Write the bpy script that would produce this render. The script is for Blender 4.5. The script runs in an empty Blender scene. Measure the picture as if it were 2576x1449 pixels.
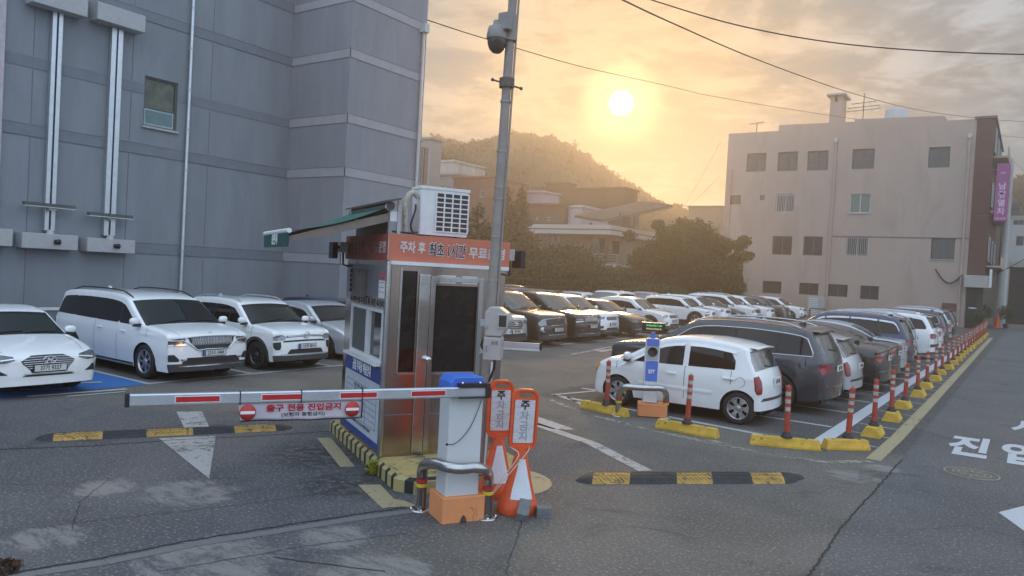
import bpy, bmesh, math, random
import numpy as np
from mathutils import Vector, Matrix
random.seed(7); rng = np.random.default_rng(7)
SC = bpy.context.scene; COL = SC.collection
# ---------- camera: 2.4 m above the lot, x right, y up the side street; rays() turns a photo direction into a world direction
FL, PT, RL, TH, EYE = 1900.0, math.radians(1.2), math.radians(3.1), math.radians(34.5), 2.4
def lot(x, y, z): return Vector((x*math.cos(TH)-y*math.sin(TH), x*math.sin(TH)+y*math.cos(TH), z))
def ray(px, py):
    x = (px-1288)/FL; y = (py-724.5)/FL
    u = x*math.cos(RL)+y*math.sin(RL); v = -x*math.sin(RL)+y*math.cos(RL)
    return lot(u, math.cos(PT)-v*math.sin(PT), -math.sin(PT)-v*math.cos(PT))
def G(px, py, z=0.0):
    v = ray(px, py); t = (z-EYE)/v.z; return Vector((v.x*t, v.y*t, z))
def AX(px, py, X):
    v = ray(px, py); t = X/v.x; return Vector((X, v.y*t, EYE+v.z*t))
def AY(px, py, Y):
    v = ray(px, py); t = Y/v.y; return Vector((v.x*t, Y, EYE+v.z*t))
def D(px, py, d):
    x = (px-1288)/FL; y = (py-724.5)/FL; v = -x*math.sin(RL)+y*math.cos(RL)
    f = math.cos(PT)-v*math.sin(PT); r = ray(px, py)*(d/f); return Vector((r.x, r.y, EYE+r.z))
cd = bpy.data.cameras.new('camera'); cam = bpy.data.objects.new('camera', cd); COL.objects.link(cam)
cd.sensor_width = 36; cd.lens = FL/2576*36; cd.clip_start = 0.1; cd.clip_end = 5000
rt = lot(math.cos(RL), math.sin(RL)*math.sin(PT), math.sin(RL)*math.cos(PT))
up = lot(-math.sin(RL), math.cos(RL)*math.sin(PT), math.cos(RL)*math.cos(PT))
bk = rt.cross(up)
M = Matrix((rt, up, bk)).transposed().to_4x4(); M.translation = (0, 0, EYE); cam.matrix_world = M
SC.camera = cam
SUN = ray(1563, 260).normalized()
SUN_EL = math.asin(SUN.z); SUN_AZ = math.atan2(SUN.x, SUN.y)
SC.view_settings.view_transform = 'Standard'; SC.view_settings.look = 'None'
SC.view_settings.exposure = 0.45; SC.view_settings.gamma = 1.0; SC.view_settings.use_curve_mapping = False
SC.render.film_transparent = False
SC.cycles.max_bounces = 6; SC.cycles.transparent_max_bounces = 24; SC.cycles.volume_bounces = 0
# ---------- sky
wd = bpy.data.worlds.new('World'); SC.world = wd; wd.use_nodes = True
nt = wd.node_tree; nt.nodes.clear()
class NG:
    def __init__(s, t): s.t = t
    def n(s, typ, **kw):
        o = s.t.nodes.new(typ)
        for k, v in kw.items():
            if k.startswith('i_'): o.inputs[k[2:].replace('_', ' ')].default_value = v
            else: setattr(o, k, v)
        return o
    def l(s, a, b): s.t.links.new(a, b)
    def math(s, op, a, b=None, c=None, clamp=False):
        o = s.t.nodes.new('ShaderNodeMath'); o.operation = op; o.use_clamp = clamp
        for i, v in enumerate((a, b, c)):
            if v is None: continue
            if isinstance(v, (int, float)): o.inputs[i].default_value = v
            else: s.l(v, o.inputs[i])
        return o.outputs[0]
    def vmath(s, op, a, b=None):
        o = s.t.nodes.new('ShaderNodeVectorMath'); o.operation = op
        for i, v in enumerate((a, b)):
            if v is None: continue
            if isinstance(v, (tuple, list, Vector)): o.inputs[i].default_value = v
            else: s.l(v, o.inputs[i])
        return o.outputs['Value'] if op in ('DOT_PRODUCT', 'LENGTH', 'DISTANCE') else o.outputs[0]
    def mix(s, f, a, b, mode='MIX'):
        o = s.t.nodes.new('ShaderNodeMix'); o.data_type = 'RGBA'; o.blend_type = mode
        for sock, v in ((o.inputs[0], f), (o.inputs[6], a), (o.inputs[7], b)):
            if isinstance(v, (int, float)): sock.default_value = v
            elif isinstance(v, (tuple, list)): sock.default_value = tuple(v)+((1,) if len(v) == 3 else ())
            else: s.l(v, sock)
        return o.outputs[2]
    def ss(s, v, a, b, lo=0.0, hi=1.0):
        o = s.t.nodes.new('ShaderNodeMapRange'); o.interpolation_type = 'SMOOTHSTEP'
        s.l(v, o.inputs[0]); o.inputs[1].default_value = a; o.inputs[2].default_value = b; o.inputs[3].default_value = lo; o.inputs[4].default_value = hi
        return o.outputs[0]
    def noise(s, vec, scale, detail=4, rough=.5, dist=0.0):
        o = s.t.nodes.new('ShaderNodeTexNoise'); o.inputs['Scale'].default_value = scale; o.inputs['Detail'].default_value = detail
        o.inputs['Roughness'].default_value = rough; o.inputs['Distortion'].default_value = dist
        if vec is not None: s.l(vec, o.inputs['Vector'])
        return o.outputs['Fac']
def sky():
    g = NG(nt)
    tc = g.n('ShaderNodeTexCoord'); d = g.vmath('NORMALIZE', tc.outputs['Generated'])
    sk = g.n('ShaderNodeTexSky', sky_type='NISHITA', sun_disc=False, sun_elevation=SUN_EL, sun_rotation=SUN_AZ, air_density=1.3, dust_density=2.0, ozone_density=1.5)
    dot = g.vmath('DOT_PRODUCT', d, tuple(SUN))
    sep = g.n('ShaderNodeSeparateXYZ'); g.l(d, sep.inputs[0]); z = g.math('MAXIMUM', sep.outputs[2], 0.0)
    k = g.math('DIVIDE', 1.0, g.math('ADD', z, 0.10))
    sc = g.n('ShaderNodeVectorMath', operation='SCALE'); g.l(d, sc.inputs[0]); g.l(k, sc.inputs['Scale'])
    big = g.noise(sc.outputs[0], 0.55, 3, .5, .6); fine = g.noise(sc.outputs[0], 3.2, 9, .62, .5); wisp = g.noise(sc.outputs[0], 9.0, 6, .6, .8)
    cover = g.ss(g.math('ADD', g.math('MULTIPLY', big, .75), g.math('MULTIPLY', fine, .45)), .50, .68)
    near = g.ss(dot, .30, .80); near2 = g.ss(dot, .93, 1.0); near3 = g.ss(dot, .985, 1.0)
    base = g.mix(near, SKY_FAR, SKY_MID); base = g.mix(near2, base, SKY_WARM); base = g.mix(near3, base, SKY_GLOW)
    cloud = g.mix(near, CL_FAR, CL_MID); cloud = g.mix(near2, cloud, CL_WARM)
    tex = g.ss(g.math('ADD', g.math('MULTIPLY', fine, .75), g.math('MULTIPLY', wisp, .25)), .40, .60, .55, 1.30)
    o = g.n('ShaderNodeVectorMath', operation='SCALE'); g.l(cloud, o.inputs[0]); g.l(tex, o.inputs['Scale'])
    c = g.mix(cover, base, o.outputs[0])
    c = g.mix(.022, c, sk.outputs[0])
    disc = g.ss(dot, math.cos(math.radians(.95)), math.cos(math.radians(.50))); h1 = g.math('POWER', g.ss(dot, math.cos(math.radians(5.0)), math.cos(math.radians(.6))), 5.0); h2 = g.ss(dot, math.cos(math.radians(11.0)), 1.0)
    c = g.mix(g.math('MULTIPLY', g.math('MULTIPLY', h2, tex), .32), c, (6.0, 3.8, 1.6)); c = g.mix(g.math('MULTIPLY', h1, .85), c, (14, 10, 4.6)); c = g.mix(disc, c, (160, 150, 120))
    bg = g.n('ShaderNodeBackground'); bg.inputs[1].default_value = 0.10; g.l(c, bg.inputs[0])
    g.l(bg.outputs[0], g.n('ShaderNodeOutputWorld').inputs[0])
SKY_FAR, SKY_MID, SKY_WARM, SKY_GLOW = (7.2, 9.6, 12.8), (1.3, 2.3, 3.1), (1.5, 1.9, 2.1), (3.0, 2.3, 1.4)
CL_FAR, CL_MID, CL_WARM = (8.6, 10.0, 12.2), (2.8, 3.2, 3.6), (4.0, 3.2, 2.2)
sky()
ld = bpy.data.lights.new('sun', 'SUN'); ld.energy = 1.05; ld.angle = math.radians(8.0); ld.color = (1.0, .62, .30)
sun = bpy.data.objects.new('sun', ld); COL.objects.link(sun); sun.rotation_euler = (-SUN).to_track_quat('-Z', 'Y').to_euler()
# ---------- materials
MATS = {}
def mat(name, col, rough=.6, metal=0.0, var=.12, vs=8.0, bump=0.0, bs=60.0, coat=0.0, ior=0, emit=None, est=1.0, spec=.5, stain=None, trans=0.0, c2=None, vscale=None):
    """procedural Principled material: colour varied by two noises, optional bump and a second colour patched in by noise"""
    if name in MATS: return MATS[name]
    m = bpy.data.materials.new(name); m.use_nodes = True; MATS[name] = m
    t = m.node_tree; g = NG(t); b = t.nodes['Principled BSDF']
    tc = g.n('ShaderNodeTexCoord'); v = tc.outputs['Object']
    if vscale:
        mp = g.n('ShaderNodeMapping'); mp.inputs['Scale'].default_value = vscale; g.l(v, mp.inputs[0]); v = mp.outputs[0]
    n1 = g.noise(v, vs, 6, .6)
    lo = tuple(c*(1-var) for c in col); hi = tuple(min(1, c*(1+var)) for c in col)
    c = g.mix(g.ss(n1, .3, .7), lo, hi)
    if c2: c = g.mix(g.ss(g.noise(v, vs*.37, 8, .7, .4), c2[1], c2[1]+c2[2]), c, c2[0])
    if stain: c = g.mix(g.ss(g.noise(v, stain[1], 8, .7, 1.0), stain[2], stain[2]+.08, 0, stain[3]), c, stain[0])
    g.l(c, b.inputs['Base Color'])
    b.inputs['Metallic'].default_value = metal; b.inputs['Specular IOR Level'].default_value = spec; b.inputs['Coat Weight'].default_value = coat
    b.inputs['Coat Roughness'].default_value = .06
    g.l(g.ss(g.noise(v, vs*2.3, 4, .6), .25, .75, max(.02, rough*.85), min(1, rough*1.15)), b.inputs['Roughness'])
    if ior: b.inputs['IOR'].default_value = ior
    if trans: b.inputs['Transmission Weight'].default_value = trans
    if bump:
        bp = g.n('ShaderNodeBump'); bp.inputs['Strength'].default_value = bump; bp.inputs['Distance'].default_value = .02
        g.l(g.noise(v, bs, 5, .6), bp.inputs['Height']); g.l(bp.outputs[0], b.inputs['Normal'])
    if emit: b.inputs['Emission Color'].default_value = (*emit, 1); b.inputs['Emission Strength'].default_value = est
    return m
# ---------- objects
def tag(o, label=None, cat=None, group=None, kind=None):
    if label: o['label'] = label
    if cat: o['category'] = cat
    if group: o['group'] = group
    if kind: o['kind'] = kind
    return o
def thing(name, label, cat, loc=(0, 0, 0), rz=0.0, group=None):
    o = bpy.data.objects.new(name, None); o.empty_display_size = .2; COL.objects.link(o); o.location = loc; o.rotation_euler = (0, 0, rz)
    return tag(o, label, cat, group)
def link(name, me, parent=None):
    o = bpy.data.objects.new(name, me); COL.objects.link(o); o.parent = parent; return o
def dup(o, parent=None):
    c = o.copy(); COL.objects.link(c); c.parent = parent
    for ch in list(o.children): dup(ch, c)
    return c
class MB:
    """collects faces of one mesh"""
    def __init__(s): s.v = []; s.f = []; s.mi = []; s.sm = []; s.M = None
    def add(s, vs, fs, mi=0, smooth=False):
        b = len(s.v)
        for p in vs: s.v.append(tuple(s.M @ Vector(p)) if s.M is not None else tuple(p))
        for f in fs: s.f.append([b+i for i in f]); s.mi.append(mi); s.sm.append(smooth)
        return s
    def box(s, x0, x1, y0, y1, z0, z1, mi=0, taper=0.0):
        a = taper
        vs = [(x0, y0, z0), (x1, y0, z0), (x1, y1, z0), (x0, y1, z0), (x0+a, y0+a, z1), (x1-a, y0+a, z1), (x1-a, y1-a, z1), (x0+a, y1-a, z1)]
        return s.add(vs, [(0, 3, 2, 1), (4, 5, 6, 7), (0, 1, 5, 4), (1, 2, 6, 5), (2, 3, 7, 6), (3, 0, 4, 7)], mi)
    def cbox(s, c, sz, mi=0, taper=0.0):
        return s.box(c[0]-sz[0]/2, c[0]+sz[0]/2, c[1]-sz[1]/2, c[1]+sz[1]/2, c[2]-sz[2]/2, c[2]+sz[2]/2, mi, taper)
    def rbox(s, c, sz, r=.02, mi=0, n=3):
        """box with its four upright edges and top rounded"""
        hx, hy = sz[0]/2, sz[1]/2; pts = []
        for q, (sx, sy) in enumerate(((1, 1), (-1, 1), (-1, -1), (1, -1))):
            for k in range(n+1):
                a = math.radians(90*q+90*k/n); pts.append((sx*(hx-r)+r*math.cos(a), sy*(hy-r)+r*math.sin(a)))
        z0, z1 = c[2]-sz[2]/2, c[2]+sz[2]/2; N = len(pts); rings = []
        lv = [(z0, 0)]+[(z1-r+r*math.sin(math.radians(90*k/n)), r-r*math.cos(math.radians(90*k/n))) for k in range(n+1)]
        vs = [(c[0]+x*(1-i/hx), c[1]+y*(1-i/hy), z) for z, i in lv for x, y in pts]
        fs = [(a*N+k, a*N+(k+1) % N, (a+1)*N+(k+1) % N, (a+1)*N+k) for a in range(len(lv)-1) for k in range(N)]
        fs += [list(range(N))[::-1], [(len(lv)-1)*N+k for k in range(N)]]
        return s.add(vs, fs, mi)
    def prism(s, poly, axis, a, b, mi=0):
        """polygon in the two other axes, extruded a..b along axis"""
        n = len(poly)
        def P(p, h): return (h, p[0], p[1]) if axis == 0 else (p[0], h, p[1]) if axis == 1 else (p[0], p[1], h)
        vs = [P(p, a) for p in poly]+[P(p, b) for p in poly]
        return s.add(vs, [list(range(n))[::-1], [n+k for k in range(n)]]+[(k, (k+1) % n, n+(k+1) % n, n+k) for k in range(n)], mi)
    def tube(s, pts, r, n=8, mi=0, smooth=True, caps=True):
        pts = [Vector(p) for p in pts]; m = len(pts); rr = r if isinstance(r, (list, tuple)) else [r]*m
        vs = []; prev = None
        for i in range(m):
            t = (pts[min(i+1, m-1)]-pts[max(i-1, 0)]).normalized()
            if prev is None: prev = t.orthogonal().normalized()
            prev = (prev-t*prev.dot(t)).normalized(); w = t.cross(prev)
            for k in range(n):
                a = 2*math.pi*k/n; vs.append(pts[i]+(prev*math.cos(a)+w*math.sin(a))*rr[i])
        fs = [(i*n+k, i*n+(k+1) % n, (i+1)*n+(k+1) % n, (i+1)*n+k) for i in range(m-1) for k in range(n)]
        s.add(vs, fs, mi, smooth)
        if caps: s.add(vs[:n], [list(range(n))[::-1]], mi); s.add(vs[-n:], [list(range(n))], mi)
        return s
    def lathe(s, prof, c=(0, 0, 0), axis=2, n=24, mi=0, smooth=True):
        """prof [(r, h)] turned round an axis through c; mi may be a list, one per ring"""
        vs = []
        for r, h in prof:
            for k in range(n):
                a = 2*math.pi*k/n; p = (r*math.cos(a), r*math.sin(a), h)
                if axis == 1: p = (p[0], h, p[1])
                if axis == 0: p = (h, p[0], p[1])
                vs.append((p[0]+c[0], p[1]+c[1], p[2]+c[2]))
        for i in range(len(prof)-1):
            b = [(i*n+k, i*n+(k+1) % n, (i+1)*n+(k+1) % n, (i+1)*n+k) for k in range(n)]
            if i == 0: base = len(s.v); s.add(vs, b, mi[i] if isinstance(mi, list) else mi, smooth)
            else:
                for f in b: s.f.append([base+q for q in f]); s.mi.append(mi[i] if isinstance(mi, list) else mi); s.sm.append(smooth)
        return s
    def grid(s, P, mi=0, smooth=True, wrap=False):
        """P[i][j] points"""
        r = len(P); c = len(P[0]); vs = [p for row in P for p in row]
        return s.add(vs, [(i*c+j, i*c+j+1, (i+1)*c+j+1, (i+1)*c+j) for i in range(r-1) for j in range(c-1)], mi, smooth)
    def ball(s, c, r, n=10, m=7, mi=0, sq=(1, 1, 1), pw=1.0):
        e = lambda v: math.copysign(abs(v)**pw, v)
        P = []
        for i in range(m+1):
            th = math.pi*i/m; row = []
            for k in range(n+1):
                a = 2*math.pi*(k % n)/n; row.append((c[0]+r*sq[0]*e(math.sin(th))*e(math.cos(a)), c[1]+r*sq[1]*e(math.sin(th))*e(math.sin(a)), c[2]+r*sq[2]*e(math.cos(th))))
            P.append(row)
        return s.grid(P, mi)
    def mesh(s, name, mats):
        me = bpy.data.meshes.new(name); me.from_pydata([tuple(p) for p in s.v], [], s.f)
        for m in (mats if isinstance(mats, (list, tuple)) else [mats]): me.materials.append(m)
        me.polygons.foreach_set('material_index', s.mi); me.polygons.foreach_set('use_smooth', s.sm); me.update(); return me
    def obj(s, name, mats, parent=None, fix=True, bevel=0.0):
        me = s.mesh(name, mats)
        if fix or bevel:
            bm = bmesh.new(); bm.from_mesh(me)
            if fix: bmesh.ops.recalc_face_normals(bm, faces=bm.faces)
            bm.to_mesh(me); bm.free()
        o = link(name, me, parent)
        if bevel:
            b = o.modifiers.new('bevel', 'BEVEL'); b.width = bevel; b.segments = 2; b.limit_method = 'ANGLE'; b.angle_limit = math.radians(40)
        return o
_dg = None
def text(body, size, m, parent=None, name='lettering', loc=(0, 0, 0), right=(1, 0, 0), upv=(0, 0, 1), ext=.002, bold=.0, align='CENTER', sx=1.0, space=1.0):
    c = bpy.data.curves.new(name, 'FONT'); c.body = body; c.size = size; c.extrude = ext; c.align_x = align; c.align_y = 'CENTER'; c.offset = bold*size; c.resolution_u = 3; c.space_character = space
    o = bpy.data.objects.new(name, c); COL.objects.link(o); dg = bpy.context.evaluated_depsgraph_get()
    me = bpy.data.meshes.new_from_object(o.evaluated_get(dg)); COL.objects.unlink(o); bpy.data.objects.remove(o)
    me.materials.clear(); me.materials.append(m)
    r = Vector(right).normalized(); u = Vector(upv).normalized(); nn = r.cross(u)
    T = Matrix((r*sx, u, nn)).transposed().to_4x4(); T.translation = Vector(loc); me.transform(T)
    return link(name, me, parent)
# ---------- common materials
m_black = mat('black_plastic', (.018, .018, .02), .5, var=.2)
m_rubber = mat('tyre_rubber', (.02, .02, .021), .8, var=.2, vs=30)
m_chrome = mat('chrome', (.75, .76, .78), .16, 1.0, var=.05)
m_steel = mat('stainless_steel', (.55, .54, .53), .22, 1.0, var=.10, vs=3, stain=((.25, .2, .16), 6, .62, .5))
m_pipe = mat('polished_pipe', (.50, .49, .48), .2, 1.0, var=.12, vs=7)
m_white = mat('white_paint', (.74, .75, .76), .45, var=.05)
m_alu = mat('aluminium', (.62, .66, .70), .38, .85, var=.06)
m_red = mat('red_vinyl', (.50, .02, .025), .4)
m_ink = mat('black_ink', (.02, .02, .025), .6)
m_whiteink = mat('white_ink', (.85, .85, .85), .5, var=.03)
m_redink = mat('red_ink', (.62, .03, .05), .5)
m_orange = mat('orange_plastic', (.72, .105, .03), .45, var=.12, vs=5, stain=((.28, .10, .06), 9, .62, .6))
m_dark = mat('dark_void', (.012, .012, .014), .7)
# ---------- ground
def ground():
    m = bpy.data.materials.new('asphalt'); m.use_nodes = True; MATS['asphalt'] = m
    g = NG(m.node_tree); b = m.node_tree.nodes['Principled BSDF']
    geo = g.n('ShaderNodeNewGeometry'); p = geo.outputs['Position']
    fine = g.noise(p, 95, 3, .7); mid = g.noise(p, 9, 5, .65); big = g.noise(p, .55, 5, .6, .5); spk = g.noise(p, 30, 3, .7)
    sep = g.n('ShaderNodeSeparateXYZ'); g.l(p, sep.inputs[0]); X, Y = sep.outputs[0], sep.outputs[1]
    lotc = g.mix(g.ss(big, .35, .65), (.122, .111, .097), (.168, .153, .134))
    lane = g.mix(g.ss(big, .35, .65), (.090, .093, .100), (.130, .131, .134))      # older smoother surface on the exit lane
    road = g.mix(g.ss(big, .35, .65), (.104, .105, .106), (.130, .131, .130))      # side street
    # the exit lane: region left of the island, nearer than the seam
    isl = g.math('ADD', X, g.math('MULTIPLY', g.noise(p, 2.5, 4, .6), .5))
    lm = g.ss(isl, -4.55, -4.1, 1, 0)
    near = g.ss(g.math('ADD', g.math('MULTIPLY', X, -.466), g.math('MULTIPLY', Y, .885)), 10.6, 11.2, 1, 0)
    c = g.mix(g.math('MULTIPLY', lm, near), lotc, lane)
    by = g.math('MULTIPLY', g.ss(X, -8.1, -7.9), g.ss(g.math('ADD', Y, g.math('MULTIPLY', mid, .3)), 12.6, 12.9)); c = g.mix(g.math('MULTIPLY', by, .75), c, (.058, .059, .061))      # darker tone under the right row of cars
    rm = g.ss(X, -1.44, -1.40); c = g.mix(rm, c, road)
    # aggregate speckle, stronger on the lot
    sp = g.ss(spk, .52, .66); c = g.mix(g.math('MULTIPLY', sp, .7), c, (.36, .345, .315))
    c = g.mix(g.ss(fine, .5, .66, 0, .6), c, (.035, .035, .037))
    # pale dusty wear with a shape of its own, where wheels and water scrape the exit lane and the corner
    def blob(cx, cy, r):
        d = g.vmath('DISTANCE', p, (cx, cy, 0)); return g.ss(d, r*.35, r, 1, 0)
    tot = None
    for q in ((-6.9, 4.5, .75), (-7.6, 4.0, .5), (-5.2, 3.6, .9), (-4.9, 4.6, .5), (-3.6, 3.9, .9), (-6.6, 3.0, .5), (-1.75, 10.6, .55), (-1.55, 11.4, .4), (-4.1, 4.3, .7), (-4.4, 2.9, 1.0)):
        k = blob(*q); tot = k if tot is None else g.math('MAXIMUM', tot, k)
    mpw = g.n('ShaderNodeMapping'); mpw.inputs['Rotation'].default_value = (0, 0, math.radians(28)); mpw.inputs['Scale'].default_value = (.55, 1.5, 1); g.l(p, mpw.inputs[0])
    wear = g.ss(g.math('ADD', g.math('ADD', g.math('MULTIPLY', g.noise(mpw.outputs[0], 4.2, 12, .82, .3), .8), g.math('MULTIPLY', fine, .2)), g.math('MULTIPLY', tot, .22)), .62, .76)
    c = g.mix(g.math('MULTIPLY', wear, .85), c, (.29, .275, .25))
    # dark oil marks
    oil = g.ss(g.noise(p, .9, 8, .72, .8), .54, .68, 0, .55); c = g.mix(oil, c, (.045, .046, .05))
    # damp grime along the kerb of the island
    gr = g.math('MULTIPLY', blob(-7.1, 6.55, 1.1), g.ss(mid, .35, .6)); gr = g.math('MAXIMUM', gr, g.math('MULTIPLY', blob(-6.0, 5.8, .8), g.ss(mid, .35, .6)))
    c = g.mix(g.math('MULTIPLY', gr, .8), c, (.035, .032, .027))
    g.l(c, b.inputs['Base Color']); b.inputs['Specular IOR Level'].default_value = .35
    g.l(g.ss(fine, .3, .7, .72, .92), b.inputs['Roughness'])
    bp = g.n('ShaderNodeBump'); bp.inputs['Strength'].default_value = .7; bp.inputs['Distance'].default_value = .015
    h = g.math('ADD', fine, g.math('MULTIPLY', spk, 1.3)); g.l(h, bp.inputs['Height']); g.l(bp.outputs[0], b.inputs['Normal'])
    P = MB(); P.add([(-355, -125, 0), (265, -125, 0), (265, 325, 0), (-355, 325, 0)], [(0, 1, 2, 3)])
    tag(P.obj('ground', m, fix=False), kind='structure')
ground()
def paintmat(name, col, worn, scale=14, soft=.10):
    m = bpy.data.materials.new(name); m.use_nodes = True; g = NG(m.node_tree); b = m.node_tree.nodes['Principled BSDF']
    geo = g.n('ShaderNodeNewGeometry'); p = geo.outputs['Position']
    n = g.math('ADD', g.math('MULTIPLY', g.noise(p, scale, 8, .8), .6), g.math('MULTIPLY', g.noise(p, scale*.15, 4, .6), .4))
    k = g.ss(n, worn, worn+soft)
    tr = g.n('ShaderNodeBsdfTransparent'); mx = g.n('ShaderNodeMixShader')
    c = g.mix(g.ss(g.noise(p, 60, 4, .7), .35, .7), tuple(x*.8 for x in col), col); g.l(c, b.inputs['Base Color']); b.inputs['Roughness'].default_value = .7
    g.l(k, mx.inputs[0]); g.l(b.outputs[0], mx.inputs[1]); g.l(tr.outputs[0], mx.inputs[2])
    g.l(mx.outputs[0], m.node_tree.nodes['Material Output'].inputs[0]); return m
p_white = paintmat('white_road_paint', (.50, .51, .52), .56)
p_new = paintmat('fresh_white_road_paint', (.55, .57, .60), .66)
p_yellow = paintmat('yellow_road_paint', (.40, .34, .20), .55)
p_blue = paintmat('blue_road_paint', (.03, .17, .50), .62)
p_worn = paintmat('worn_white_road_paint', (.42, .42, .41), .50, 9, .12)
class Sheet:
    def __init__(s): s.m = MB()
    def poly(s, pts, z=.004): n = len(pts); s.m.add([(p[0], p[1], z) for p in pts], [list(range(n))]); return s
    def line(s, a, b, w, z=.004):
        a = Vector((a[0], a[1])); b = Vector((b[0], b[1])); t = (b-a).normalized(); n = Vector((-t.y, t.x))*w/2
        return s.poly([a-n, b-n, b+n, a+n], z)
    def path(s, pts, w, z=.004):
        for a, b in zip(pts, pts[1:]): s.line(a, b, w, z)
        return s
    def out(s, name, m): return tag(s.m.obj(name, m, fix=False), kind='structure')
def up_fix(o): return o
# left and middle row of bays
s = Sheet(); s.line((-13.18, -2), (-13.18, 3.6), .11)
for a, b in ((3.6, 17.2), (17.2, 28), (28, 56)): s.line((-13.18-.004*a, a), (-13.18-.004*b, b), .11)
for y in [5.1, 7.65, 9.9, 12.1, 14.5, 18.95, 21.2, 23.55, 25.9, 28.3, 30.7, 33.1, 35.5, 37.9, 40.3, 42.7, 45.1, 47.5, 49.9]: s.line((-13.25, y), (-18.0, y), .10)
s.out('bay_line', p_white)
s = Sheet(); s.poly([(-13.14, 5.15), (-13.14, 7.58), (-18, 7.58), (-18, 5.15)], .006)
s.out('disabled_bay_paint', p_blue)
s = Sheet()
for c in ((-13.65, 5.9), (-14.0, 6.6)): s.line((c[0]-.25, c[1]-.55), (c[0]+.22, c[1]+.5), .12, .010).line((c[0]-.5, c[1]), (c[0]-.1, c[1]+.3), .1, .010)
s.line((-13.05, 5.55), (-12.85, 7.05), .12, .010); s.line((-12.72, 6.0), (-12.62, 6.9), .07, .010)
s.out('disabled_bay_symbol', p_white)
# right row: thick stripe, bay dividers, hatched strip, yellow edge
s = Sheet(); s.line((-2.60, 12.3), (-2.52, 56), .24)
s.out('bay_end_stripe', p_new)
s = Sheet()
for k in range(22): s.line((-2.75, 14.07+1.92*k), (-7.8, 14.20+1.92*k), .10)
s.line((-7.75, 12.9), (-2.7, 12.25), .11)
s.out('bay_divider_line', p_white)
s = Sheet()
for k in range(44): s.line((-1.80, 12.85+.98*k), (-2.45, 12.95+.98*k), .07)
s.line((-7.75, 12.9), (-7.3, 14.6), .10).line((-7.72, 12.9), (-6.9, 12.55), .09).line((-7.4, 12.9), (-6.6, 12.2), .07)
s.out('hatched_strip_line', p_worn)
s = Sheet(); s.path([(-1.73, 11.85), (-1.70, 14), (-1.72, 20), (-1.86, 54)], .20)
s.out('yellow_edge_line', p_yellow)
s = Sheet(); s.path([(-7.5, 12.35), (-6.3, 11.65), (-5.0, 11.25), (-3.9, 11.08), (-2.9, 10.98), (-2.2, 11.15), (-1.75, 11.72)], .14)
s.path([(-4.3, 11.5), (-3.6, 11.1)], .10)
s.out('worn_edge_line', paintmat('faded_yellow_white_paint', (.36, .33, .25), .47, 7, .10))
# arrows and lane lines
s = Sheet(); s.path([(-6.5, 10.2), (-5.1, 9.65), (-3.85, 8.78)], .20).poly([(-6.75, 10.75), (-5.7, 10.28), (-6.0, 10.05), (-6.55, 10.2)])
s.out('entry_lane_line', p_worn)
s = Sheet(); s.poly([(-9.2, 5.5), (-8.86, 6.1), (-7.17, 4.88)]); s.poly([(-10.6, 6.6), (-9.4, 6.0), (-9.2, 6.25), (-10.4, 6.9)])
s.out('exit_lane_arrow', p_worn)
s = Sheet()
for c in (20.0, 29, 38): s.line((-11.4, c), (-11.9, c+3.6), .13).poly([(-11.2, c+1.6), (-11.42, c+3.1), (-11.62, c+1.8)])
s.out('aisle_arrow', p_worn)
s = Sheet(); s.poly([(-5.9, 5.84), (-5.74, 6.02), (-5.06, 5.62), (-5.16, 5.45)]); s.poly([(-5.30, 5.75), (-5.05, 5.62), (-4.92, 5.74), (-5.15, 5.78)])
s.poly([(-7.9, 7.0), (-7.78, 7.14), (-6.47, 6.34), (-6.57, 6.2)])
s.out('yellow_kerb_dash', p_yellow)
# stencilled street words and arrow, readable up the street (+Y)
m_sten = paintmat('stencil_white', (.55, .57, .60), .70)
for body, cx, cy in (('진', -.70, 14.25), ('입', .02, 14.2), ('사', .10, 17.3)):
    o = text(body, 1.0, m_sten, name='street_stencil', bold=.038, ext=0, right=(1, 0, 0), upv=(0, 1, 0))
    me = o.data; co = np.array([v.co[:] for v in me.vertices]); lo, hi = co.min(0), co.max(0)
    for v in me.vertices:
        v.co.x = cx+((v.co.x-lo[0])/(hi[0]-lo[0])-.5)*.56; v.co.y = cy+((v.co.y-lo[1])/(hi[1]-lo[1])-.5)*1.9; v.co.z = .005
    tag(o, kind='structure')
s = Sheet(); s.poly([(-.17, 10.12), (.10, 9.45), (.10, 10.75)]); s.line((.1, 10.1), (1.6, 10.1), .3); s.out('street_arrow', m_sten)
# cracks, saw cuts and the concrete gutter strip
m_crack = mat('crack_filler', (.028, .028, .029), .9)
def wob(pts, amp, step=.12):
    out = []
    for a, b in zip(pts, pts[1:]):
        a = Vector(a); b = Vector(b); L = (b-a).length; n = max(2, int(L/step)); t = (b-a)/L; q = Vector((-t.y, t.x)); step = .05
        for k in range(n): out.append(a+(b-a)*k/n+q*random.uniform(-amp, amp))
    out.append(Vector(pts[-1])); return out
s = Sheet()
s.path(wob([(-1.38, 4.5), (-1.4, 6.66), (-1.45, 8.19), (-1.42, 10.6), (-1.41, 12.2)], .012), .020, .0052)
s.path(wob([(-6.03, 2.2), (-6.01, 2.59), (-5.86, 3.02), (-5.72, 3.66), (-5.51, 4.29), (-5.29, 4.91), (-5.01, 5.64)], .008), .018, .0052)
s.path(wob([(-10.6, 2.5), (-9.83, 3.92), (-9.33, 4.75), (-8.99, 5.58), (-8.54, 6.44), (-8.04, 7.53)], .008), .020, .0052)
s.path(wob([(-4.9, 3.95), (-4.35, 4.2), (-4.05, 4.35)], .006), .011, .0052)
s.path(wob([(-7.9, 4.2), (-7.3, 3.6), (-6.6, 3.2)], .01), .006, .0052); s.path(wob([(-8.3, 3.4), (-7.5, 4.4)], .01), .006, .0052)
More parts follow.
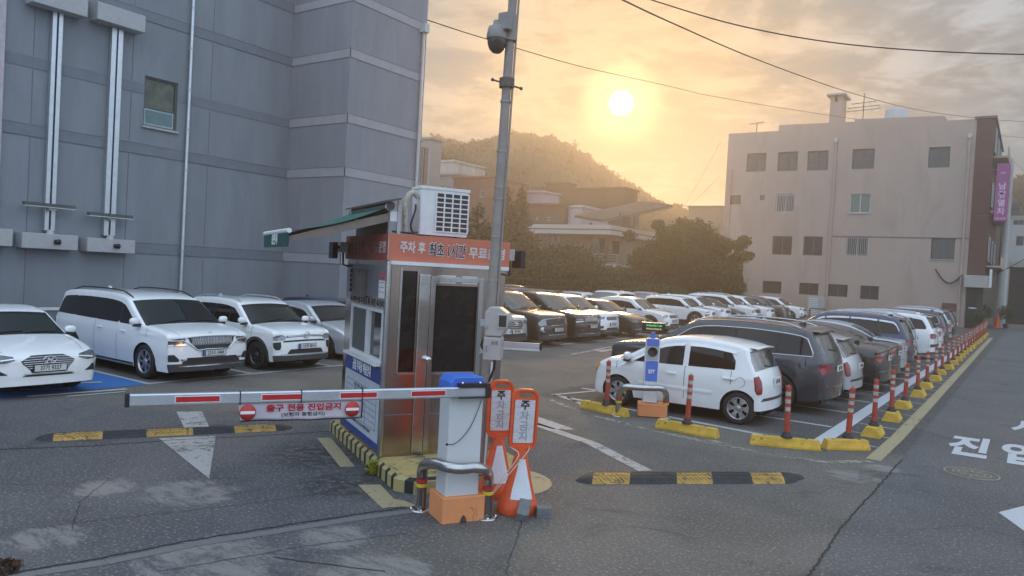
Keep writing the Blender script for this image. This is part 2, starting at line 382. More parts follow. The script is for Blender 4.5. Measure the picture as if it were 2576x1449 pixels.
s.path(wob([(-5.3, 3.2), (-4.9, 4.3), (-4.5, 5.1)], .01), .007, .0052); s.path(wob([(-6.9, 3.0), (-6.2, 4.6), (-5.9, 5.5)], .01), .006, .0052)
s.path(wob([(-4.1, 6.4), (-3.5, 5.3), (-3.0, 4.4), (-1.6, 4.6)], .015), .005, .0052); s.path(wob([(-.9, 8.6), (-.4, 9.3), (.5, 9.0)], .015), .006, .0052)
s.path(wob([(-6.9, 9.6), (-4.8, 10.2), (-2.4, 10.9)], .03), .006, .0052); s.path(wob([(-8.5, 9.4), (-6.6, 10.9), (-5.4, 10.4)], .03), .006, .0052)
s.out('asphalt_crack', m_crack)
m_gut = paintmat('concrete_gutter_face', (.19, .185, .175), .60, 5, .15)
s = Sheet(); s.path([(-5.98, 2.3), (-5.90, 2.62), (-5.74, 3.05), (-5.60, 3.70), (-5.37, 4.33), (-5.16, 4.95), (-4.88, 5.62)], .11, .0035); s.out('gutter_strip', m_gut)
# ---------- hills
HP = []
def hill(name, ridge, dist, m, seed, back=90, front=60):
    r = np.random.default_rng(seed); xs = np.arange(ridge[0][0], ridge[-1][0], 2.2); hs = np.interp(xs, [q[0] for q in ridge], [q[1] for q in ridge])
    hs = hs-np.abs(np.convolve(r.normal(0, 1, len(xs)), [.3, .5, .3], 'same'))*1.2-1.2*np.sin(xs*.13)
    P = []
    for k, q in enumerate(list(np.linspace(-front, 0, 60))+list(np.linspace(20, back, 5))):
        row = []
        for x, h in zip(xs, hs):
            d = dist+q; top = D(x, h, dist).z
            if q <= 0: f = math.sin(math.pi/2*(1+q/front))**.8
            else: f = math.cos(math.pi/2*min(1, q/back))
            p = D(x, 700, d); bump = r.normal(0, 1)*.35 if -front < q < 0 else 0
            row.append((p.x, p.y, -2+(top+2)*f+bump*f))
        P.append(row)
        if -50 < q <= 0: HP.extend(row)
    tag(MB().grid(P).obj(name, m, fix=False), kind='structure')
m_hill = mat('forested_hill', (.022, .026, .015), .95, var=.5, vs=.12, c2=((.05, .055, .03), .45, .1))
R1_ = [(300, 420), (600, 400), (820, 420), (900, 395), (1000, 362), (1085, 357), (1110, 362), (1165, 376), (1200, 366), (1240, 351), (1290, 348), (1350, 358), (1410, 372), (1450, 398), (1500, 432), (1560, 468), (1620, 500), (1660, 520), (1720, 535), (1760, 550), (1850, 575), (2000, 620), (2150, 660), (2300, 700), (2420, 730)]
hill('hill', R1_, 165, m_hill, 3)
hill('hill', [(1900, 700), (2200, 640), (2300, 560), (2400, 500), (2500, 470), (2576, 452), (2700, 430), (3100, 440), (3700, 420)], 160, m_hill, 5)
# ---------- air
def haze():
    m = bpy.data.materials.new('haze_air'); m.use_nodes = True; t = m.node_tree; t.nodes.clear(); g = NG(t)
    v = g.n('ShaderNodeVolumePrincipled'); v.inputs['Color'].default_value = (.97, .90, .80, 1); v.inputs['Density'].default_value = .0040; v.inputs['Anisotropy'].default_value = .72
    g.l(v.outputs[0], g.n('ShaderNodeOutputMaterial').inputs['Volume'])
    o = MB().box(-360, 270, -130, 330, -3, 38).obj('haze', m); tag(o, 'pale evening haze over the whole lot', 'haze', kind='stuff')
haze()
# ---------- cars
m_glass = mat('tinted_glass', (.010, .011, .013), .04, var=.05, spec=.45)
m_glass2 = mat('windscreen_glass', (.014, .017, .018), .03, var=.05, spec=.42)
m_glass3 = mat('sky_lit_glass', (.035, .04, .04), .03, var=.05, spec=.9, ior=2.3)
m_lens = mat('lamp_lens', (.30, .33, .36), .08, .35, var=.5, vs=30, coat=1.0)
m_lensd = mat('dark_lamp_lens', (.10, .11, .12), .08, .3, var=.6, vs=30, coat=1.0)
m_tail = mat('tail_lamp', (.26, .010, .015), .10, var=.3, vs=14, coat=1.0)
m_clad = mat('grey_cladding', (.045, .046, .048), .6)
m_grille = mat('grille_mesh', (.022, .022, .024), .35, var=.5, vs=50)
m_rim = mat('alloy_rim', (.50, .51, .53), .28, .8, var=.05)
m_rimd = mat('dark_rim', (.12, .12, .13), .3, .7, var=.1)
m_plate = mat('plate_white', (.72, .72, .70), .45, var=.03)
m_pblue = mat('plate_blue', (.03, .08, .35), .5)
m_amber = mat('amber_lens', (.75, .33, .04), .1, coat=1.0)
m_seam = mat('panel_gap', (.05, .052, .055), .8)
m_silver = mat('satin_trim', (.55, .56, .58), .35, .7)
def paint(name, c, metal=0.0, rough=.32): return mat(name, c, rough, metal, var=.03, vs=3, coat=1.0)
P_WHITE = paint('white_car_paint', (.87, .88, .88)); P_SILVER = paint('silver_car_paint', (.56, .58, .60), .35)
P_BLACK = paint('black_car_paint', (.016, .016, .018)); P_GREY = paint('graphite_car_paint', (.045, .050, .062), .35)
P_NAVY = paint('navy_car_paint', (.018, .030, .085), .35); P_LBLUE = paint('ice_blue_car_paint', (.48, .55, .62), .2); P_BROWN = paint('dark_brown_car_paint', (.035, .030, .030), .3)
PROF = {
 'sedan': dict(top=[(0, .27), (.0012, .45), (.0025, .60), (.006, .78), (.012, .95), (.03, 1.03), (.09, 1.07), (.155, 1.09), (.22, 1.25), (.30, 1.385), (.38, 1.45), (.47, 1.47), (.55, 1.44), (.615, 1.375), (.69, 1.17), (.745, 1.01), (.77, .985), (.86, .91), (.93, .82), (.968, .74), (.985, .66), (.992, .56), (.9965, .42), (.998, .32), (1, .235)],
   low=[(0, .26), (.04, .24), (.10, .21), (.9, .19), (.97, .19), (1, .215)], belt=(.98, .90), tum=.30, ax=(.21, .80), ws=(.617, .742), rw=(.162, .295), hood=.765, panes=[(.235, .355), (.362, .505), (.515, .70)], r=.33),
 'suv': dict(top=[(0, .32), (.0012, .48), (.0025, .66), (.006, .86), (.010, 1.02), (.022, 1.16), (.045, 1.36), (.072, 1.54), (.10, 1.605), (.18, 1.65), (.32, 1.68), (.45, 1.675), (.54, 1.64), (.60, 1.57), (.68, 1.34), (.745, 1.13), (.765, 1.105), (.85, 1.07), (.92, 1.025), (.955, .975), (.972, .91), (.982, .80), (.989, .66), (.994, .52), (.997, .38), (1, .27)],
   low=[(0, .31), (.035, .28), (.10, .25), (.9, .23), (.965, .23), (1, .255)], belt=(1.10, 1.02), tum=.22, ax=(.205, .805), ws=(.604, .742), rw=(.024, .070), hood=.762, panes=[(.075, .20), (.21, .375), (.385, .53), (.54, .70)], r=.36),
 'van': dict(top=[(0, .32), (.0012, .48), (.0025, .66), (.006, .86), (.008, 1.02), (.018, 1.20), (.032, 1.44), (.050, 1.60), (.075, 1.67), (.18, 1.72), (.34, 1.74), (.48, 1.735), (.57, 1.70), (.635, 1.62), (.72, 1.36), (.79, 1.15), (.805, 1.13), (.87, 1.09), (.93, 1.045), (.960, 1.00), (.975, .95), (.984, .86), (.990, .70), (.995, .52), (.9975, .36), (1, .25)],
   low=[(0, .29), (.035, .26), (.10, .22), (.9, .21), (.965, .21), (1, .235)], belt=(1.10, 1.05), tum=.20, ax=(.215, .80), ws=(.639, .786), rw=(.020, .055), hood=.803, panes=[(.05, .205), (.225, .40), (.41, .585), (.60, .74)], r=.36),
 'hatch': dict(top=[(0, .28), (.0015, .45), (.004, .60), (.010, .76), (.022, .90), (.035, 1.00), (.062, 1.17), (.092, 1.335), (.125, 1.395), (.20, 1.44), (.33, 1.478), (.44, 1.472), (.54, 1.425), (.62, 1.335), (.71, 1.16), (.80, .985), (.825, .955), (.88, .93), (.935, .85), (.965, .77), (.984, .67), (.992, .56), (.997, .40), (1, .25)],
   low=[(0, .27), (.04, .25), (.10, .22), (.9, .20), (.96, .20), (1, .235)], belt=(.95, .86), tum=.22, ax=(.133, .803), ws=(.622, .798), rw=(.036, .090), hood=.823, panes=[(.160, .405), (.435, .79)], r=.285),
 'coupesuv': dict(top=[(0, .32), (.0012, .48), (.0025, .66), (.006, .84), (.012, .98), (.03, 1.07), (.07, 1.14), (.12, 1.24), (.20, 1.40), (.29, 1.51), (.38, 1.56), (.47, 1.57), (.55, 1.54), (.61, 1.48), (.68, 1.27), (.745, 1.09), (.765, 1.065), (.85, 1.02), (.92, .95), (.955, .88), (.977, .78), (.988, .66), (.994, .50), (.997, .38), (1, .27)],
   low=[(0, .31), (.035, .28), (.10, .25), (.9, .23), (.965, .23), (1, .255)], belt=(1.06, 1.00), tum=.26, ax=(.205, .805), ws=(.612, .742), rw=(.125, .285), hood=.762, panes=[(.20, .36), (.37, .52), (.53, .70)], r=.36),
}
def crom(pts, n):
    pts = np.array(pts, float); out = []
    for i in range(len(pts)-1):
        p0 = pts[max(i-1, 0)]; p1 = pts[i]; p2 = pts[i+1]; p3 = pts[min(i+2, len(pts)-1)]
        m1 = (p2-p0)*.5; m2 = (p3-p1)*.5
        # limit tangents so the curve never overshoots
        for q in range(len(p1)):
            dlt = p2[q]-p1[q]
            for mm in (m1, m2):
                if dlt == 0 or mm[q]*dlt < 0: mm[q] = 0
                elif abs(mm[q]) > 2.2*abs(dlt): mm[q] = 2.2*dlt
        for k in range(n):
            t = k/n; out.append((2*t**3-3*t**2+1)*p1+(t**3-2*t**2+t)*m1+(-2*t**3+3*t**2)*p2+(t**3-t**2)*m2)
    out.append(pts[-1]); return np.array(out)
WH = {}
def wheel(r, style, parent, x, y, side):
    key = (round(r, 3), style)
    if key not in WH:
        t = MB(); w = .105
        t.lathe([(r*.66, -w*.9), (r*.80, -w), (r*.93, -w), (r*.985, -w*.8), (r, -w*.5), (r, w*.5), (r*.985, w*.8), (r*.93, w), (r*.80, w), (r*.66, w*.9)], axis=1, n=32)
        k = MB(); R = r*.70
        k.lathe([(R*.99, -w*.9), (R, w*.2), (R*.985, w*.93), (R*.93, w*.93), (R*.90, w*.45), (R*.88, -w*.3), (0, -w*.3)], axis=1, n=32, mi=[0, 0, 0, 0, 1, 1])
        ns, wd_, = {'five': (5, .20), 'ten': (10, .085), 'hub': (6, .26), 'twin': (10, .11), 'seven': (7, .13)}[style]
        for q in range(ns):
            a = 2*math.pi*q/ns+(.12 if style == 'twin' and q % 2 else 0)
            ca, sa = math.cos(a), math.sin(a)
            vs = []
            for rr, hw_, yy in ((R*.12, wd_*R*.7, w*.62), (R*.55, wd_*R*.62, w*.72), (R*.95, wd_*R*(1.15 if style != 'hub' else 1.5), w*.66)):
                for sg in (-1, 1):
                    for dy in (0, -.02): vs.append((rr*ca-sg*hw_*sa, yy+dy, rr*sa+sg*hw_*ca))
            fs = [];
            for b in (0, 4): fs += [(b, b+2, b+6, b+4), (b, b+4, b+5, b+1), (b+2, b+3, b+7, b+6)]
            k.add(vs, fs, 0)
        k.lathe([(R*.26, w*.45), (R*.25, w*.72), (R*.15, w*.78), (0, w*.78)], axis=1, n=16)
        WH[key] = (t.mesh('tyre', m_rubber), k.mesh('rim', [m_rimd if style in ('ten',) else m_rim, m_black]))
    e = link('wheel', None, parent); e.location = (x, y, r)
    if side < 0: e.rotation_euler = (0, 0, math.pi)
    link('tyre', WH[key][0], e); link('rim', WH[key][1], e)
CARS = []
def car(kind, label, pos, head=0.0, L=4.7, W=1.86, H=None, pc=P_WHITE, r=None, rim='five', front=None, plate='', rails=False, railm=None, clad=None, chrome=False, visor=False, group=None, tail='suv', rearplate=None, low=False, emblem=None, old_plate=False, wiper=True, skid=False, roofbox=False, cat=None, chrome_low=False, chromewin=False, mirrorm=None, z=0.0, handles=True, spoiler=False, fuel=False, seamd=True, panes=None, scale=1.0, wsm=None, rwm=None):
    pr = PROF[kind]; top = [list(q) for q in pr['top']]; zmax = max(q[1] for q in top); H = H or zmax; r = r or pr['r']
    sc = lambda zz: zz if zz < .4 else .4+(zz-.4)*(H-.4)/(zmax-.4)
    ctl = [((u-.5)*L, sc(zz)) for u, zz in top]
    O = crom(ctl, 4); lowp = np.array([((u-.5)*L, zz) for u, zz in pr['low']])
    br, bf = sc(pr['belt'][0]), sc(pr['belt'][1]); belt = lambda x: br+(bf-br)*(x/L+.5)
    T = np.gradient(O, axis=0); T /= np.linalg.norm(T, axis=1)[:, None]; N = np.stack([-T[:, 1], T[:, 0]], 1)
    Ns = N.copy()
    for _ in range(2): Ns[1:-1] = (Ns[:-2]+2*Ns[1:-1]+Ns[2:])/4
    N = Ns/np.linalg.norm(Ns, axis=1)[:, None]
    tum = pr['tum']; vb = .955
    def hw(x, zz):
        u = x/L+.5; pl = 1-.085*max(0, (u-.72)/.28)**2.2-.06*max(0, (.24-u)/.24)**2.2
        h = W/2*pl; b = belt(x)
        if zz < b:
            s = max(0, min(1, (zz-.2)/(b-.2))); f = 1-.045*(2*abs(s-.52))**2.4 if s > .52 else 1-.05*((.52-s)/.52)**2
            # a soft shoulder crease under the windows
            return h*(f+.012*math.exp(-((zz-(b-.12))/.035)**2)-.010*math.exp(-((zz-.46)/.07)**2))
        return h*vb-(zz-b)*tum-.10*max(0, zz-(H-.16))
    f0 = .86
    def inset(f, n):
        f = abs(f); bow = .022+(.15 if n[0] > 0 else .09)*abs(n[0])**2; rr = .055+.02*abs(n[0]); q = max(0, (f-f0)/(1-f0)); return bow*f*f+rr*(1-math.sqrt(max(0, 1-q*q)))
    def S(t, f, off=0.0):
        i = int(min(max(t, 0), len(O)-1.001)); a = t-i; P = O[i]*(1-a)+O[i+1]*a; n = N[i]*(1-a)+N[i+1]*a
        e = P-n*inset(1, n); d = inset(f, n)-off; q = max(0, (abs(f)-f0)/(1-f0))
        return (P[0]-n[0]*d, f*hw(e[0], e[1])+math.copysign(off*q, f), P[1]-n[1]*d)
    fs_ = [-1, -.995, -.975, -.94, -.90, -.86, -.7, -.45, -.2, 0, .2, .45, .7, .86, .90, .94, .975, .995, 1]
    nt_ = len(O); root = thing('parked_car', label, cat or 'car', (pos[0], pos[1], z), head, group); root.scale = (scale,)*3
    b = MB(); b.grid([[S(t, f) for f in fs_] for t in range(nt_)])
    E = np.array([[S(t, 1)[0], S(t, 1)[2]] for t in range(nt_)])
    ex = E[:, 0].copy()
    for i in range(1, nt_): ex[i] = max(ex[i], ex[i-1]+1e-4)
    axs = [(u-.5)*L for u in pr['ax']]; Ra = r+.045
    xs = set(np.round(ex, 5)) | set(np.round(np.linspace(ex[0], ex[-1], 40), 5))
    for a in axs: xs |= set(np.round(a+Ra*np.cos(np.linspace(0, math.pi, 19)), 5))
    xs = np.array(sorted(x for x in xs if ex[0] <= x <= ex[-1]))
    def zl(x):
        v = np.interp(x, lowp[:, 0], lowp[:, 1])
        for a in axs:
            if abs(x-a) < Ra: v = max(v, r+math.sqrt(Ra*Ra-(x-a)**2))
        return v
    zt = np.interp(xs, ex, E[:, 1]); zb_ = np.array([min(zl(x), zt[i]-.002) for i, x in enumerate(xs)])
    rows = 13
    for sg in (1, -1):
        b.grid([[(x, sg*hw(x, zb_[i]+(zt[i]-zb_[i])*k/rows), zb_[i]+(zt[i]-zb_[i])*k/rows) for k in range(rows+1)] for i, x in enumerate(xs)])
    b.obj('body', pc, root)
    u = MB(); u.grid([[(x, -hw(x, zb_[i])+.004, zb_[i]+.002), (x, hw(x, zb_[i])-.004, zb_[i]+.002)] for i, x in enumerate(xs)], smooth=False)
    u.box(axs[0]+Ra+.02, axs[1]-Ra-.02, -W/2+.12, W/2-.12, .19, .5)
    for a in axs: u.box(a-Ra-.04, a+Ra+.04, -W/2+.30, W/2-.30, .24, .8)
    u.box(-L*.46, L*.455, -W*.33, W*.33, .20, .45)
    u.obj('underbody', m_dark, root)
    for a in axs:
        for sg in (1, -1): wheel(r, rim, root, a, sg*(W/2-.125), sg)
    # -- patches that lie on the body surface
    it = int(np.argmax(O[:, 1]))
    def tz(zz, fr=True):
        zz = sc(zz)
        if fr: return float(np.interp(-zz, -O[it:, 1], np.arange(it, nt_)))
        return float(np.interp(zz, O[:it+1, 1], np.arange(0, it+1)))
    def tx(uu): return float(np.interp((uu-.5)*L, O[:, 0], np.arange(nt_)))
    def spatch(rows_, name, m, par=None, off=.006, nf=8, sub=4, smooth=True):
        R_ = []
        for (t0, a0, b0), (t1, a1, b1) in zip(rows_, rows_[1:]):
            for k in range(sub): s = k/sub; R_.append((t0+(t1-t0)*s, a0+(a1-a0)*s, b0+(b1-b0)*s))
        wide = rows_[0][2]-rows_[0][1] > 1.5; nf = 26 if wide else nf
        J = [(.5+.5*math.sin(math.pi*(j/nf-.5))) if wide else j/nf for j in range(nf+1)]
        R_.append(rows_[-1]); g = MB(); P = [[S(t, a+(c-a)*j, off) for j in J] for t, a, c in R_]; Q = [[S(t, a+(c-a)*j, -.012) for j in J] for t, a, c in R_]
        g.grid(P, smooth=smooth); g.grid([P[0], Q[0]], smooth=False); g.grid([P[-1], Q[-1]], smooth=False)
        g.grid([[p[0], q[0]] for p, q in zip(P, Q)], smooth=False); g.grid([[p[-1], q[-1]] for p, q in zip(P, Q)], smooth=False)
        return g.obj(name, m, par or root)
    def side(cols, name, m, sg, off=.006, nz=4, sub=3, par=None):
        C_ = []
        for c0, c1 in zip(cols, cols[1:]):
            for k in range(sub): s = k/sub; C_.append(tuple(c0[q]+(c1[q]-c0[q])*s for q in range(3)))
        C_.append(cols[-1]); g = MB()
        P = [[(x, sg*(hw(x, a+(c-a)*j/nz)+off), a+(c-a)*j/nz) for j in range(nz+1)] for x, a, c in C_]; Q = [[(p[0], p[1]-sg*(off+.015), p[2]) for p in row] for row in P]
        g.grid(P); g.grid([P[0], Q[0]], smooth=False); g.grid([P[-1], Q[-1]], smooth=False); g.grid([[p[0], q[0]] for p, q in zip(P, Q)], smooth=False); g.grid([[p[-1], q[-1]] for p, q in zip(P, Q)], smooth=False)
        return g.obj(name, m, par or root)
    top_at = lambda x: float(np.interp(x, ex, E[:, 1]))
    ux = lambda q: (q-.5)*L
    w0, w1 = pr['ws']; wf_ = .91 if kind in ('suv', 'van') else .88; spatch([(tx(w0), -wf_, wf_), (tx((w0+w1)/2), -wf_-.01, wf_+.01), (tx(w1), -wf_-.03, wf_+.03)], 'windscreen', wsm or m_glass2, nf=12, sub=6)
    spatch([(tx(w1)-.3, -.93, .93), (tx(w1)+1.2, -.93, .93)], 'cowl', m_black, off=.004, sub=2)
    q0, q1 = pr['rw']; wq_ = .94 if kind == 'hatch' else .86; spatch([(tx(q0), -wq_, wq_), (tx((q0+q1)/2), -wq_, wq_), (tx(q1), -wq_+.06, wq_-.06)], 'rear_window', rwm or m_glass2, nf=12, sub=6)
    for sg in (1, -1):
        pn = pr['panes'] if panes is None else panes
        if kind != 'hatch' or pc is P_SILVER:
            cols = []
            for x in np.linspace(ux(pn[0][1])-.02, ux(pn[-1][0])+.02, 14):
                lo = belt(x)+.03; hi = min(top_at(x)-.092-(.03 if kind in ('sedan', 'coupesuv') else .0), H-.147); cols.append((x, lo, max(hi, lo+.004)))
            side(cols, 'pillar_trim', m_black, sg, off=.002, sub=1)
        for i, (a, c) in enumerate(pn):
            cols = []
            for x in np.linspace(ux(a), ux(c), 9):
                lo = belt(x)+.025; hi = min(top_at(x)-(.085 if kind != 'hatch' else .068)-(.03 if kind in ('sedan', 'coupesuv') else .0), H-.14)
                if i == 0 and kind in ('suv', 'hatch', 'van'): hi = min(hi, lo+.03+(x-ux(a))*(1.5 if kind != 'hatch' else 6)+.12)
                if i == 0 and kind in ('sedan', 'coupesuv'): hi = min(hi, lo+.02+(x-ux(a))*1.1)
                cols.append((x, lo, max(hi, lo+.004)))
            side(cols, 'side_window', m_glass, sg, off=.005)
        if chromewin:
            g = MB(); a, c = ux(pn[0][0])-.03, ux(pn[-1][1]); up_, dn = [], []
            for x in np.linspace(a, c, 26):
                lo = belt(x)+.012; hi = min(top_at(x)-.07, H-.128)
                if x < ux(pn[0][1]): hi = min(hi, lo+.05+(x-a)*1.5+.10)
                hi = max(hi, lo+.01); up_.append((x, sg*(hw(x, hi)+.004), hi)); dn.append((x, sg*(hw(x, lo)+.004), lo))
            g.tube(up_, .011, 6); g.tube([up_[0]]+dn, .009, 6); g.obj('window_trim', m_chrome, root)
        if visor:
            g = MB()
            for a, c in pn:
                L1 = []
                for x in np.linspace(ux(a), ux(c), 8):
                    hi = min(top_at(x)-.05, H-.10); L1.append([(x, sg*(hw(x, hi)+.004), hi+.005), (x, sg*(hw(x, hi-.05)+.022), hi-.048)])
                g.grid(L1)
            g.obj('window_visor', m_silver if chrome else pc, root, fix=False)
        if seamd:
            cuts = [ux((pn[k][1]+pn[k+1][0])/2) for k in range(len(pn)-1)][-2:]+[ux(w1)+.10*L*.5-.12]
            if len(pn) == 2: cuts = [ux(.175)]+cuts
            for x in cuts:
                g = MB(); z0_ = zl(x)+.12; z1_ = belt(x)+.01
                pts = [(x+.0*(k), sg*(hw(x, z0_+(z1_-z0_)*k/8)+.0015), z0_+(z1_-z0_)*k/8) for k in range(9)]
                for p, q in zip(pts, pts[1:]): g.add([(p[0]-.005, p[1], p[2]), (p[0]+.005, p[1], p[2]), (q[0]+.005, q[1], q[2]), (q[0]-.005, q[1], q[2])], [(0, 1, 2, 3)])
                g.obj('door_seam', m_seam, root, fix=False)
        if handles:
            for k in range(2 if len(pn) <= 3 else 2):
                x = ux(pn[-1-k][0])+.20 if len(pn) > 2 or k == 0 else ux(pn[-1-k][0])+.10
                zz = belt(x)-.13; MB().rbox((x, sg*(hw(x, zz)+.014), zz), (.20, .034, .034), .012).obj('door_handle', m_chrome if chrome else pc, root)
        x = ux(w1)-.20; zz = belt(x)+.10; y = hw(x, zz)+.125
        g = MB(); g.ball((0, 0, 0), .5, 14, 10, sq=(.13, .20, .15), pw=.72); e = g.obj('mirror', mirrorm or pc, root); e.location = (x, sg*y, zz+.02)
        MB().cbox((x+.02, sg*(y-.06), zz-.06), (.10, .16, .06)).obj('mirror_stalk', m_black, root)
        if clad:
            cols = []
            xa, xb = axs[0]-Ra-.07, axs[1]+Ra+.07
            for x in np.unique(np.concatenate([np.linspace(xa, xb, 30)]+[a+(Ra+.0)*np.cos(np.linspace(0, math.pi, 13)) for a in axs]+[a+(Ra+.07)*np.cos(np.linspace(0, math.pi, 13)) for a in axs])):
                lo = zl(x); hi = .34
                for a in axs:
                    if abs(x-a) < Ra+.07: hi = max(hi, r+math.sqrt((Ra+.07)**2-(x-a)**2))
                cols.append((x, lo+.002, max(hi, lo+.004)))
            side(cols, 'wheel_arch_trim', clad, sg, off=.016, nz=2, sub=1)
        if kind in ('suv', 'van') and not clad:
            side([(x, zl(x)+.002, zl(x)+.085) for x in np.linspace(axs[0]+Ra+.02, axs[1]-Ra-.02, 8)], 'sill_trim', m_clad, sg, off=.008, nz=2, sub=1)
        if skid: MB().box(axs[0]+Ra+.05, axs[1]-Ra-.05, sg*(W/2-.03) if sg < 0 else W/2-.12, sg*(W/2-.03) if sg > 0 else -W/2+.12, .235, .262).obj('side_step_trim', m_silver, root)
        if rails:
            xs_ = np.linspace(ux(.13 if kind == 'suv' else .10), ux(w0)-.12, 14); pts = []
            for k, x in enumerate(xs_):
                t = float(np.interp(x, O[:, 0], np.arange(nt_))); p = S(t, .84, 0); hgt = .055*min(1, k/2, (13-k)/2); pts.append((p[0], sg*abs(p[1]), p[2]+hgt))
            MB().tube(pts, .017, 8).obj('roof_rail', railm or m_silver, root)
        if fuel and sg > 0:
            pass
        if fuel:
            x0 = axs[0]-.02; zc = r+.47; g = MB(); N_ = 20
            pts = [(x0+.085*math.cos(2*math.pi*k/N_), sg*(hw(x0, zc)+.0015), zc+.085*math.sin(2*math.pi*k/N_)) for k in range(N_+1)]
            g.tube(pts, .0035, 4); g.obj('fuel_flap_seam', m_seam, root)
            xs_ = np.linspace(axs[0]+Ra+.15, axs[1]-Ra-.12, 10); g = MB()
            g.grid([[(x, sg*(hw(x, .50)+.002), .465), (x, sg*(hw(x, .5)+.012), .485), (x, sg*(hw(x, .52)+.012), .53), (x, sg*(hw(x, .55)+.002), .55)] for x in xs_]); g.obj('door_moulding', pc, root)
    p = S(tx(.16), 0, 0); g = MB()
    if kind != 'hatch': g.prism([(p[0]-.09, p[2]-.02), (p[0]+.09, p[2]-.01), (p[0]+.02, p[2]+.045), (p[0]-.07, p[2]+.07)], 1, -.012, .012)
    if kind != 'hatch': g.obj('roof_fin', pc if kind != 'sedan' else m_black, root)
    if wiper:
        g = MB()
        for f_ in (-.55, .1): g.tube([S(tx(w1)+.2, f_, .02), S(tx(w1)-.6, f_+.28, .02), S(tx(w1)-.9, f_+.62, .02)], .009, 5)
        g.obj('wiper', m_black, root)
    # hood seam
    for sg in (1, -1):
        g = MB(); pts = [S(t, sg*(.80-.05*k/9), .0015) for k, t in enumerate(np.linspace(tx(pr['hood']), tz({'sedan': .80, 'suv': .96, 'van': .98, 'hatch': .83, 'coupesuv': .92}[kind]), 10))]
        for p, q in zip(pts, pts[1:]): g.add([(p[0], p[1]-.004, p[2]), (p[0], p[1]+.004, p[2]), (q[0], q[1]+.004, q[2]), (q[0], q[1]-.004, q[2])], [(0, 1, 2, 3)])
        g.obj('bonnet_seam', m_seam, root, fix=False)
    # -- front
    F = front or 'generic'; bz = {'sedan': .74, 'suv': .92, 'van': .94, 'hatch': .77, 'coupesuv': .88}[kind]   # height where the nose turns down (top of the grille)
    def front_plate(zz, txt, blue=False, y0=0.0):
        t = tz(zz); p = S(t, y0, .016); g = MB(); g.cbox((0, 0, 0), (.02, .52, .11)); e = g.obj('licence_plate', m_plate, root); e.location = (p[0]+.01, p[1], p[2])
        if txt: text(txt, .105, m_ink, e, loc=(.0125, .02 if blue else 0, 0), right=(0, 1, 0), ext=.001, bold=.012, sx=.80, space=1.0)
        if blue: MB().box(.004, .0125, -.258, -.215, -.052, .052).obj('plate_band', m_pblue, e)
        g = MB(); g.cbox((-.004, 0, 0), (.02, .545, .13)); g.obj('plate_frame', m_black, e)
    def bars(zs, f, m=m_chrome, name='grille_bar', rr=.009):
        g = MB()
        for zz, a in zs: g.tube([S(tz(zz), a*q, .014) for q in np.linspace(-1, 1, 9)], rr, 5)
        g.obj(name, m, root)
    def lamp2(rows_, m=m_lens, name='headlight', off=.008):
        for sg in (1, -1): spatch([(t, sg*a, sg*c) for t, a, c in rows_], name, m, off=off, nf=6, sub=3)
    def ring_logo(zz, kind_, s=.07):
        p = S(tz(zz), 0, .03); e = link('emblem', None, root); e.location = (p[0], p[1], p[2])
        pts = [(0, s*1.5*math.cos(2*math.pi*k/20), s*.85*math.sin(2*math.pi*k/20)) for k in range(21)]
        if kind_ in ('H',):
            MB().tube(pts, .010, 6).obj('emblem_ring', m_chrome, e)
            g = MB()
            for yy in (-1, 1): g.tube([(0.004, (yy*.5-.22)*s, -s*.62), (.004, (yy*.5+.22)*s, s*.62)], .010, 5)
            g.tube([(.004, -.42*s, -.05*s), (.004, .42*s, .05*s)], .010, 5); g.obj('emblem_letter', m_chrome, e)
        elif kind_ == 'KIAO':
            MB().tube(pts, .006, 6).obj('emblem_ring', m_chrome, e); text('KIA', s*1.1, m_chrome, e, 'emblem_letter', (.006, 0, 0), (0, 1, 0), bold=.02)
        elif kind_ == 'KIA':
            text('KIA', s*1.7, m_chrome, e, 'emblem_letter', (.006, 0, 0), (0, 1, 0), bold=.02)
        elif kind_ == 'S':
            pts = [(0, s*math.cos(2*math.pi*k/20), s*math.sin(2*math.pi*k/20)) for k in range(21)]
            MB().tube(pts, .011, 6).obj('emblem_ring', m_chrome, e)
            MB().tube([(.004, s*.5, s*.45), (.004, -s*.4, s*.3), (.004, s*.4, -s*.25), (.004, -s*.5, -s*.45)], .010, 5).obj('emblem_letter', m_chrome, e)
        elif kind_ == 'R':
            MB().tube([(0, 0, s), (0, s*.6, 0), (0, 0, -s), (0, -s*.6, 0), (0, 0, s)], .013, 5).obj('emblem_letter', m_chrome, e)
    if F == 'hexsedan':       # wide hexagonal grille with bars
        spatch([(tz(.735), -.30, .30), (tz(.66), -.50, .50), (tz(.60), -.47, .47), (tz(.50), -.36, .36), (tz(.445), -.33, .33)], 'grille', m_grille, nf=14)
        bars([(.70, .37), (.665, .45), (.63, .47), (.595, .45), (.56, .41), (.525, .37)], 1); ring_logo(.645, 'H', .072)
        lamp2([(tz(.80), .90, .985), (tz(.74), .62, .985), (tz(.69), .60, .93), (tz(.66), .72, .80)], m_lensd)
        lamp2([(tz(.715), .60, .90), (tz(.700), .60, .90)], m_chrome, 'headlight_strip', .012)
        spatch([(tz(.415), -.42, .42), (tz(.385), -.50, .50)], 'bumper_intake', m_black, nf=12)
        spatch([(tz(.435), -.46, .46), (tz(.418), -.48, .48)], 'bumper_trim', m_silver, nf=12, off=.012); lamp2([(tz(.57), .90, .93), (tz(.50), .84, .96), (tz(.44), .74, .97), (tz(.43), .74, .95)], m_black, 'fog_recess')
        front_plate(.52, plate)
    elif F == 'carnival':
        spatch([(tz(.935), -.58, .58), (tz(.84), -.54, .54), (tz(.72), -.42, .42), (tz(.685), -.38, .38)], 'grille', m_grille, nf=14)
        g = MB()
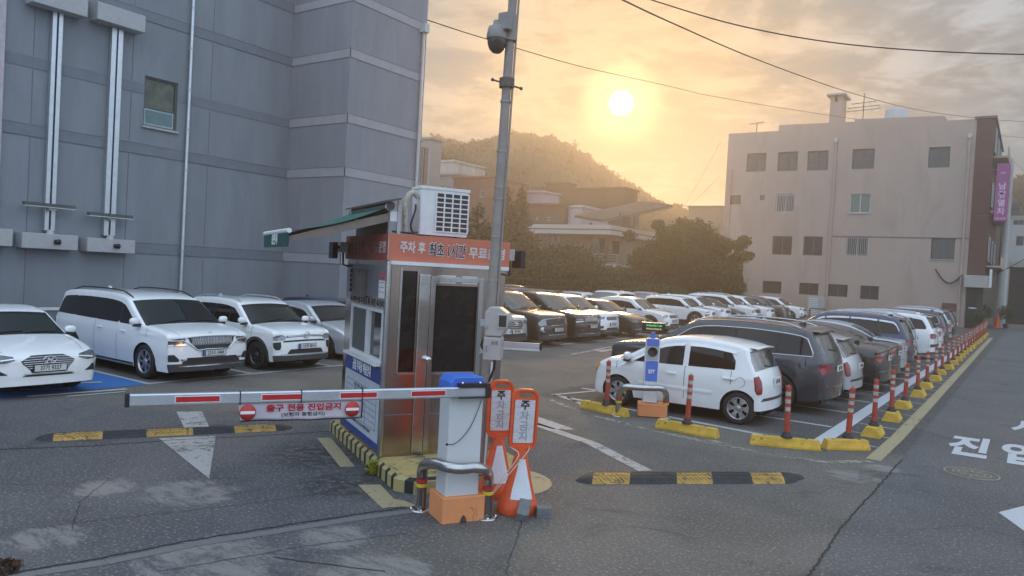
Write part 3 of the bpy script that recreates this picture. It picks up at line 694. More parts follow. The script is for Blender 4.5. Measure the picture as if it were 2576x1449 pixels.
        for k in range(-13, 13):
            for a, c in ((0, .5), (.5, 1)):
                f1 = (k+a)/13*.50; f2 = (k+c)/13*.50; zA, zB = (.93, .77) if a == 0 else (.77, .93); g.tube([S(tz(zA), f1, .012), S(tz(zB), f2, .012)], .005, 4)
        g.obj('grille_lattice', m_silver, root)
        bars([(.945, .62)], 1, rr=.012, name='grille_surround')
        g = MB()
        for sg in (1, -1): g.tube([S(tz(z_), sg*f_, .012) for z_, f_ in ((.935, .97), (.88, .68), (.82, .58), (.72, .46), (.675, .40), (.665, .3), (.68, .22), (.68, 0))], .014, 6)
        g.obj('grille_surround', m_chrome, root)
        lamp2([(tz(.945), .64, .985), (tz(.86), .64, .985), (tz(.80), .70, .96)], m_lensd); lamp2([(tz(.81), .60, .975), (tz(.78), .62, .95)], m_chrome, 'headlight_strip', .013)
        spatch([(tz(.52), -.62, .62), (tz(.44), -.72, .72), (tz(.40), -.74, .74)], 'bumper_intake', m_black, nf=12); spatch([(tz(.36), -.80, .80), (tz(.335), -.82, .82)], 'bumper_trim', m_chrome, nf=12, off=.014)
        spatch([(tz(.40), -.992, .992), (tz(.34), -.992, .992), (nt_-1.05, -.992, .992)], 'bumper_lip', m_clad, nf=16, off=.005)
        lamp2([(tz(.60), .88, .97), (tz(.50), .80, .98), (tz(.45), .80, .98)], m_black, 'fog_recess'); lamp2([(tz(.50), .62, .78), (tz(.46), .66, .76)], m_chrome, 'fog_trim', .014)
        front_plate(.60, plate, True); 
        p = S(tz(1.0), 0, .008); e = text('KIA', .06, m_chrome, root, 'emblem', p, (0, 1, 0), (-.5, 0, .5), bold=.03)
    elif F == 'tivoli':
        spatch([(tz(.885), -.62, .62), (tz(.84), -.62, .62)], 'grille', m_grille, nf=12, off=.006); bars([(.868, .60), (.852, .60)], 1); ring_logo(.865, 'S', .075)
        lamp2([(tz(.93), .78, .985), (tz(.86), .62, .985), (tz(.80), .66, .97), (tz(.775), .76, .90)], m_lens)
        spatch([(tz(.765), -.72, .72), (tz(.725), -.74, .74)], 'bumper_intake', m_black, nf=12)
        lamp2([(tz(.74), .80, .97), (tz(.62), .80, .97), (tz(.54), .84, .94)], m_black, 'fog_recess')
        spatch([(tz(.54), -.54, .54), (tz(.42), -.66, .66)], 'lower_grille', m_black, nf=12); spatch([(tz(.425), -.82, .82), (tz(.385), -.80, .80)], 'bumper_trim', m_silver, nf=12, off=.014)
        spatch([(tz(.40), -.992, .992), (tz(.34), -.992, .992), (nt_-1.05, -.992, .992)], 'bumper_lip', m_clad, nf=16, off=.004)
        front_plate(.60, plate, True)
    elif F in ('bigsuv', 'santafe', 'generic', 'konav', 'sport', 'diamond', 'french'):
        gz = bz-.02
        if kind in ('suv', 'coupesuv'): spatch([(tz(.41), -.992, .992), (tz(.36), -.992, .992), (nt_-1.05, -.992, .992)], 'bumper_lip', m_clad, nf=16, off=.003)
        if F == 'bigsuv':
            spatch([(tz(gz), -.62, .62), (tz(gz-.10), -.62, .62), (tz(gz-.20), -.50, .50)], 'grille', m_grille, nf=12); bars([(gz-.005, .92), (gz-.21, .46)], 1, rr=.014); lamp2([(tz(gz), .66, .985), (tz(gz-.10), .66, .985), (tz(gz-.20), .70, .95)], m_lens); ring_logo(gz-.09, 'KIA')
            spatch([(tz(.56), -.5, .5), (tz(.42), -.58, .58)], 'bumper_intake', m_black, nf=10); spatch([(tz(.42), -.6, .6), (tz(.40), -.6, .6)], 'bumper_trim', m_silver, nf=10, off=.014); lamp2([(tz(.66), .78, .90), (tz(.56), .84, .95), (tz(.50), .72, .86)], m_chrome, 'fog_trim'); front_plate(.56, plate)
        elif F == 'santafe':
            spatch([(tz(gz), -.46, .46), (tz(gz-.1), -.55, .55), (tz(gz-.26), -.36, .36)], 'grille', m_grille, nf=12); bars([(gz-.04, .46), (gz-.10, .5), (gz-.16, .46), (gz-.22, .38)], 1, rr=.014); ring_logo(gz-.10, 'H'); lamp2([(tz(gz+.02), .60, .98), (tz(gz-.10), .60, .98)], m_lens); spatch([(tz(.50), -.7, .7), (tz(.38), -.8, .8)], 'bumper_intake', m_black, nf=10); bars([(.50, .55)], 1, m_silver, 'bumper_trim', .02); front_plate(.56, plate)
        elif F == 'konav':
            spatch([(tz(gz-.06), -.28, .28), (tz(gz-.16), -.33, .33), (tz(gz-.34), -.20, .20)], 'grille', m_grille, nf=10); ring_logo(gz-.18, 'H'); lamp2([(tz(gz+.02), .62, .98), (tz(gz-.02), .60, .98)], m_lensd); lamp2([(tz(gz-.14), .66, .985), (tz(gz-.34), .70, .985)], m_clad, 'fog_recess', .012); lamp2([(tz(gz-.18), .70, .90), (tz(gz-.27), .72, .90)], m_lens, 'headlight', .02); spatch([(tz(.40), -.8, .8), (tz(.34), -.9, .9)], 'bumper_lip', m_clad, nf=10); front_plate(.52, plate)
        elif F == 'sport':
            spatch([(tz(gz), -.42, .42), (tz(gz-.06), -.46, .46), (tz(gz-.15), -.40, .40)], 'grille', m_grille, nf=12); lamp2([(tz(gz+.09), .80, .99), (tz(gz+.03), .64, .985), (tz(gz-.02), .66, .93)], m_lens); lamp2([(tz(.60), .70, .90), (tz(.54), .64, .94), (tz(.46), .70, .90)], m_lensd, 'fog_lamp'); spatch([(tz(.50), -.45, .45), (tz(.40), -.5, .5)], 'bumper_intake', m_black, nf=10); front_plate(.58, plate)
        elif F == 'diamond':
            spatch([(tz(gz), -.40, .40), (tz(gz-.12), -.58, .58), (tz(gz-.28), -.50, .50)], 'grille', m_grille, nf=12)
            g = MB()
            for i in range(6):
                for j in range(-8, 9):
                    f_ = (j+.5*(i % 2))/8*.5; p = S(tz(gz-.03-.045*i), f_, .012); g.add([(p[0], p[1], p[2]+.013), (p[0], p[1]+.013, p[2]), (p[0], p[1], p[2]-.013), (p[0], p[1]-.013, p[2])], [(0, 1, 2, 3)])
            g.obj('grille_studs', m_chrome, root, fix=False); ring_logo(gz-.03, 'H', .05); lamp2([(tz(gz+.03), .62, .99), (tz(gz-.06), .66, .97)], m_lensd); bars([(.36, .85)], 1, m_silver, 'bumper_trim', .016); front_plate(.47, plate)
        elif F == 'french':
            spatch([(tz(gz), -.46, .46), (tz(gz-.13), -.46, .46)], 'grille', m_grille, nf=10); bars([(gz-.03, .44), (gz-.06, .44), (gz-.09, .44)], 1, rr=.008); ring_logo(gz-.05, 'R', .08); lamp2([(tz(gz+.03), .56, .985), (tz(gz-.07), .60, .96)], m_lens); lamp2([(tz(.56), .72, .94), (tz(.46), .76, .94)], m_black, 'fog_recess'); spatch([(tz(.48), -.5, .5), (tz(.38), -.6, .6)], 'bumper_intake', m_black, nf=10); spatch([(tz(.36), -.7, .7), (tz(.345), -.7, .7)], 'bumper_trim', m_chrome, nf=10, off=.014); front_plate(.60, plate)
        else:
            spatch([(tz(gz), -.42, .42), (tz(gz-.15), -.46, .46)], 'grille', m_grille, nf=10); bars([(gz-.04, .42), (gz-.10, .42)], 1); lamp2([(tz(gz+.03), .60, .985), (tz(gz-.09), .62, .96)], m_lens); spatch([(tz(.46), -.6, .6), (tz(.36), -.7, .7)], 'bumper_intake', m_black, nf=10); front_plate(.55, plate)
    elif F == 'mini':
        lamp2([(tz(.83), .84, .99), (tz(.74), .70, .985), (tz(.66), .72, .93)], m_lens); lamp2([(tz(.86), .93, .995), (tz(.78), .95, .995)], m_amber, 'indicator', .012); spatch([(tz(.52), -.5, .5), (tz(.40), -.56, .56)], 'grille', m_grille, nf=10); front_plate(.56, plate)
    # -- rear
    def rlamp(rows_, m=m_tail, name='tail_light', off=.012):
        for sg in (1, -1): spatch([(t, sg*a, sg*c) for t, a, c in rows_], name, m, off=off, nf=6, sub=3)
    rt_ = rearplate if rearplate is not None else plate
    def rear_plate(zz):
        p = S(tz(zz, False), 0, .012); g = MB(); g.cbox((0, 0, 0), (.02,   .34 if old_plate else .46, .16 if old_plate else .11)); e = g.obj('licence_plate', m_plate, root); e.location = (p[0]-.01, p[1], p[2])
        if rt_: text(rt_, .10, m_ink, e, loc=(-.0125, 0, 0), right=(0, -1, 0), ext=.001, bold=.012, sx=.58 if old_plate else .72)
    if tail == 'hatch':
        rlamp([(tz(.92, False), .90, .985), (tz(.80, False), .84, .99), (tz(.66, False), .84, .99), (tz(.58, False), .88, .97)]); rear_plate(.76)
        spatch([(tz(.45, False), -.9, .9), (tz(.50, False), -.8, .8)], 'rear_valance', m_clad, nf=10)
    elif tail == 'suv':
        zt_ = pr['top'][4][1]-.05; rlamp([(tz(zt_+.02, False), .84, .985), (tz(zt_-.05, False), .46, .99), (tz(zt_-.13, False), .54, .99), (tz(zt_-.17, False), .62, .97)]); rear_plate(zt_-.22 if zt_ > 1.0 else zt_-.1)
        spatch([(tz(.50, False), -.99, .99), (tz(.60, False), -.99, .99)], 'rear_valance', m_clad if pc is not P_GREY else pc, nf=12, off=.004); rlamp([(tz(.58, False), .72, .88), (tz(.54, False), .72, .88)], m_tail, 'reflector')
        spatch([(tz(.52, False), -.45, .45), (tz(.55, False), -.45, .45)], 'bumper_trim', m_chrome, nf=10, off=.016)
    else:
        rlamp([(tz(.95, False), .62, .985), (tz(.88, False), .56, .99), (tz(.79, False), .60, .99), (tz(.74, False), .74, .95)]); rear_plate(.80)
        spatch([(tz(.50, False), -.95, .95), (tz(.515, False), -.95, .95)], 'bumper_trim', m_chrome, nf=12, off=.012); spatch([(tz(.93, False), -.5, .5), (tz(.945, False), -.5, .5)], 'boot_trim', m_chrome, nf=10, off=.012)
    if tail in ('hatch', 'suv') and kind != 'sedan':
        t1 = tx(pr['rw'][1]); a = S(t1+1.5, 0, 0); hwid = .78; g = MB(); rws = []
        for f_ in np.linspace(-hwid, hwid, 9):
            p = S(t1+2.5, f_, .004); q = S(t1+.4, f_, .004); rws.append([p, (q[0]-.10, q[1], q[2]+.035), (q[0]-.10, q[1], q[2]+.010), (q[0]+.06, q[1], q[2]-.03)])
        g.grid(rws); g.obj('rear_spoiler', pc, root)
        p = S(tx(pr['rw'][0])+.3, 0, .02); q = S(tx(pr['rw'][0])+1.2, .45, .02); MB().tube([p, q], .010, 5).obj('rear_wiper', m_black, root)
    CARS.append(root); return root
def fx(fr_x, L): return fr_x-L/2       # centre for a car facing +x whose nose is at fr_x
gL = 'cars parked nose out along the grey building'; gM = 'cars in the middle row, nose to the aisle'; gR = 'cars parked tail to the side street'; gB = 'cars at the back of the lot by the hedge'
def L_(k, label, nose, y, **kw): L = kw.pop('L', 4.7); return car(k, label, (nose-L*kw.get('scale', 1)/2, y), 0.0, L=L, **kw)
L_('sedan', 'white sedan with wide barred grille, nearest car at the left edge beside the blue bay', -12.85, 5.80, L=4.85, W=1.86, pc=P_WHITE, front='hexsedan', plate='37가 9327', group=gL, scale=.91, rim='twin', tail='sedan')
L_('van', 'white people carrier with zigzag grille and black roof rails, beside the blue bay', -12.85, 8.75, L=5.15, W=1.99, pc=P_WHITE, front='carnival', plate='233소 3484', group=gL, scale=.91, rim='seven', rails=True, railm=m_black, skid=True, chrome=False, tail='suv')
L_('suv', 'white compact crossover with black lower cladding beside the people carrier', -13.0, 11.15, L=4.22, W=1.80, H=1.62, pc=P_WHITE, front='tivoli', plate='115무 8014', group=gL, scale=.91, rim='ten', rails=True, clad=m_clad, r=.335)
L_('sedan', 'silver rounded sedan parked behind the booth window side', -13.5, 13.65, L=4.75, W=1.83, H=1.50, pc=P_SILVER, front='generic', group=gL, scale=.91, rim='ten', tail='sedan', visor=True)
L_('suv', 'dark blue sport utility car half hidden behind the pay booth', -15.4, 16.0, L=4.6, W=1.86, H=1.5, pc=P_NAVY, front='generic', group=gL, scale=.88, tail='suv')
L_('suv', 'silver sport utility car with four-bar grille behind the camera box', -13.1, 19.5, L=4.7, W=1.88, H=1.69, pc=P_SILVER, front='santafe', plate='00보 8695', group=gM, rim='five')
M = [
 ('suv', 'black sport utility car with tall square nose and roof rails', -12.85, 21.6, dict(L=4.93, W=1.92, H=1.79, pc=P_BLACK, front='bigsuv', plate='147더 3389', rails=True, rim='twin')),
 ('van', 'black people carrier with bright grille surround', -12.95, 24.2, dict(L=5.15, W=1.99, pc=P_BLACK, front='carnival', plate='137누 1106', rails=True, rim='seven')),
 ('suv', 'pale grey boxy crossover squeezed between two black cars', -13.2, 26.3, dict(L=4.45, W=1.84, H=1.66, pc=P_WHITE, front='french', plate='172버 6600', rim='five')),
 ('sedan', 'black sedan with studded diamond grille', -13.0, 28.8, dict(L=4.95, W=1.87, pc=P_BLACK, front='diamond', plate='152루 5175', rim='ten', tail='sedan')),
 ('coupesuv', 'white crossover with sloping coupe roof and black arches', -13.1, 32.2, dict(L=4.57, W=1.82, pc=P_WHITE, front='french', plate='318주 2045', rim='twin', clad=m_clad, tail='sedan')),
 ('suv', 'white small crossover with grey cladding round its wheels', -14.1, 40.2, dict(L=4.17, W=1.80, H=1.57, pc=P_WHITE, front='konav', plate='53다 2277', rim='five', clad=m_clad)),
 ('suv', 'white crossover with tiger-nose grille and round fog lamps', -14.1, 42.6, dict(L=4.48, W=1.86, H=1.64, pc=P_WHITE, front='sport', plate='64모 9012', rim='ten')),
 ('sedan', 'black low saloon between white crossovers', -14.0, 45.0, dict(L=4.85, W=1.86, pc=P_BLACK, front='generic', plate='27우 3641', rim='five', tail='sedan')),
 ('suv', 'large white sport utility car with roof rails beyond the black saloon', -13.8, 47.4, dict(L=4.8, W=1.9, H=1.73, pc=P_WHITE, front='bigsuv', plate='31거 7780', rails=True, rim='twin')),
 ('suv', 'white older sport utility car with chrome grille', -13.6, 49.8, dict(L=4.6, W=1.88, H=1.70, pc=P_WHITE, front='generic', plate='12허 4468', rim='five')),
 ('suv', 'graphite sport utility car with chrome window line near the beige building', -13.5, 53.2, dict(L=4.7, W=1.89, H=1.68, pc=P_GREY, front='sport', plate='48로 5521', rim='ten', chromewin=True)),
 ('suv', 'white sport utility car last in the row against the beige building', -13.2, 56.5, dict(L=4.6, W=1.87, H=1.66, pc=P_WHITE, front='sport', plate='', rim='five')),
]
for k, lb, nx, y, kw in M: L_(k, lb, nx, y, group=gM, wsm=m_glass3, **kw)
# right row: nose to -x, tail at about x = -2.7
def R_(k, label, tail_x, y, **kw): L = kw.pop('L', 4.7); return car(k, label, (tail_x-L*kw.get('scale', 1)/2, y), math.pi, L=L, group=gR, rwm=m_glass3, **kw)
R_('hatch', 'small white five-door hatchback with silver wheels and red tail lamps behind the yellow blocks', -3.58, 13.62, L=3.535, W=1.595, H=1.48, pc=P_WHITE, front='mini', plate='12로 1638', tail='hatch', rim='hub', fuel=True, visor=True, old_plate=True, r=.285, scale=.965)
R_('suv', 'large graphite sport utility car with chrome window line beside the small white hatchback', -3.0, 15.85, L=4.78, W=1.89, H=1.69, pc=P_GREY, front='sport', plate='58우 6234', tail='suv', rim='ten', chromewin=True, rails=True, railm=m_silver, r=.37)
R_('hatch', 'silver hatchback with roof spoiler beside the graphite sport utility car', -3.0, 18.2, L=4.3, W=1.79, H=1.44, pc=P_SILVER, front='generic', plate='41버 3620', tail='hatch', rim='five', r=.32)
R_('sedan', 'black luxury saloon with big red tail lamps and chrome bumper strip', -2.75, 20.5, L=5.0, W=1.89, H=1.48, pc=P_BLACK, front='generic', plate='21고 7719', tail='sedan', rim='ten', chromewin=True)
R_('sedan', 'dark brown saloon beside the black luxury saloon', -2.8, 22.6, L=4.9, W=1.86, pc=P_BROWN, front='generic', plate='02도 1254', tail='sedan', rim='five')
R_('sedan', 'ice blue saloon with curved roof in front of the navy car', -2.9, 24.7, L=4.9, W=1.86, pc=P_LBLUE, front='generic', plate='35마 8861', tail='sedan', rim='five')
R_('suv', 'navy sport utility car with chrome window visors', -2.95, 26.9, L=4.72, W=1.88, H=1.69, pc=P_NAVY, front='santafe', plate='66서 2917', tail='suv', rim='ten', visor=True, chrome=True, rails=True)
R_('suv', 'silver-blue sport utility car beside the navy one', -3.15, 29.4, L=4.78, W=1.89, H=1.69, pc=P_LBLUE, front='bigsuv', plate='19누 4402', tail='suv', rim='five', rails=True)
R_('suv', 'white sport utility car with wide bumper lamps, mid right row', -2.75, 32.2, L=4.77, W=1.9, H=1.70, pc=P_WHITE, front='santafe', plate='70조 1185', tail='suv', rim='five', rails=True)
R_('sedan', 'white saloon between the white and the black sport utility cars', -2.9, 36.0, L=4.85, W=1.86, pc=P_WHITE, front='generic', plate='84부 3396', tail='sedan', rim='five')
R_('suv', 'black sport utility car with chrome window line towards the far end', -3.0, 39.6, L=4.7, W=1.89, H=1.70, pc=P_BLACK, front='generic', plate='25어 9043', tail='suv', rim='five', chromewin=True)
R_('suv', 'pale blue sport utility car near the far end of the right row', -3.2, 44.0, L=4.5, W=1.85, H=1.72, pc=P_LBLUE, front='generic', tail='suv', rim='five', rails=True)
R_('suv', 'dark grey sport utility car last in the right row by the black door', -3.3, 48.6, L=4.6, W=1.85, H=1.70, pc=P_BROWN, front='generic', tail='suv', rim='five')
# back of the lot: noses towards -y
def B_(k, label, px, py, d, hd=-math.pi/2, z=0, **kw): p = D(px, py, d); return car(k, label, (p.x, p.y), hd, group=gB, z=z, **kw)
def Bx(k, label, x, y, **kw): return car(k, label, (x, y), -math.pi/2, group=gB, wsm=m_glass3, **kw)
Bx('sedan', 'white sedan at the back, left of the white crossover', -22.5, 39.6, L=4.8, pc=P_WHITE, tail='sedan')
Bx('suv', 'white crossover at the back below the balcony house', -20.2, 39.4, L=4.4, H=1.66, pc=P_WHITE)
Bx('sedan', 'grey rounded car at the back under the big tree', -21.2, 46.5, L=4.5, H=1.6, pc=P_SILVER, tail='sedan')
Bx('suv', 'dark sport utility car behind the camera pole, at the back', -21.5, 29.5, L=4.7, H=1.8, pc=P_BROWN)
# ---------- buildings
m_gwall = mat('grey_blue_stucco', (.245, .268, .300), .85, var=.07, vs=1.6, bump=.4, bs=45, stain=((.20, .22, .25), .9, .52, .4), vscale=(1, 1, .22))
m_gband = mat('grey_blue_band', (.195, .215, .248), .85, var=.06, vs=3, bump=.2)
m_gband2 = mat('pale_band', (.35, .36, .385), .85, var=.06, vs=3, bump=.2)
m_gcap = mat('parapet_cap', (.42, .42, .42), .7)
m_joint = mat('wall_joint', (.135, .15, .175), .9)
m_box = mat('pale_metal_box', (.44, .44, .45), .5, var=.06)
m_win = mat('window_glass', (.045, .055, .06), .06, var=.3, vs=2, spec=.8)
m_wing = mat('green_window_glass', (.075, .10, .065), .12, var=.4, vs=3, spec=.6)
m_wint = mat('teal_window_glass', (.10, .19, .20), .12, var=.15, spec=.6)
m_frame = mat('window_frame', (.50, .52, .52), .4, var=.05)
m_framed = mat('dark_window_frame', (.09, .10, .10), .4)
m_beige = mat('beige_stucco', (.45, .355, .305), .88, var=.05, vs=.5, bump=.25, bs=20, stain=((.36, .285, .24), .6, .52, .5), vscale=(1, 1, .3))
def holes(g, o, u, zr, hs, n, dep, mi=0):
    """wall from o along u (length L), z range zr, with rectangular holes hs (u0,u1,z0,z1); n = outward normal"""
    o = Vector((o[0], o[1], 0)); u = Vector((u[0], u[1], 0)); L = u.length; u = u/L; n = Vector((n[0], n[1], 0)).normalized()
    us = sorted({0, L} | {h[0] for h in hs} | {h[1] for h in hs}); zs = sorted({zr[0], zr[1]} | {h[2] for h in hs} | {h[3] for h in hs})
    P = lambda a, z, d=0: tuple(o+u*a-n*d+Vector((0, 0, z)))
    for a, b in zip(us, us[1:]):
        for c, d in zip(zs, zs[1:]):
            if any(h[0]-1e-6 <= a and b <= h[1]+1e-6 and h[2]-1e-6 <= c and d <= h[3]+1e-6 for h in hs): continue
            g.add([P(a, c), P(b, c), P(b, d), P(a, d)], [(0, 1, 2, 3)], mi)
    for h in hs:
        a, b, c, d = h
        for q in (((a, c), (b, c)), ((b, c), (b, d)), ((b, d), (a, d)), ((a, d), (a, c))):
            (x0, z0), (x1, z1) = q; g.add([P(x0, z0), P(x1, z1), P(x1, z1, dep), P(x0, z0, dep)], [(0, 1, 2, 3)], mi)
def window(par, o, u, n, h, dep, glass=None, fr=None, style='slide', sill=True):
    """frame and panes set in hole h"""
    o = Vector((o[0], o[1], 0)); u = Vector((u[0], u[1], 0)).normalized(); n = Vector((n[0], n[1], 0)).normalized(); a, b, c, d = h; W_, H_ = b-a, d-c
    T = Matrix((u, -n, Vector((0, 0, 1)))).transposed().to_4x4(); T.translation = o+u*a+Vector((0, 0, c))-n*(dep-.06); t = max(.04, min(W_, H_)*.05)
    g = MB(); g.M = T; g.box(0, W_, .03, .06, 0, H_); w = g.obj('window', glass or m_win, par)
    g = MB(); g.M = T
    for q in ((0, W_, 0, t), (0, W_, H_-t, H_), (0, t, t, H_-t), (W_-t, W_, t, H_-t)): g.box(q[0], q[1], -.02, .03, q[2], q[3])
    if style in ('slide', 'bars'): g.box(W_/2-t*.5, W_/2+t*.5, -.02, .028, t, H_-t)
    if style == 'three':
        for k in (1, 2): g.box(W_*k/3-t*.5, W_*k/3+t*.5, -.02, .028, t, H_-t)
    g.obj('window_frame', fr or m_framed, w)
    if style == 'bars':
        g = MB(); g.M = T
        for k in range(1, 12): g.box(W_*k/12-.015, W_*k/12+.015, -.10, -.07, .02, H_-.02)
        for z in (.12, H_-.14): g.box(-.06, W_+.06, -.07, -.04, z, z+.04)
        g.obj('window_bars', m_frame, w)
    if sill:
        g = MB(); g.M = T; g.box(-.05, W_+.05, -dep-.02, -.02, -.06, -.003); g.obj('window_sill', m_gcap, w)
    return w
# grey building on the left
XM, XP = -21.0, -18.2; YC = AX(708, 740, XM).y; YE = AX(1049, 560, XP).y; HB = 12.2
gb = thing('grey_building', 'tall blue-grey stucco building with banded walls filling the left side', 'building', (XM, 0, 0))
def loc(o, par): o.matrix_parent_inverse = Matrix.Translation(-par.location) if par.rotation_euler.z == 0 else par.matrix_world.inverted(); return o
e1 = lambda cx, cy: AX(cx*.485, cy*.485, XM)
p, q = e1(740, 662), e1(925, 418); wh = (p.y+20, e1(922, 500).y+20, e1(912, 683).z, e1(742, 387).z)
g = MB(); holes(g, (XM, -20), (0, YC+20), (0, HB), [wh], (1, 0), .14)
holes(g, (XM, YC), (XP-XM, 0), (0, HB), [], (0, -1), .1); holes(g, (XP, YC), (0, YE-YC), (0, HB), [], (1, 0), .1); holes(g, (XP, YE), (-14, 0), (0, HB), [], (0, 1), .1)
g.add([(XM, -20, HB-.02), (XM, YC, HB-.02), (XP, YC, HB-.02), (XP, YE, HB-.02), (XP-14, YE, HB-.02), (XP-14, -20, HB-.02)], [tuple(range(6))])
loc(g.obj('wall', m_gwall, gb, fix=False), gb)
for a, b in ((2.36, 2.66), (5.17, 5.46), (6.87, 7.16), (8.94, 9.22), (10.72, 11.0)):
    for nm, qd in (('wall_band', (XM+.012, -20, XM+.012, YC)), ('wall_band', (XM, YC-.012, XP+.012, YC-.012)), ('wall_band', (XP+.012, YC-.012, XP+.012, YE))):
        x0, y0, x1, y1 = qd
        if nm and a == 6.87 and y0 == -20:       # the window interrupts this band
            parts_ = [(y0, wh[0]-20-.03), (wh[1]-20+.03, y1)]
            for ya, yb in parts_:
                g = MB(); g.box(XM-.01, XM+.012, ya, yb, a, b); loc(g.obj(nm, m_gband, gb), gb)
            continue
        g = MB()
        if x0 == x1: g.box(x0-.022, x0, y0, y1, a, b)
        else: g.box(x0, x1, y0, y0+.022, a, b)
        loc(g.obj(nm, m_gband if y0 == -20 else m_gband2, gb), gb)
        for zz in (a, b):
            g = MB()
            if x0 == x1: g.box(x0-.01, x0+.004, y0, y1, zz-.008, zz+.008)
            else: g.box(x0, x1, y0-.004, y0+.01, zz-.008, zz+.008)
            loc(g.obj('wall_joint', m_joint, gb), gb)
ys_ = [e1(165, 500).y, e1(676, 600).y, e1(1095, 450).y]
for y in ys_+[ys_[0]-4.4, ys_[0]-8.8]:
    for z0, z1 in ((0.1, 2.33), (2.69, 5.14), (5.49, 6.84), (7.19, 8.91), (9.25, 10.7)):
        if y == ys_[1] and z0 < 0: continue
        loc(MB().box(XM-.01, XM+.004, y-.009, y+.009, z0, z1).obj('wall_joint', m_joint, gb), gb)
g = MB(); g.box(XM-.2, XM+.12, -20, YC-.121, HB, HB+.18); loc(g.obj('parapet', m_gcap, gb), gb)
g = MB(); g.box(XM-.2, XP+.12, YC-.12, YC+.15, HB, HB+.18).box(XP-.2, XP+.12, YC+.15, YE+.12, HB, HB+.18); loc(g.obj('parapet', m_gcap, gb), gb)
w = window(gb, (XM, -20), (0, 1), (1, 0), wh, .13, m_wing, m_framed, 'plain', True); loc(w, gb)
zs_ = e1(742, 545).z; g = MB(); g.box(XM-.125, XM-.06, wh[0]-20+.05, wh[1]-20-.05, zs_-.04, zs_+.03); loc(g.obj('window_transom', m_framed, gb), gb)
g = MB(); g.box(XM-.10, XM-.085, wh[0]-20+.10, wh[1]-20-.10, wh[2]+.10, zs_-.10); loc(g.obj('window_pane', m_wint, gb), gb)
g = MB(); g.box(XM-.11, XM-.075, wh[0]-20+.06, wh[1]-20-.06, wh[2]+.05, wh[2]+.10).box(XM-.11, XM-.075, wh[0]-20+.06, wh[1]-20-.06, zs_-.10, zs_-.05).box(XM-.11, XM-.075, wh[0]-20+.06, wh[0]-20+.1, wh[2]+.10, zs_-.10).box(XM-.11, XM-.075, wh[1]-20-.1, wh[1]-20-.06, wh[2]+.10, zs_-.10); loc(g.obj('window_sash', mat('pale_teal_frame', (.32, .45, .46), .5), gb), gb)
def downpipe(par, x, y, nx, ny, z1, r=.05, m=None, hopper=False):
    g = MB(); zz = [0.1+(z1-.1)*k/10 for k in range(11)]; g.tube([(x+nx*.10, y+ny*.10, z) for z in zz], r, 10); o = loc(g.obj('downpipe', m or m_alu, par), par)
    for z in zz[1:]:
        g = MB(); g.lathe([(r*1.25, z-.02), (r*1.25, z+.02)], (x+nx*.10, y+ny*.10, 0)).cbox((x+nx*.05, y+ny*.05, z), (.06+abs(nx)*.04, .06+abs(ny)*.04, .02)); loc(g.obj('pipe_bracket', m_frame, par), par)
    if hopper: loc(MB().cbox((x+nx*.12, y+ny*.12, z1+.12), (.24, .24, .3)).obj('rain_hopper', m_frame, par), par)
downpipe(gb, XM, e1(972, 500).y, 1, 0, HB-.1)
downpipe(gb, XP, YE-.25, 1, 0, AX(1070, 85, XP).z, .05, m_frame, True)
g = MB(); g.box(XM+.0, XM+.12, e1(0, 300).y-.45, e1(12, 300).y, .02, HB); loc(g.obj('corner_pilaster', mat('pink_white_trim', (.52, .46, .50), .7), gb), gb)
# banner lifts
def lift(label, cx0, cx1, colx0, colx1, ytop, ybot, box_y, bar, base, spot):
    p0, p1 = e1(colx0, ybot), e1(colx1, ybot); yc = (p0.y+p1.y)/2; root = thing('banner_lift', label, 'banner frame', (XM, yc, 0), 0, 'banner lifts on the grey wall')
    hw_ = (p1.y-p0.y)/2; zt, zb = e1((colx0+colx1)/2, ytop).z, e1((colx0+colx1)/2, ybot).z
    g = MB(); g.box(.02, .16, -hw_, -.025, zb, zt).box(.02, .16, .025, hw_, zb, zt); loc2 = g.obj('column', m_alu, root)
    MB().box(.02, .11, -.024, .024, zb, zt).obj('column_slot', mat('blue_black_slot', (.03, .04, .07), .5), root)
    a, b = e1(cx0, box_y[0]), e1(cx1, box_y[1]); zlo, zhi = box_y[2], box_y[3]
    MB().box(.02, .45, a.y-yc, b.y-yc, zlo, zhi).obj('motor_box', m_box, root, bevel=.01)
    a, b = e1(base[0], base[2]), e1(base[1], base[2]); zl_, zh_ = e1((base[0]+base[1])/2, base[3]).z, e1((base[0]+base[1])/2, base[2]).z
    MB().box(.02, .40, a.y-yc, b.y-yc, zl_, zh_).obj('base_box', m_box, root, bevel=.01)
    MB().lathe([(.10, 0), (.07, .10), (.03, .11)], (.20, .0, zh_), 2).obj('column_foot', m_box, root)
    a, b = e1(bar[0], bar[2]), e1(bar[1], bar[2]); z = e1((bar[0]+bar[1])/2, bar[2]).z
    MB().box(.20, .34, a.y-yc, b.y-yc, z-.03, z+.06).box(.345, .35, a.y-yc, b.y-yc, z-.03, z).obj('crossbar', m_framed, root); MB().box(.20, .36, a.y-yc, b.y-yc, z-.045, z-.031).obj('crossbar_edge', m_white, root)
    MB().prism([(-.13, z-.05), (.13, z-.05), (.06, z-.12), (-.06, z-.12)], 0, .17, .30).obj('carriage', m_box, root)
    MB().lathe([(.05, 0), (.07, .10), (.07, .13)], (.46, 0, (zl_+zh_)/2), 1, 12).obj('spotlight', m_black, root)
lift('banner lift on grey wall, left one of two, box cut by the top edge', 130, 412, 215, 268, 40, 1195, (-40, 60, e1(270, 62).z, e1(270, 62).z+.55), (95, 360, 1068), (78, 368, 1212, 1290), 0)
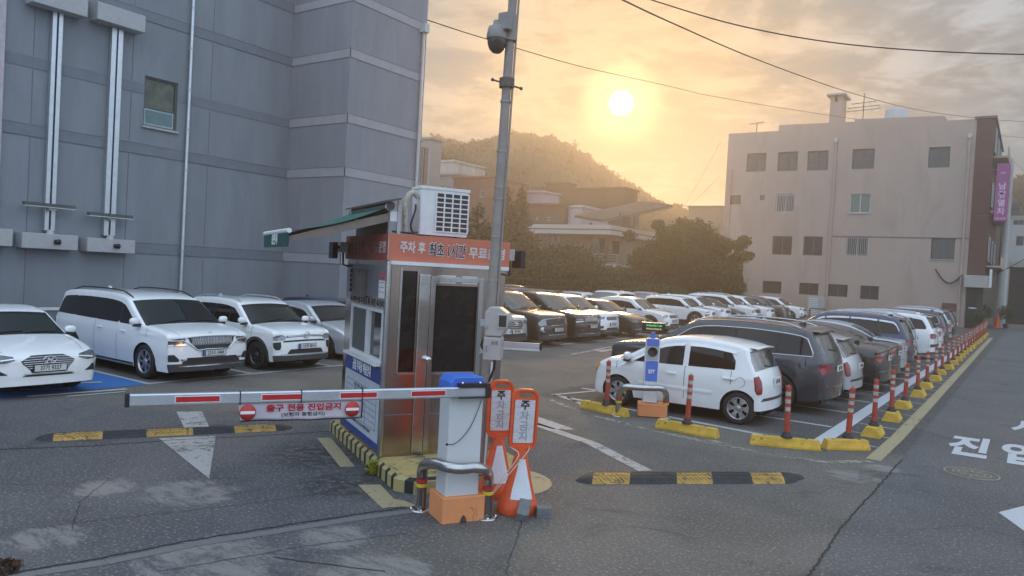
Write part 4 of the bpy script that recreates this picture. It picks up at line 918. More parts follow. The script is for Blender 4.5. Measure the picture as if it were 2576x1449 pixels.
lift('banner lift on grey wall, right one of two, beside the window', 463, 710, 522, 580, 140, 1222, (60, 130, e1(600, 150).z, e1(600, 62).z), (430, 657, 1120), (415, 663, 1238, 1308), 0)
t = thing('wall_lamp_box', 'end of a pale metal box on the grey wall at the left edge', 'lamp box', (XM, e1(0, 1240).y-.5, e1(0, 1275).z))
MB().box(.02, .4, -.5, .62, 0, .42).obj('base_box', m_box, t, bevel=.01); MB().lathe([(.05, 0), (.07, .1)], (.46, 0, .2), 1, 12).obj('spotlight', m_black, t)
t = thing('low_wall', 'low grey wall with pale metal capping behind the left row of cars', 'wall', (-19.4, 4, 0))
z = AX(60, 775, -19.4).z; MB().box(-.1, .1, -12, 8, 0, z-.05).obj('wall_panel', m_gband, t); MB().box(-.13, .13, -12, 8, z-.049, z).obj('capping', m_white, t)
# beige building at the end of the lot, face at y = YB
YB = 68.0
e8 = lambda cx, cy: ((2700+cx/1.5255)/1.5652, (300+cy/1.5255)/1.5652)
bp = lambda cx, cy: AY(*e8(cx, cy), YB)
X0, X1 = bp(237, 700).x, bp(1722, 700).x; ZT = bp(1650, 262).z; X2 = bp(1835, 600).x
bb = thing('beige_building', 'four-storey beige stucco building with brick street side at the end of the lot', 'building', (X1, YB, 0))
WN = [(367, 462, 483, 573, 's'), (553, 455, 673, 570, 's'), (732, 448, 856, 566, 's'), (1000, 437, 1133, 557, 's'), (1458, 425, 1588, 549, 's'),
      (262, 715, 330, 770, 'p'), (447, 716, 474, 744, 'p'), (540, 708, 655, 820, 'b'), (985, 706, 1110, 822, 'w'),
      (520, 961, 638, 1073, 's'), (706, 963, 822, 1077, 's'), (960, 963, 1096, 1083, 'b'), (1473, 973, 1616, 1100, 't'),
      (460, 1231, 574, 1305, 'p'), (680, 1243, 797, 1313, 's'), (853, 1251, 972, 1324, 's'), (1048, 1259, 1160, 1341, 's')]
hs = []
for x0, y0, x1, y1, st in WN:
    ym = (y0+y1)/2; xm = (x0+x1)/2; hs.append((bp(x0, ym).x-X0, bp(x1, ym).x-X0, bp(xm, y1).z, bp(xm, y0).z, st))
g = MB(); holes(g, (X0, YB), (X1-X0, 0), (0, ZT), [h[:4] for h in hs], (0, -1), .18)
g.add([(X0, YB, 0), (X0, YB+16, 0), (X0, YB+16, ZT), (X0, YB, ZT)], [(0, 1, 2, 3)]).add([(X0, YB, ZT), (X1, YB, ZT), (X1, YB+16, ZT), (X0, YB+16, ZT)], [(0, 1, 2, 3)]).add([(X1, YB, 0), (X1, YB+16, 0), (X1, YB+16, ZT), (X1, YB, ZT)], [(0, 1, 2, 3)])
loc(g.obj('wall', m_beige, bb, fix=False), bb)
for h in hs:
    st = h[4]; loc(window(bb, (X0, YB), (1, 0), (0, -1), h[:4], .17, None if st != 'w' else mat('pale_green_glass', (.12, .19, .17), .1), m_frame if st in 'wb' else m_framed, {'s': 'slide', 'p': 'plain', 'b': 'bars', 'w': 'slide', 't': 'three'}[st], st in 'wt'), bb)
p = bp(560, 300); q = bp(1575, 235); MB_ = MB().prism([(p.x, ZT), (q.x, ZT), (q.x-.25, q.z), (bp(1015, 258).x, bp(1015, 258).z), (bp(1014, 270).x, bp(1014, 272).z), (p.x, bp(560, 293).z)], 1, YB+.02, YB+9); loc(MB_.obj('roof_parapet', m_beige, bb), bb)
c0, c1, c2 = bp(862, 250), bp(932, 250), bp(905, 128); g = MB(); g.box(c0.x, c1.x, YB+.03, YB+1.9, ZT, c2.z-.35).box(c0.x, c0.x+.35, YB+.03, YB+1.9, c2.z-.35, c2.z+.15).box(c1.x-.35, c1.x, YB+.03, YB+1.9, c2.z-.35, c2.z+.15); loc(g.obj('chimney', m_beige, bb), bb)
loc(MB().box(c0.x-.3, c1.x+.3, YB-.25, YB+2.2, c2.z+.15, bp(905, 104).z).obj('chimney_cap', m_gcap, bb, bevel=.05), bb)
c0, c1 = bp(1158, 200), bp(1307, 200); rr = (c1.x-c0.x)/2; loc(MB().lathe([(rr, ZT), (rr, bp(1230, 165).z), (rr*.85, bp(1230, 156).z), (0, bp(1230, 154).z)], (c0.x+rr, YB+3, 0), 2, 28).obj('water_tank', mat('pale_blue_tank', (.42, .46, .48), .6, var=.08), bb), bb)
def antenna(cx, base, topc, arms, lab):
    b = bp(cx, base); t_ = thing('roof_antenna', lab, 'antenna', (b.x, YB+1.5, 0), 0, 'antennas on the beige roof'); zt = bp(cx, topc).z
    MB().tube([(0, 0, ZT), (0, 0, zt)], .045, 6).obj('mast', m_framed, t_)
    for cy, w_ in arms:
        z = bp(cx, cy).z; g = MB(); g.tube([(-w_, 0, z), (w_, 0, z+.1)], .03, 5)
        for k in range(5): g.tube([(-w_+2*w_*k/4, -.35, z+.02*k), (-w_+2*w_*k/4, .35, z+.02*k)], .02, 4)
        g.obj('antenna_arm', m_framed, t_)
antenna(1043, 250, 78, [(140, .9), (165, 1.2), (185, 1.3)], 'tall branched aerial on the beige roof beside the chimney')
antenna(395, 325, 265, [(266, .6)], 'small T-shaped aerial at the left end of the beige roof')
downpipe(bb, bp(880, 800).x, YB, 0, -1, bp(900, 395).z, .09, m_beige, True); downpipe(bb, bp(1680, 800).x, YB, 0, -1, bp(1705, 370).z, .09, m_beige, True); downpipe(bb, bp(255, 900).x, YB, 0, -1, bp(262, 560).z, .08, m_beige)
zc = bp(1200, 966).z; loc(MB().box(bp(860, 960).x, X1, YB-.05, YB-.003, zc-.03, zc+.03).obj('wall_cable', m_joint, bb), bb)
g = MB(); a = bp(1500, 1158); b = bp(1665, 1190); g.tube([(a.x+(b.x-a.x)*k/10, YB-.15, a.z+(b.z-a.z)*k/10-.9*math.sin(math.pi*k/10)) for k in range(11)], .05, 6); loc(g.obj('hanging_cable', m_black, bb), bb)
a, b = bp(1537, 1408), bp(1625, 1366); loc(MB().box(a.x, b.x, YB-.06, YB-.003, a.z, b.z).obj('wall_plaque', mat('red_brown_plaque', (.16, .06, .06), .6), bb), bb)
m_brick = bpy.data.materials.new('red_brick'); m_brick.use_nodes = True
_g = NG(m_brick.node_tree); _b = _g.n('ShaderNodeTexBrick'); _b.inputs['Color1'].default_value = (.13, .055, .045, 1); _b.inputs['Color2'].default_value = (.10, .045, .04, 1); _b.inputs['Mortar'].default_value = (.15, .12, .11, 1); _b.inputs['Scale'].default_value = 1.0; _b.inputs['Brick Width'].default_value = .42; _b.inputs['Row Height'].default_value = .14; _b.inputs['Mortar Size'].default_value = .012
_t = _g.n('ShaderNodeTexCoord'); _m = _g.n('ShaderNodeMapping'); _m.inputs['Rotation'].default_value = (math.pi/2, 0, 0); _g.l(_t.outputs['Object'], _m.inputs[0]); _g.l(_m.outputs[0], _b.inputs[0]); _g.l(_b.outputs[0], m_brick.node_tree.nodes['Principled BSDF'].inputs[0]); m_brick.node_tree.nodes['Principled BSDF'].inputs['Roughness'].default_value = .9
zd = bp(1730, 1270).z; zk = bp(1730, 1198).z
g = MB(); g.box(X1+.001, X2, YB-.06, YB+16, zk, bp(1780, 256).z); loc(g.obj('brick_front', m_brick, bb), bb)
loc(MB().box(X1-.15, X2+.15, YB-.15, YB+16, bp(1780, 256).z, bp(1780, 250).z+.1).obj('brick_coping', m_framed, bb), bb)
for k in range(3):
    z0 = zk+1.2+4.2*k
    for j in range(3):
        o = window(bb, (X2, YB+1+5*j), (0, 1), (1, 0), (0, 2.4, z0, z0+1.9), -.04, None, m_frame, 'slide', False); loc(o, bb)
    g = MB(); g.box(X2+.05, X2+1.0, YB+.6, YB+14, z0-.5, z0-.35).box(X2+.94, X2+1.0, YB+.6, YB+14, z0-.35, z0+.35); loc(g.obj('balcony', m_beige, bb), bb)
loc(MB().box(X1-.1, X2+.35, YB-1.0, YB+1, zd, zk).obj('canopy_sign', mat('cream_tiles', (.42, .41, .37), .5, var=.08, vs=6), bb, bevel=.03), bb)
loc(MB().box(X2+.36, X2+.52, YB-1.05, YB-.6, zd+.05, zk+.5).obj('sign_end', m_white, bb), bb)
loc(MB().box(X1+.05, bp(1752, 1300).x, YB+.1, YB+.4, 0, zd).obj('entrance_door', mat('black_door', (.02, .024, .024), .35), bb), bb)
loc(MB().box(bp(1752, 1300).x+.01, X2, YB-.02, YB+.5, 0, zd).obj('side_wall', mat('dark_grey_plaster', (.06, .065, .06), .8), bb), bb)
loc(MB().box(X1+.25, X1+.9, YB+.06, YB+.098, bp(1700, 1395).z, bp(1700, 1388).z).obj('door_notice', m_white, bb), bb)
# pink hanging sign
a, b = AY(*e8(1848, 872), 66), AY(*e8(1930, 525), 66); t = thing('hanging_sign', 'long magenta vertical shop sign hanging by the brick front', 'sign', (a.x, 66, 0))
zA, zB = a.z, b.z; w_ = (AY(*e8(1927, 700), 66).x-AY(*e8(1846, 700), 66).x); lean = 0
m_pink = mat('magenta_sign', (.32, .075, .23), .5, var=.08); m_pinkt = mat('pale_pink_letters', (.75, .55, .70), .5)
MB().box(0, w_, -.12, .12, zA, zB).obj('sign_board', m_pink, t, bevel=.03)
for k, ch in enumerate('남행열차'): text(ch, w_*.66, m_pinkt, t, 'lettering', (w_/2, -.135, zA+(zB-zA)*(.60-.145*k)), bold=.02)
text('744-5490', w_*.22, m_pinkt, t, 'lettering', (w_/2, -.135, zA+(zB-zA)*.045), bold=.02)
text('~', w_*.6, m_pinkt, t, 'lettering', (w_/2, -.135, zA+(zB-zA)*.84), bold=.02)
for z in (zA+.4, zB-.4): MB().tube([(0, 0, z), (-1.2, 0, z)], .03, 6).obj('sign_bracket', m_framed, t)
# things at the foot of the beige building
def ac(label, p, rz, w, d, h, slats=True, group=None):
    t = thing('air_conditioner', label, 'outdoor unit', p, rz, group)
    MB().box(-w/2, w/2, -d/2, d/2, .03, h).obj('casing', m_white if not slats else m_box, t, bevel=.012)
    return t
p = bp(795, 1445); t = ac('tall slatted outdoor unit on the ground at the beige wall', (p.x, YB-.9, 0), 0, 1.35, .55, 1.75); g = MB()
for k in range(9): MB().box(-.55, .15, -.30, -.276, .25+.16*k, .32+.16*k).obj('slat', m_white, t)
def uguard(label, a, b, h, r, m, bulge=(0, 0), bands=False, group='bent steel guard pipes'):
    a, b = Vector((a[0], a[1], 0)), Vector((b[0], b[1], 0)); c = (a+b)/2; t = thing('guard_pipe', label, 'guard rail', c, 0, group); A, B = a-c, b-c; u = (B-A).normalized(); R = min(.16, h*.35); bu = Vector((bulge[0], bulge[1], 0)); pts = [A, A+Vector((0, 0, h-R))]
    for k in range(1, 7): th = math.pi/2*k/6; pts.append(A+u*R*(1-math.cos(th))+Vector((0, 0, h-R+R*math.sin(th)))+bu*math.sin(th)**1.5*.72)
    for k in range(1, 6): f = k/6; pts.append(A+u*R+(B-A-u*2*R)*f+Vector((0, 0, h))+bu*(.72+.28*math.sin(math.pi*f)))
    for k in range(6, 0, -1): th = math.pi/2*k/6; pts.append(B-u*R*(1-math.cos(th))+Vector((0, 0, h-R+R*math.sin(th)))+bu*math.sin(th)**1.5*.72)
    pts += [B+Vector((0, 0, h-R)), B]; MB().tube(pts, r, 16).obj('pipe', m, t)
    for P in (A, B):
        MB().lathe([(r*2.0, 0.001), (r*2.0, .012), (r*1.2, .014)], P, 2, 20).obj('flange', m, t)
        if bands:
            for z0, mm in ((.285, m_red), (.235, mat('yellow_reflective', (.75, .50, .03), .4))): MB().lathe([(r*1.015, z0), (r*1.015, z0+.035)], P, 2, 18).obj('reflective_band', mm, t)
            for k in range(4): a_ = math.pi/4+k*math.pi/2; MB().lathe([(.012, .012), (.012, .03), (0, .032)], P+Vector((math.cos(a_)*r*1.7, math.sin(a_)*r*1.7, 0)), 2, 6).obj('bolt', m_chrome, t)
    return t
for k, (cx0, cx1) in enumerate(((640, 712), (742, 842), (885, 960))):
    a, b = AY(*e8(cx0, 1440), 65.5), AY(*e8(cx1, 1440), 65.5)
    uguard('dark bent guard pipe '+('left of', 'in front of', 'right of')[k]+' the slatted outdoor unit at the beige wall', (a.x, 65.5), (b.x, 65.5), .75, .06, m_framed)
# beyond, along the side street
def plain(name, label, cat, pts, d, depth, m, wins=(), par=None):
    """box whose front faces -y between two photo columns at distance d"""
    (a0, t0), (a1, t1) = pts; A = D(a0, t0, d); B = AY(a1, t1, A.y); t = thing(name, label, cat, (A.x, A.y, 0)); z = (A.z+B.z)/2; g = MB(); hl = []
    for x0, y0, x1, y1 in wins: a = AY(x0, y0, A.y); b = AY(x1, y1, A.y); hl.append((a.x-A.x, b.x-A.x, b.z, a.z))
    L_ = B.x-A.x; holes(g, (0, 0), (L_, 0), (-1, z), hl, (0, -1), .15)
    g.add([(0, 0, -1), (0, depth, -1), (0, depth, z), (0, 0, z)], [(0, 1, 2, 3)]).add([(L_, 0, -1), (L_, depth, -1), (L_, depth, z), (L_, 0, z)], [(0, 1, 2, 3)]).add([(0, 0, z), (L_, 0, z), (L_, depth, z), (0, depth, z)], [(0, 1, 2, 3)]).add([(0, depth, -1), (L_, depth, -1), (L_, depth, z), (0, depth, z)], [(0, 1, 2, 3)])
    g.obj('wall', m, t, fix=False)
    for h in hl: window(t, (0, 0), (1, 0), (0, -1), h, .13, None, m_frame, 'slide' if h[1]-h[0] > .9 else 'plain', False)
    g = MB(); g.box(-.15, L_+.15, -.15, depth+.15, z, z+.2); g.obj('parapet', m, t)
    return t, A, L_, z
m_wht = mat('white_render', (.46, .47, .46), .8, var=.06, vs=.6); m_grn = mat('grey_render', (.13, .15, .145), .85, var=.1, vs=.5)
plain('grey_house', 'narrow dark grey house wall between the brick front and the white house', 'building', (e8(1790, 700), e8(1905, 700)), 92, 14, m_grn)
t, A, L_, z = plain('white_house', 'white house with dark overhanging eave far along the side street', 'building', (e8(1905, 850), e8(2100, 850)), 88, 16, m_wht, [(*e8(1985, 960), *e8(2030, 1020)), (*e8(1968, 862), *e8(2032, 895)), (*e8(1945, 1310), *e8(1962, 1400)), (*e8(1968, 1310), *e8(1985, 1400))])
g = MB(); p0, p1 = AY(*e8(1925, 770), A.y), AY(*e8(2008, 800), A.y); g.box(p0.x-A.x, p1.x-A.x, -1.2, 8, p1.z, p0.z); g.obj('eave', m_framed, t, bevel=.05)
t, A, L_, z = plain('dark_shed', 'dark shuttered shed at the end of the side street', 'shed', (e8(1948, 1150), e8(2140, 1150)), 74, 12, mat('dark_shutter', (.028, .032, .032), .6, var=.3, vs=2))
g = MB(); g.box(-.2, L_+.2, -.3, 0, z, z+.5); g.obj('shed_fascia', m_wht, t)
# concrete pole at the street corner
a = D(*e8(1885, 1445), 63); b = D(*e8(1925, 880), 63); c = D(*e8(1940, 560), 63)
t = thing('utility_pole', 'pale concrete utility pole by the pink sign', 'pole', (a.x, a.y, 0)); MB().tube([(0, 0, 0), (0, 0, 4.8)], [.42, .38], 14).obj('pole_base', m_wht, t); MB().tube([(0, 0, 4.801), (.1, 0, 14)], [.28, .2], 14).obj('pole', m_wht, t)
# traffic cone and potted plants by the corner
def cone(label, x, y, s=1.0):
    t = thing('traffic_cone', label, 'cone', (x, y, 0)); MB().box(-.2*s, .2*s, -.2*s, .2*s, 0, .04).obj('cone_base', m_orange, t); MB().lathe([(.15*s, .04), (.07*s, .62*s), (.05*s, .75*s), (0, .76*s)], (0, 0, 0), 2, 16).obj('cone_body', m_orange, t)
p = G(*e8(1895, 1449)); cone('small red cone at the foot of the concrete pole', a.x-.1, a.y-1.2, 1.4)
def foliage(name, ells, n, size, m, par, seed=1, shell=.55, droop=0.0):
    """leaf clumps through ellipsoids [(cx,cy,cz,rx,ry,rz)] - small tilted quads"""
    r = np.random.default_rng(seed); E_ = np.array(ells, float); vol = E_[:, 3]*E_[:, 4]*E_[:, 5]; vol = vol**.8; pick = r.choice(len(E_), n, p=vol/vol.sum()); d = r.normal(size=(n, 3)); d /= np.linalg.norm(d, axis=1)[:, None]
    rad = shell+(1-shell)*r.random(n)**.7; rad *= 1+.12*r.normal(size=n); c = E_[pick, :3]+d*E_[pick, 3:]*rad[:, None]
    u = r.normal(size=(n, 3)); u /= np.linalg.norm(u, axis=1)[:, None]; nn = d+.9*r.normal(size=(n, 3)); v = np.cross(u, nn); v /= np.linalg.norm(v, axis=1)[:, None]; u = np.cross(v, nn); u /= np.linalg.norm(u, axis=1)[:, None]; u[:, 2] -= droop
    s = size*(.5+r.random(n))[:, None]; V = np.stack([c-u*s, c-v*s*.5, c+u*s, c+v*s*.5], 1).reshape(-1, 3)
    me = bpy.data.meshes.new(name); me.vertices.add(4*n); me.vertices.foreach_set('co', V.ravel()); me.loops.add(4*n); me.loops.foreach_set('vertex_index', np.arange(4*n)); me.polygons.add(n); me.polygons.foreach_set('loop_start', np.arange(n)*4); me.polygons.foreach_set('loop_total', np.full(n, 4)); me.update(); me.validate(); me.materials.append(m); return link(name, me, par)
def leafmat(name, a, b):
    m = bpy.data.materials.new(name); m.use_nodes = True; g = NG(m.node_tree); bs = m.node_tree.nodes['Principled BSDF']; tc = g.n('ShaderNodeTexCoord'); c = g.mix(g.ss(g.noise(tc.outputs['Object'], 1.6, 5, .7), .35, .65), a, b); c = g.mix(g.ss(g.noise(tc.outputs['Object'], 14, 2, .5), .4, .7, 0, .5), c, tuple(x*.5 for x in a)); g.l(c, bs.inputs[0]); bs.inputs['Roughness'].default_value = .6
    tl = g.n('ShaderNodeBsdfTranslucent'); g.l(c, tl.inputs[0]); mx = g.n('ShaderNodeMixShader'); mx.inputs[0].default_value = .3; g.l(bs.outputs[0], mx.inputs[1]); g.l(tl.outputs[0], mx.inputs[2]); g.l(mx.outputs[0], m.node_tree.nodes['Material Output'].inputs[0]); return m
lf_green = leafmat('broad_leaves', (.024, .046, .014), (.055, .080, .024)); lf_dark = leafmat('conifer_needles', (.030, .045, .020), (.055, .070, .028)); lf_shrub = leafmat('shrub_leaves', (.045, .085, .025), (.09, .13, .04)); m_bark = mat('bark', (.07, .05, .035), .9, var=.3, vs=6, bump=.5)
def plant(label, x, y, h, n=500, pot=True):
    t = thing('potted_plant', label, 'plant', (x, y, 0), 0, 'potted plants at the street corner')
    if pot: MB().lathe([(.16, 0), (.22, .35), (.20, .35), (.18, .30), (0, .30)], (0, 0, 0), 2, 14).obj('pot', m_black, t)
    MB().tube([(0, 0, .3), (.03, 0, h*.7)], .02, 5).obj('stem', m_bark, t); foliage('foliage', [(0, 0, h*.68, h*.30, h*.30, h*.34)], n, .07, lf_shrub, t, int(x*100) % 97+1)
for k, (cx, cy, dd, h, lb) in enumerate(((1790, 1440, 60, 1.9, 'bushy potted plant right of the black door'), (1760, 1448, 57, 1.3, 'low potted plant in front of the black door'), (1925, 1440, 62, 1.9, 'potted plant behind the concrete pole'))):
    p = D(*e8(cx, cy), dd); plant(lb, p.x, p.y, h)
# ---------- pay booth, barrier and everything round the island
ANG = math.radians(61); UB = Vector((math.cos(ANG), math.sin(ANG))); UA = Vector((-UB.y, UB.x)); CB = Vector((-6.13, 6.39)); BW, BL = 1.50, 1.92
def onp(px, py, O, u):
    n = Vector((-u.y, u.x)); v = ray(px, py); t = (O.x*n.x+O.y*n.y)/(v.x*n.x+v.y*n.y); P = Vector((v.x*t, v.y*t)); return (P-O).dot(u), EYE+v.z*t
k3 = lambda x, y: ((1250+x/2.07)/1.5652, (650+y/2.07)/1.5652); k4b = lambda x, y: ((1300+x/1.8117)/1.5652, (1000+y/1.8117)/1.5652); k7c = lambda x, y: ((1000+x/2.8986)/1.5652, (700+y/2.8986)/1.5652)
fd = lambda q: onp(q[0], q[1], CB, UB)      # door face (x, z)
fw = lambda q: onp(q[0], q[1], CB, UA)      # window face (y, z)
def stripes(name, c1, c2, scale, ang):
    m = bpy.data.materials.new(name); m.use_nodes = True; g = NG(m.node_tree); b = m.node_tree.nodes['Principled BSDF']; tc = g.n('ShaderNodeTexCoord'); mp = g.n('ShaderNodeMapping'); mp.inputs['Rotation'].default_value = (0, 0, ang); g.l(tc.outputs['Object'], mp.inputs[0]); s = g.n('ShaderNodeSeparateXYZ'); g.l(mp.outputs[0], s.inputs[0]); f = g.math('FRACT', g.math('MULTIPLY', s.outputs[1], scale)); k = g.math('GREATER_THAN', f, .62); n = g.noise(tc.outputs['Object'], 9, 8, .75)
    c = g.mix(k, c1, c2); c = g.mix(g.ss(n, .58, .68), c, (.10, .095, .085)); g.l(c, b.inputs[0]); b.inputs['Roughness'].default_value = .75; bp_ = g.n('ShaderNodeBump'); bp_.inputs['Strength'].default_value = .4; bp_.inputs['Distance'].default_value = .02; g.l(g.noise(tc.outputs['Object'], 14, 6, .7), bp_.inputs['Height']); g.l(bp_.outputs[0], b.inputs['Normal']); return m
m_isl = stripes('yellow_black_kerb_paint', (.40, .33, .15), (.02, .02, .02), 4.6, 0.0)
m_islt = mat('worn_yellow_concrete', (.40, .31, .12), .85, var=.15, vs=4, bump=.6, bs=16, stain=((.075, .07, .065), 3.2, .56, .95))
isl = thing('kerb_island', 'raised concrete island with yellow and black striped kerb under the pay booth', 'kerb island', (*CB, 0), ANG)
poly = [(-.06, 2.25), (-.06, -.78), (.10, -.96), (1.25, -.96), (1.62, -.6), (1.66, 2.25)]; inn = [(-.02, 2.21), (-.02, -.76), (.12, -.92), (1.23, -.92), (1.58, -.58), (1.62, 2.21)]
g = MB(); n_ = len(poly); g.add([(x, y, 0) for x, y in poly]+[(x, y, .13) for x, y in poly]+[(x, y, .165) for x, y in inn], [(k, (k+1) % n_, n_+(k+1) % n_, n_+k) for k in range(n_)]+[(n_+k, n_+(k+1) % n_, 2*n_+(k+1) % n_, 2*n_+k) for k in range(n_)]); g.obj('kerb', m_isl, isl)
g = MB(); g.add([(x, y, .166) for x, y in inn], [tuple(range(n_))]); g.obj('island_top', m_islt, isl, fix=False)
s = Sheet(); O2 = CB+UB*1.18+UA*-.72; s.poly([tuple(O2+UB*.64*math.cos(2*math.pi*k/28)+UA*.62*math.sin(2*math.pi*k/28)) for k in range(28)]); s.out('yellow_nose_paint', p_yellow)
m_grass = leafmat('kerb_grass', (.22, .24, .03), (.35, .34, .05)); wq = CB+UB*-.10+UA*-.10; o = foliage('kerb_weeds', [(wq.x, wq.y, .08, .07, .07, .09)], 260, .035, m_grass, None, 9); tag(o, 'yellow-green weeds growing at the kerb corner below the booth', 'weeds')
# booth
bt = thing('pay_booth', 'stainless steel pay booth with red sign band on the striped island', 'booth', (*CB, .17), ANG); Z = lambda z: z-.17
m_st2 = mat('brushed_steel', (.42, .35, .31), .20, 1.0, var=.12, vs=2, vscale=(1, 1, .25), bump=.15, bs=3, stain=((.20, .15, .12), 2.5, .60, .35)); m_panel = mat('grey_enamel_panel', (.20, .215, .24), .55, var=.06, stain=((.11, .08, .06), 3, .60, .4))
m_bglass = mat('booth_dark_glass', (.014, .012, .012), .07, var=.3, spec=.5)
SB, ST = 2.46, 2.77
dn0, dn1 = fd(k4b(505, 400))[0], fd(k4b(612, 400))[0]; dw0, dw1 = fd(k4b(722, 500))[0], fd(k4b(1040, 500))[0]; dzt, dzb = fd(k4b(740, 222))[1], fd(k4b(705, 842))[1]; nzt = fd(k4b(560, 120))[1]
dm0, dm1 = fd(k4b(618, 500))[0], fd(k4b(700, 500))[0]
g = MB(); R2 = lambda x, y: (x, y)
def vh(g, O_, u, L_, z0, z1, hs, n, dep): holes(g, O_, (u[0]*L_, u[1]*L_), (z0, z1), hs, n, dep)
hsd = [(dn0, dn1, Z(dzb), Z(nzt)), (dw0, dw1, Z(dzb), Z(dzt))]
vh(g, (0, 0), (1, 0), BW, 0, Z(SB), hsd, (0, -1), .05)
wy0, wy1 = fw(k4b(405, 600))[0], fw(k4b(150, 600))[0]; wy0 = max(wy0, .09); wzt, wzb = fw(k4b(280, 375))[1], fw(k4b(262, 735))[1]
vh(g, (0, 0), (0, 1), BL, 0, Z(SB), [(wy0, wy1, Z(wzb), Z(wzt))], (-1, 0), .03)
g.add([(BW, 0, 0), (BW, BL, 0), (BW, BL, Z(SB)), (BW, 0, Z(SB))], [(0, 1, 2, 3)]).add([(0, BL, 0), (BW, BL, 0), (BW, BL, Z(SB)), (0, BL, Z(SB))], [(0, 1, 2, 3)]).add([(0, 0, Z(SB)), (BW, 0, Z(SB)), (BW, BL, Z(SB)), (0, BL, Z(SB))], [(0, 1, 2, 3)])
g.obj('booth_wall', m_st2, bt, fix=False)
MB().box(dn0+.002, dn1-.002, .03, .036, Z(dzb)+.002, Z(nzt)-.002).obj('narrow_window', m_bglass, bt)
g = MB(); g.box(dw0+.002, dw1-.002, .03, .036, Z(dzb)+.002, Z(dzt)-.002); g.obj('door_window', m_bglass, bt)
g = MB(); g.tube([(-.0, -.0, .01), (-.0, -.0, Z(SB)-.01)], .035, 12); g.obj('corner_post', m_steel, bt)
# door: polished frame rails, seam, knob
dr = MB(); dr.box(dm1+.005, dm1+.065, -.018, -.001, .05, Z(2.30)).box(dw1+.01, dw1+.07, -.018, -.001, .05, Z(2.30)).box(dm1+.066, dw1+.009, -.016, -.001, Z(2.24), Z(2.30)); dro = dr.obj('door', m_steel, bt, bevel=.004)
MB().box(dm0, dm1-.003, -.026, -.001, .03, Z(2.32)).obj('door_jamb', m_steel, bt, bevel=.012)
kx, kz = fd(k4b(682, 747)); MB().lathe([(.034, 0), (.034, .012), (.018, .02), (.018, .05), (.034, .06), (.036, .085), (.012, .09), (0, .09)], (kx, 0, Z(kz)), 1, 20).obj('door_knob', m_chrome, dro)
_k = dro.children[0]; _k.data.transform(Matrix.Translation((0, -2*0, 0))); _k.data.transform(Matrix.Translation((kx, -.018, Z(kz))) @ Matrix.Scale(-1, 4, (0, 1, 0)) @ Matrix.Translation((-kx, 0, -Z(kz)))); _k.data.flip_normals()
zs_ = fd(k4b(600, 1142))[1]; MB().box(.03, BW-.02, -.004, -.0005, Z(zs_)-.006, Z(zs_)+.006).obj('panel_seam', m_joint, bt)
MB().box(dn0-.03, dn0-.004, -.012, -.001, Z(dzb)-.03, Z(nzt)+.03).obj('window_moulding', m_steel, bt); MB().box(dn0-.03, dn1+.03, -.012, -.001, Z(dzb)-.03, Z(dzb)-.004).obj('window_moulding', m_steel, bt); MB().box(dw0-.004, dw1+.004, -.012, -.001, Z(dzb)-.03, Z(dzb)-.004).obj('window_moulding', m_steel, bt)
for k in range(2): z = Z(fd(k4b(800, 155+48*k))[1]); MB().box(dm1+.07, dm1+.32, -.007, -.001, z-.008, z+.008).obj('vent_slot', m_chrome, bt); MB().box(dm1+.40, dw1-.02, -.007, -.001, z-.008, z+.008).obj('vent_slot', m_chrome, bt)
MB().box(0, BW, -.09, -.001, Z(SB)-.045, Z(SB)-.002).obj('drip_rail', m_white, bt)
# window side
zt_, zb_ = fw(k4b(285, 312))[1], fw(k4b(285, 364))[1]
MB().box(-.006, -.001, .06, BL-.03, Z(fw(k4b(280, 300))[1]), Z(SB)-.06).obj('upper_panel', m_panel, bt)
ty0, ty1 = max(.07, fw(k4b(410, 360))[0]), fw(k4b(155, 310))[0]; MB().box(-.012, -.007, ty0, ty1, Z(zb_)-.015, Z(zt_)-.005).obj('notice_strip', mat('cream_strip', (.50, .49, .44), .6), bt)
sa, sb = 'X', None
text('에너지절약과 청정 지구환경을 위해 공회전을 하지 맙시다!', .098, m_ink, bt, 'lettering', (-.014, (ty0+ty1)/2, Z((zt_+zb_)/2)-.01), (0, -1, 0), bold=.022, sx=.66)
fr_ = MB(); y0, y1, z0, z1 = wy0, wy1, Z(wzb), Z(wzt); ym = fw(k4b(270, 600))[0]
for q in ((y0, y1, z1-.04, z1), (y0, y1, z0, z0+.045), (y0, y0+.04, z0+.045, z1-.04), (y1-.04, y1, z0+.045, z1-.04), (ym-.045, ym-.005, z0+.045, z1-.04), (ym+.03, ym+.07, z0+.045, z1-.04)): fr_.box(-.02, .03, q[0], q[1], q[2], q[3])
fo = fr_.obj('sliding_window', m_white, bt); MB().box(.004, .01, ym+.07, y1-.04, z0+.045, z1-.04).obj('window_pane', mat('grey_insect_screen', (.09, .095, .10), .5), fo); MB().box(.020, .025, y0+.04, ym-.045, z0+.045, z1-.04).obj('window_pane', m_bglass, fo)
MB().box(.03, .05, y0+.10, y0+.36, z0+.42, z0+.52).obj('desk_paper', m_whiteink, bt); MB().box(-.10, -.021, y0-.01, y1+.01, z0-.03, z0).obj('window_ledge', m_white, bt)
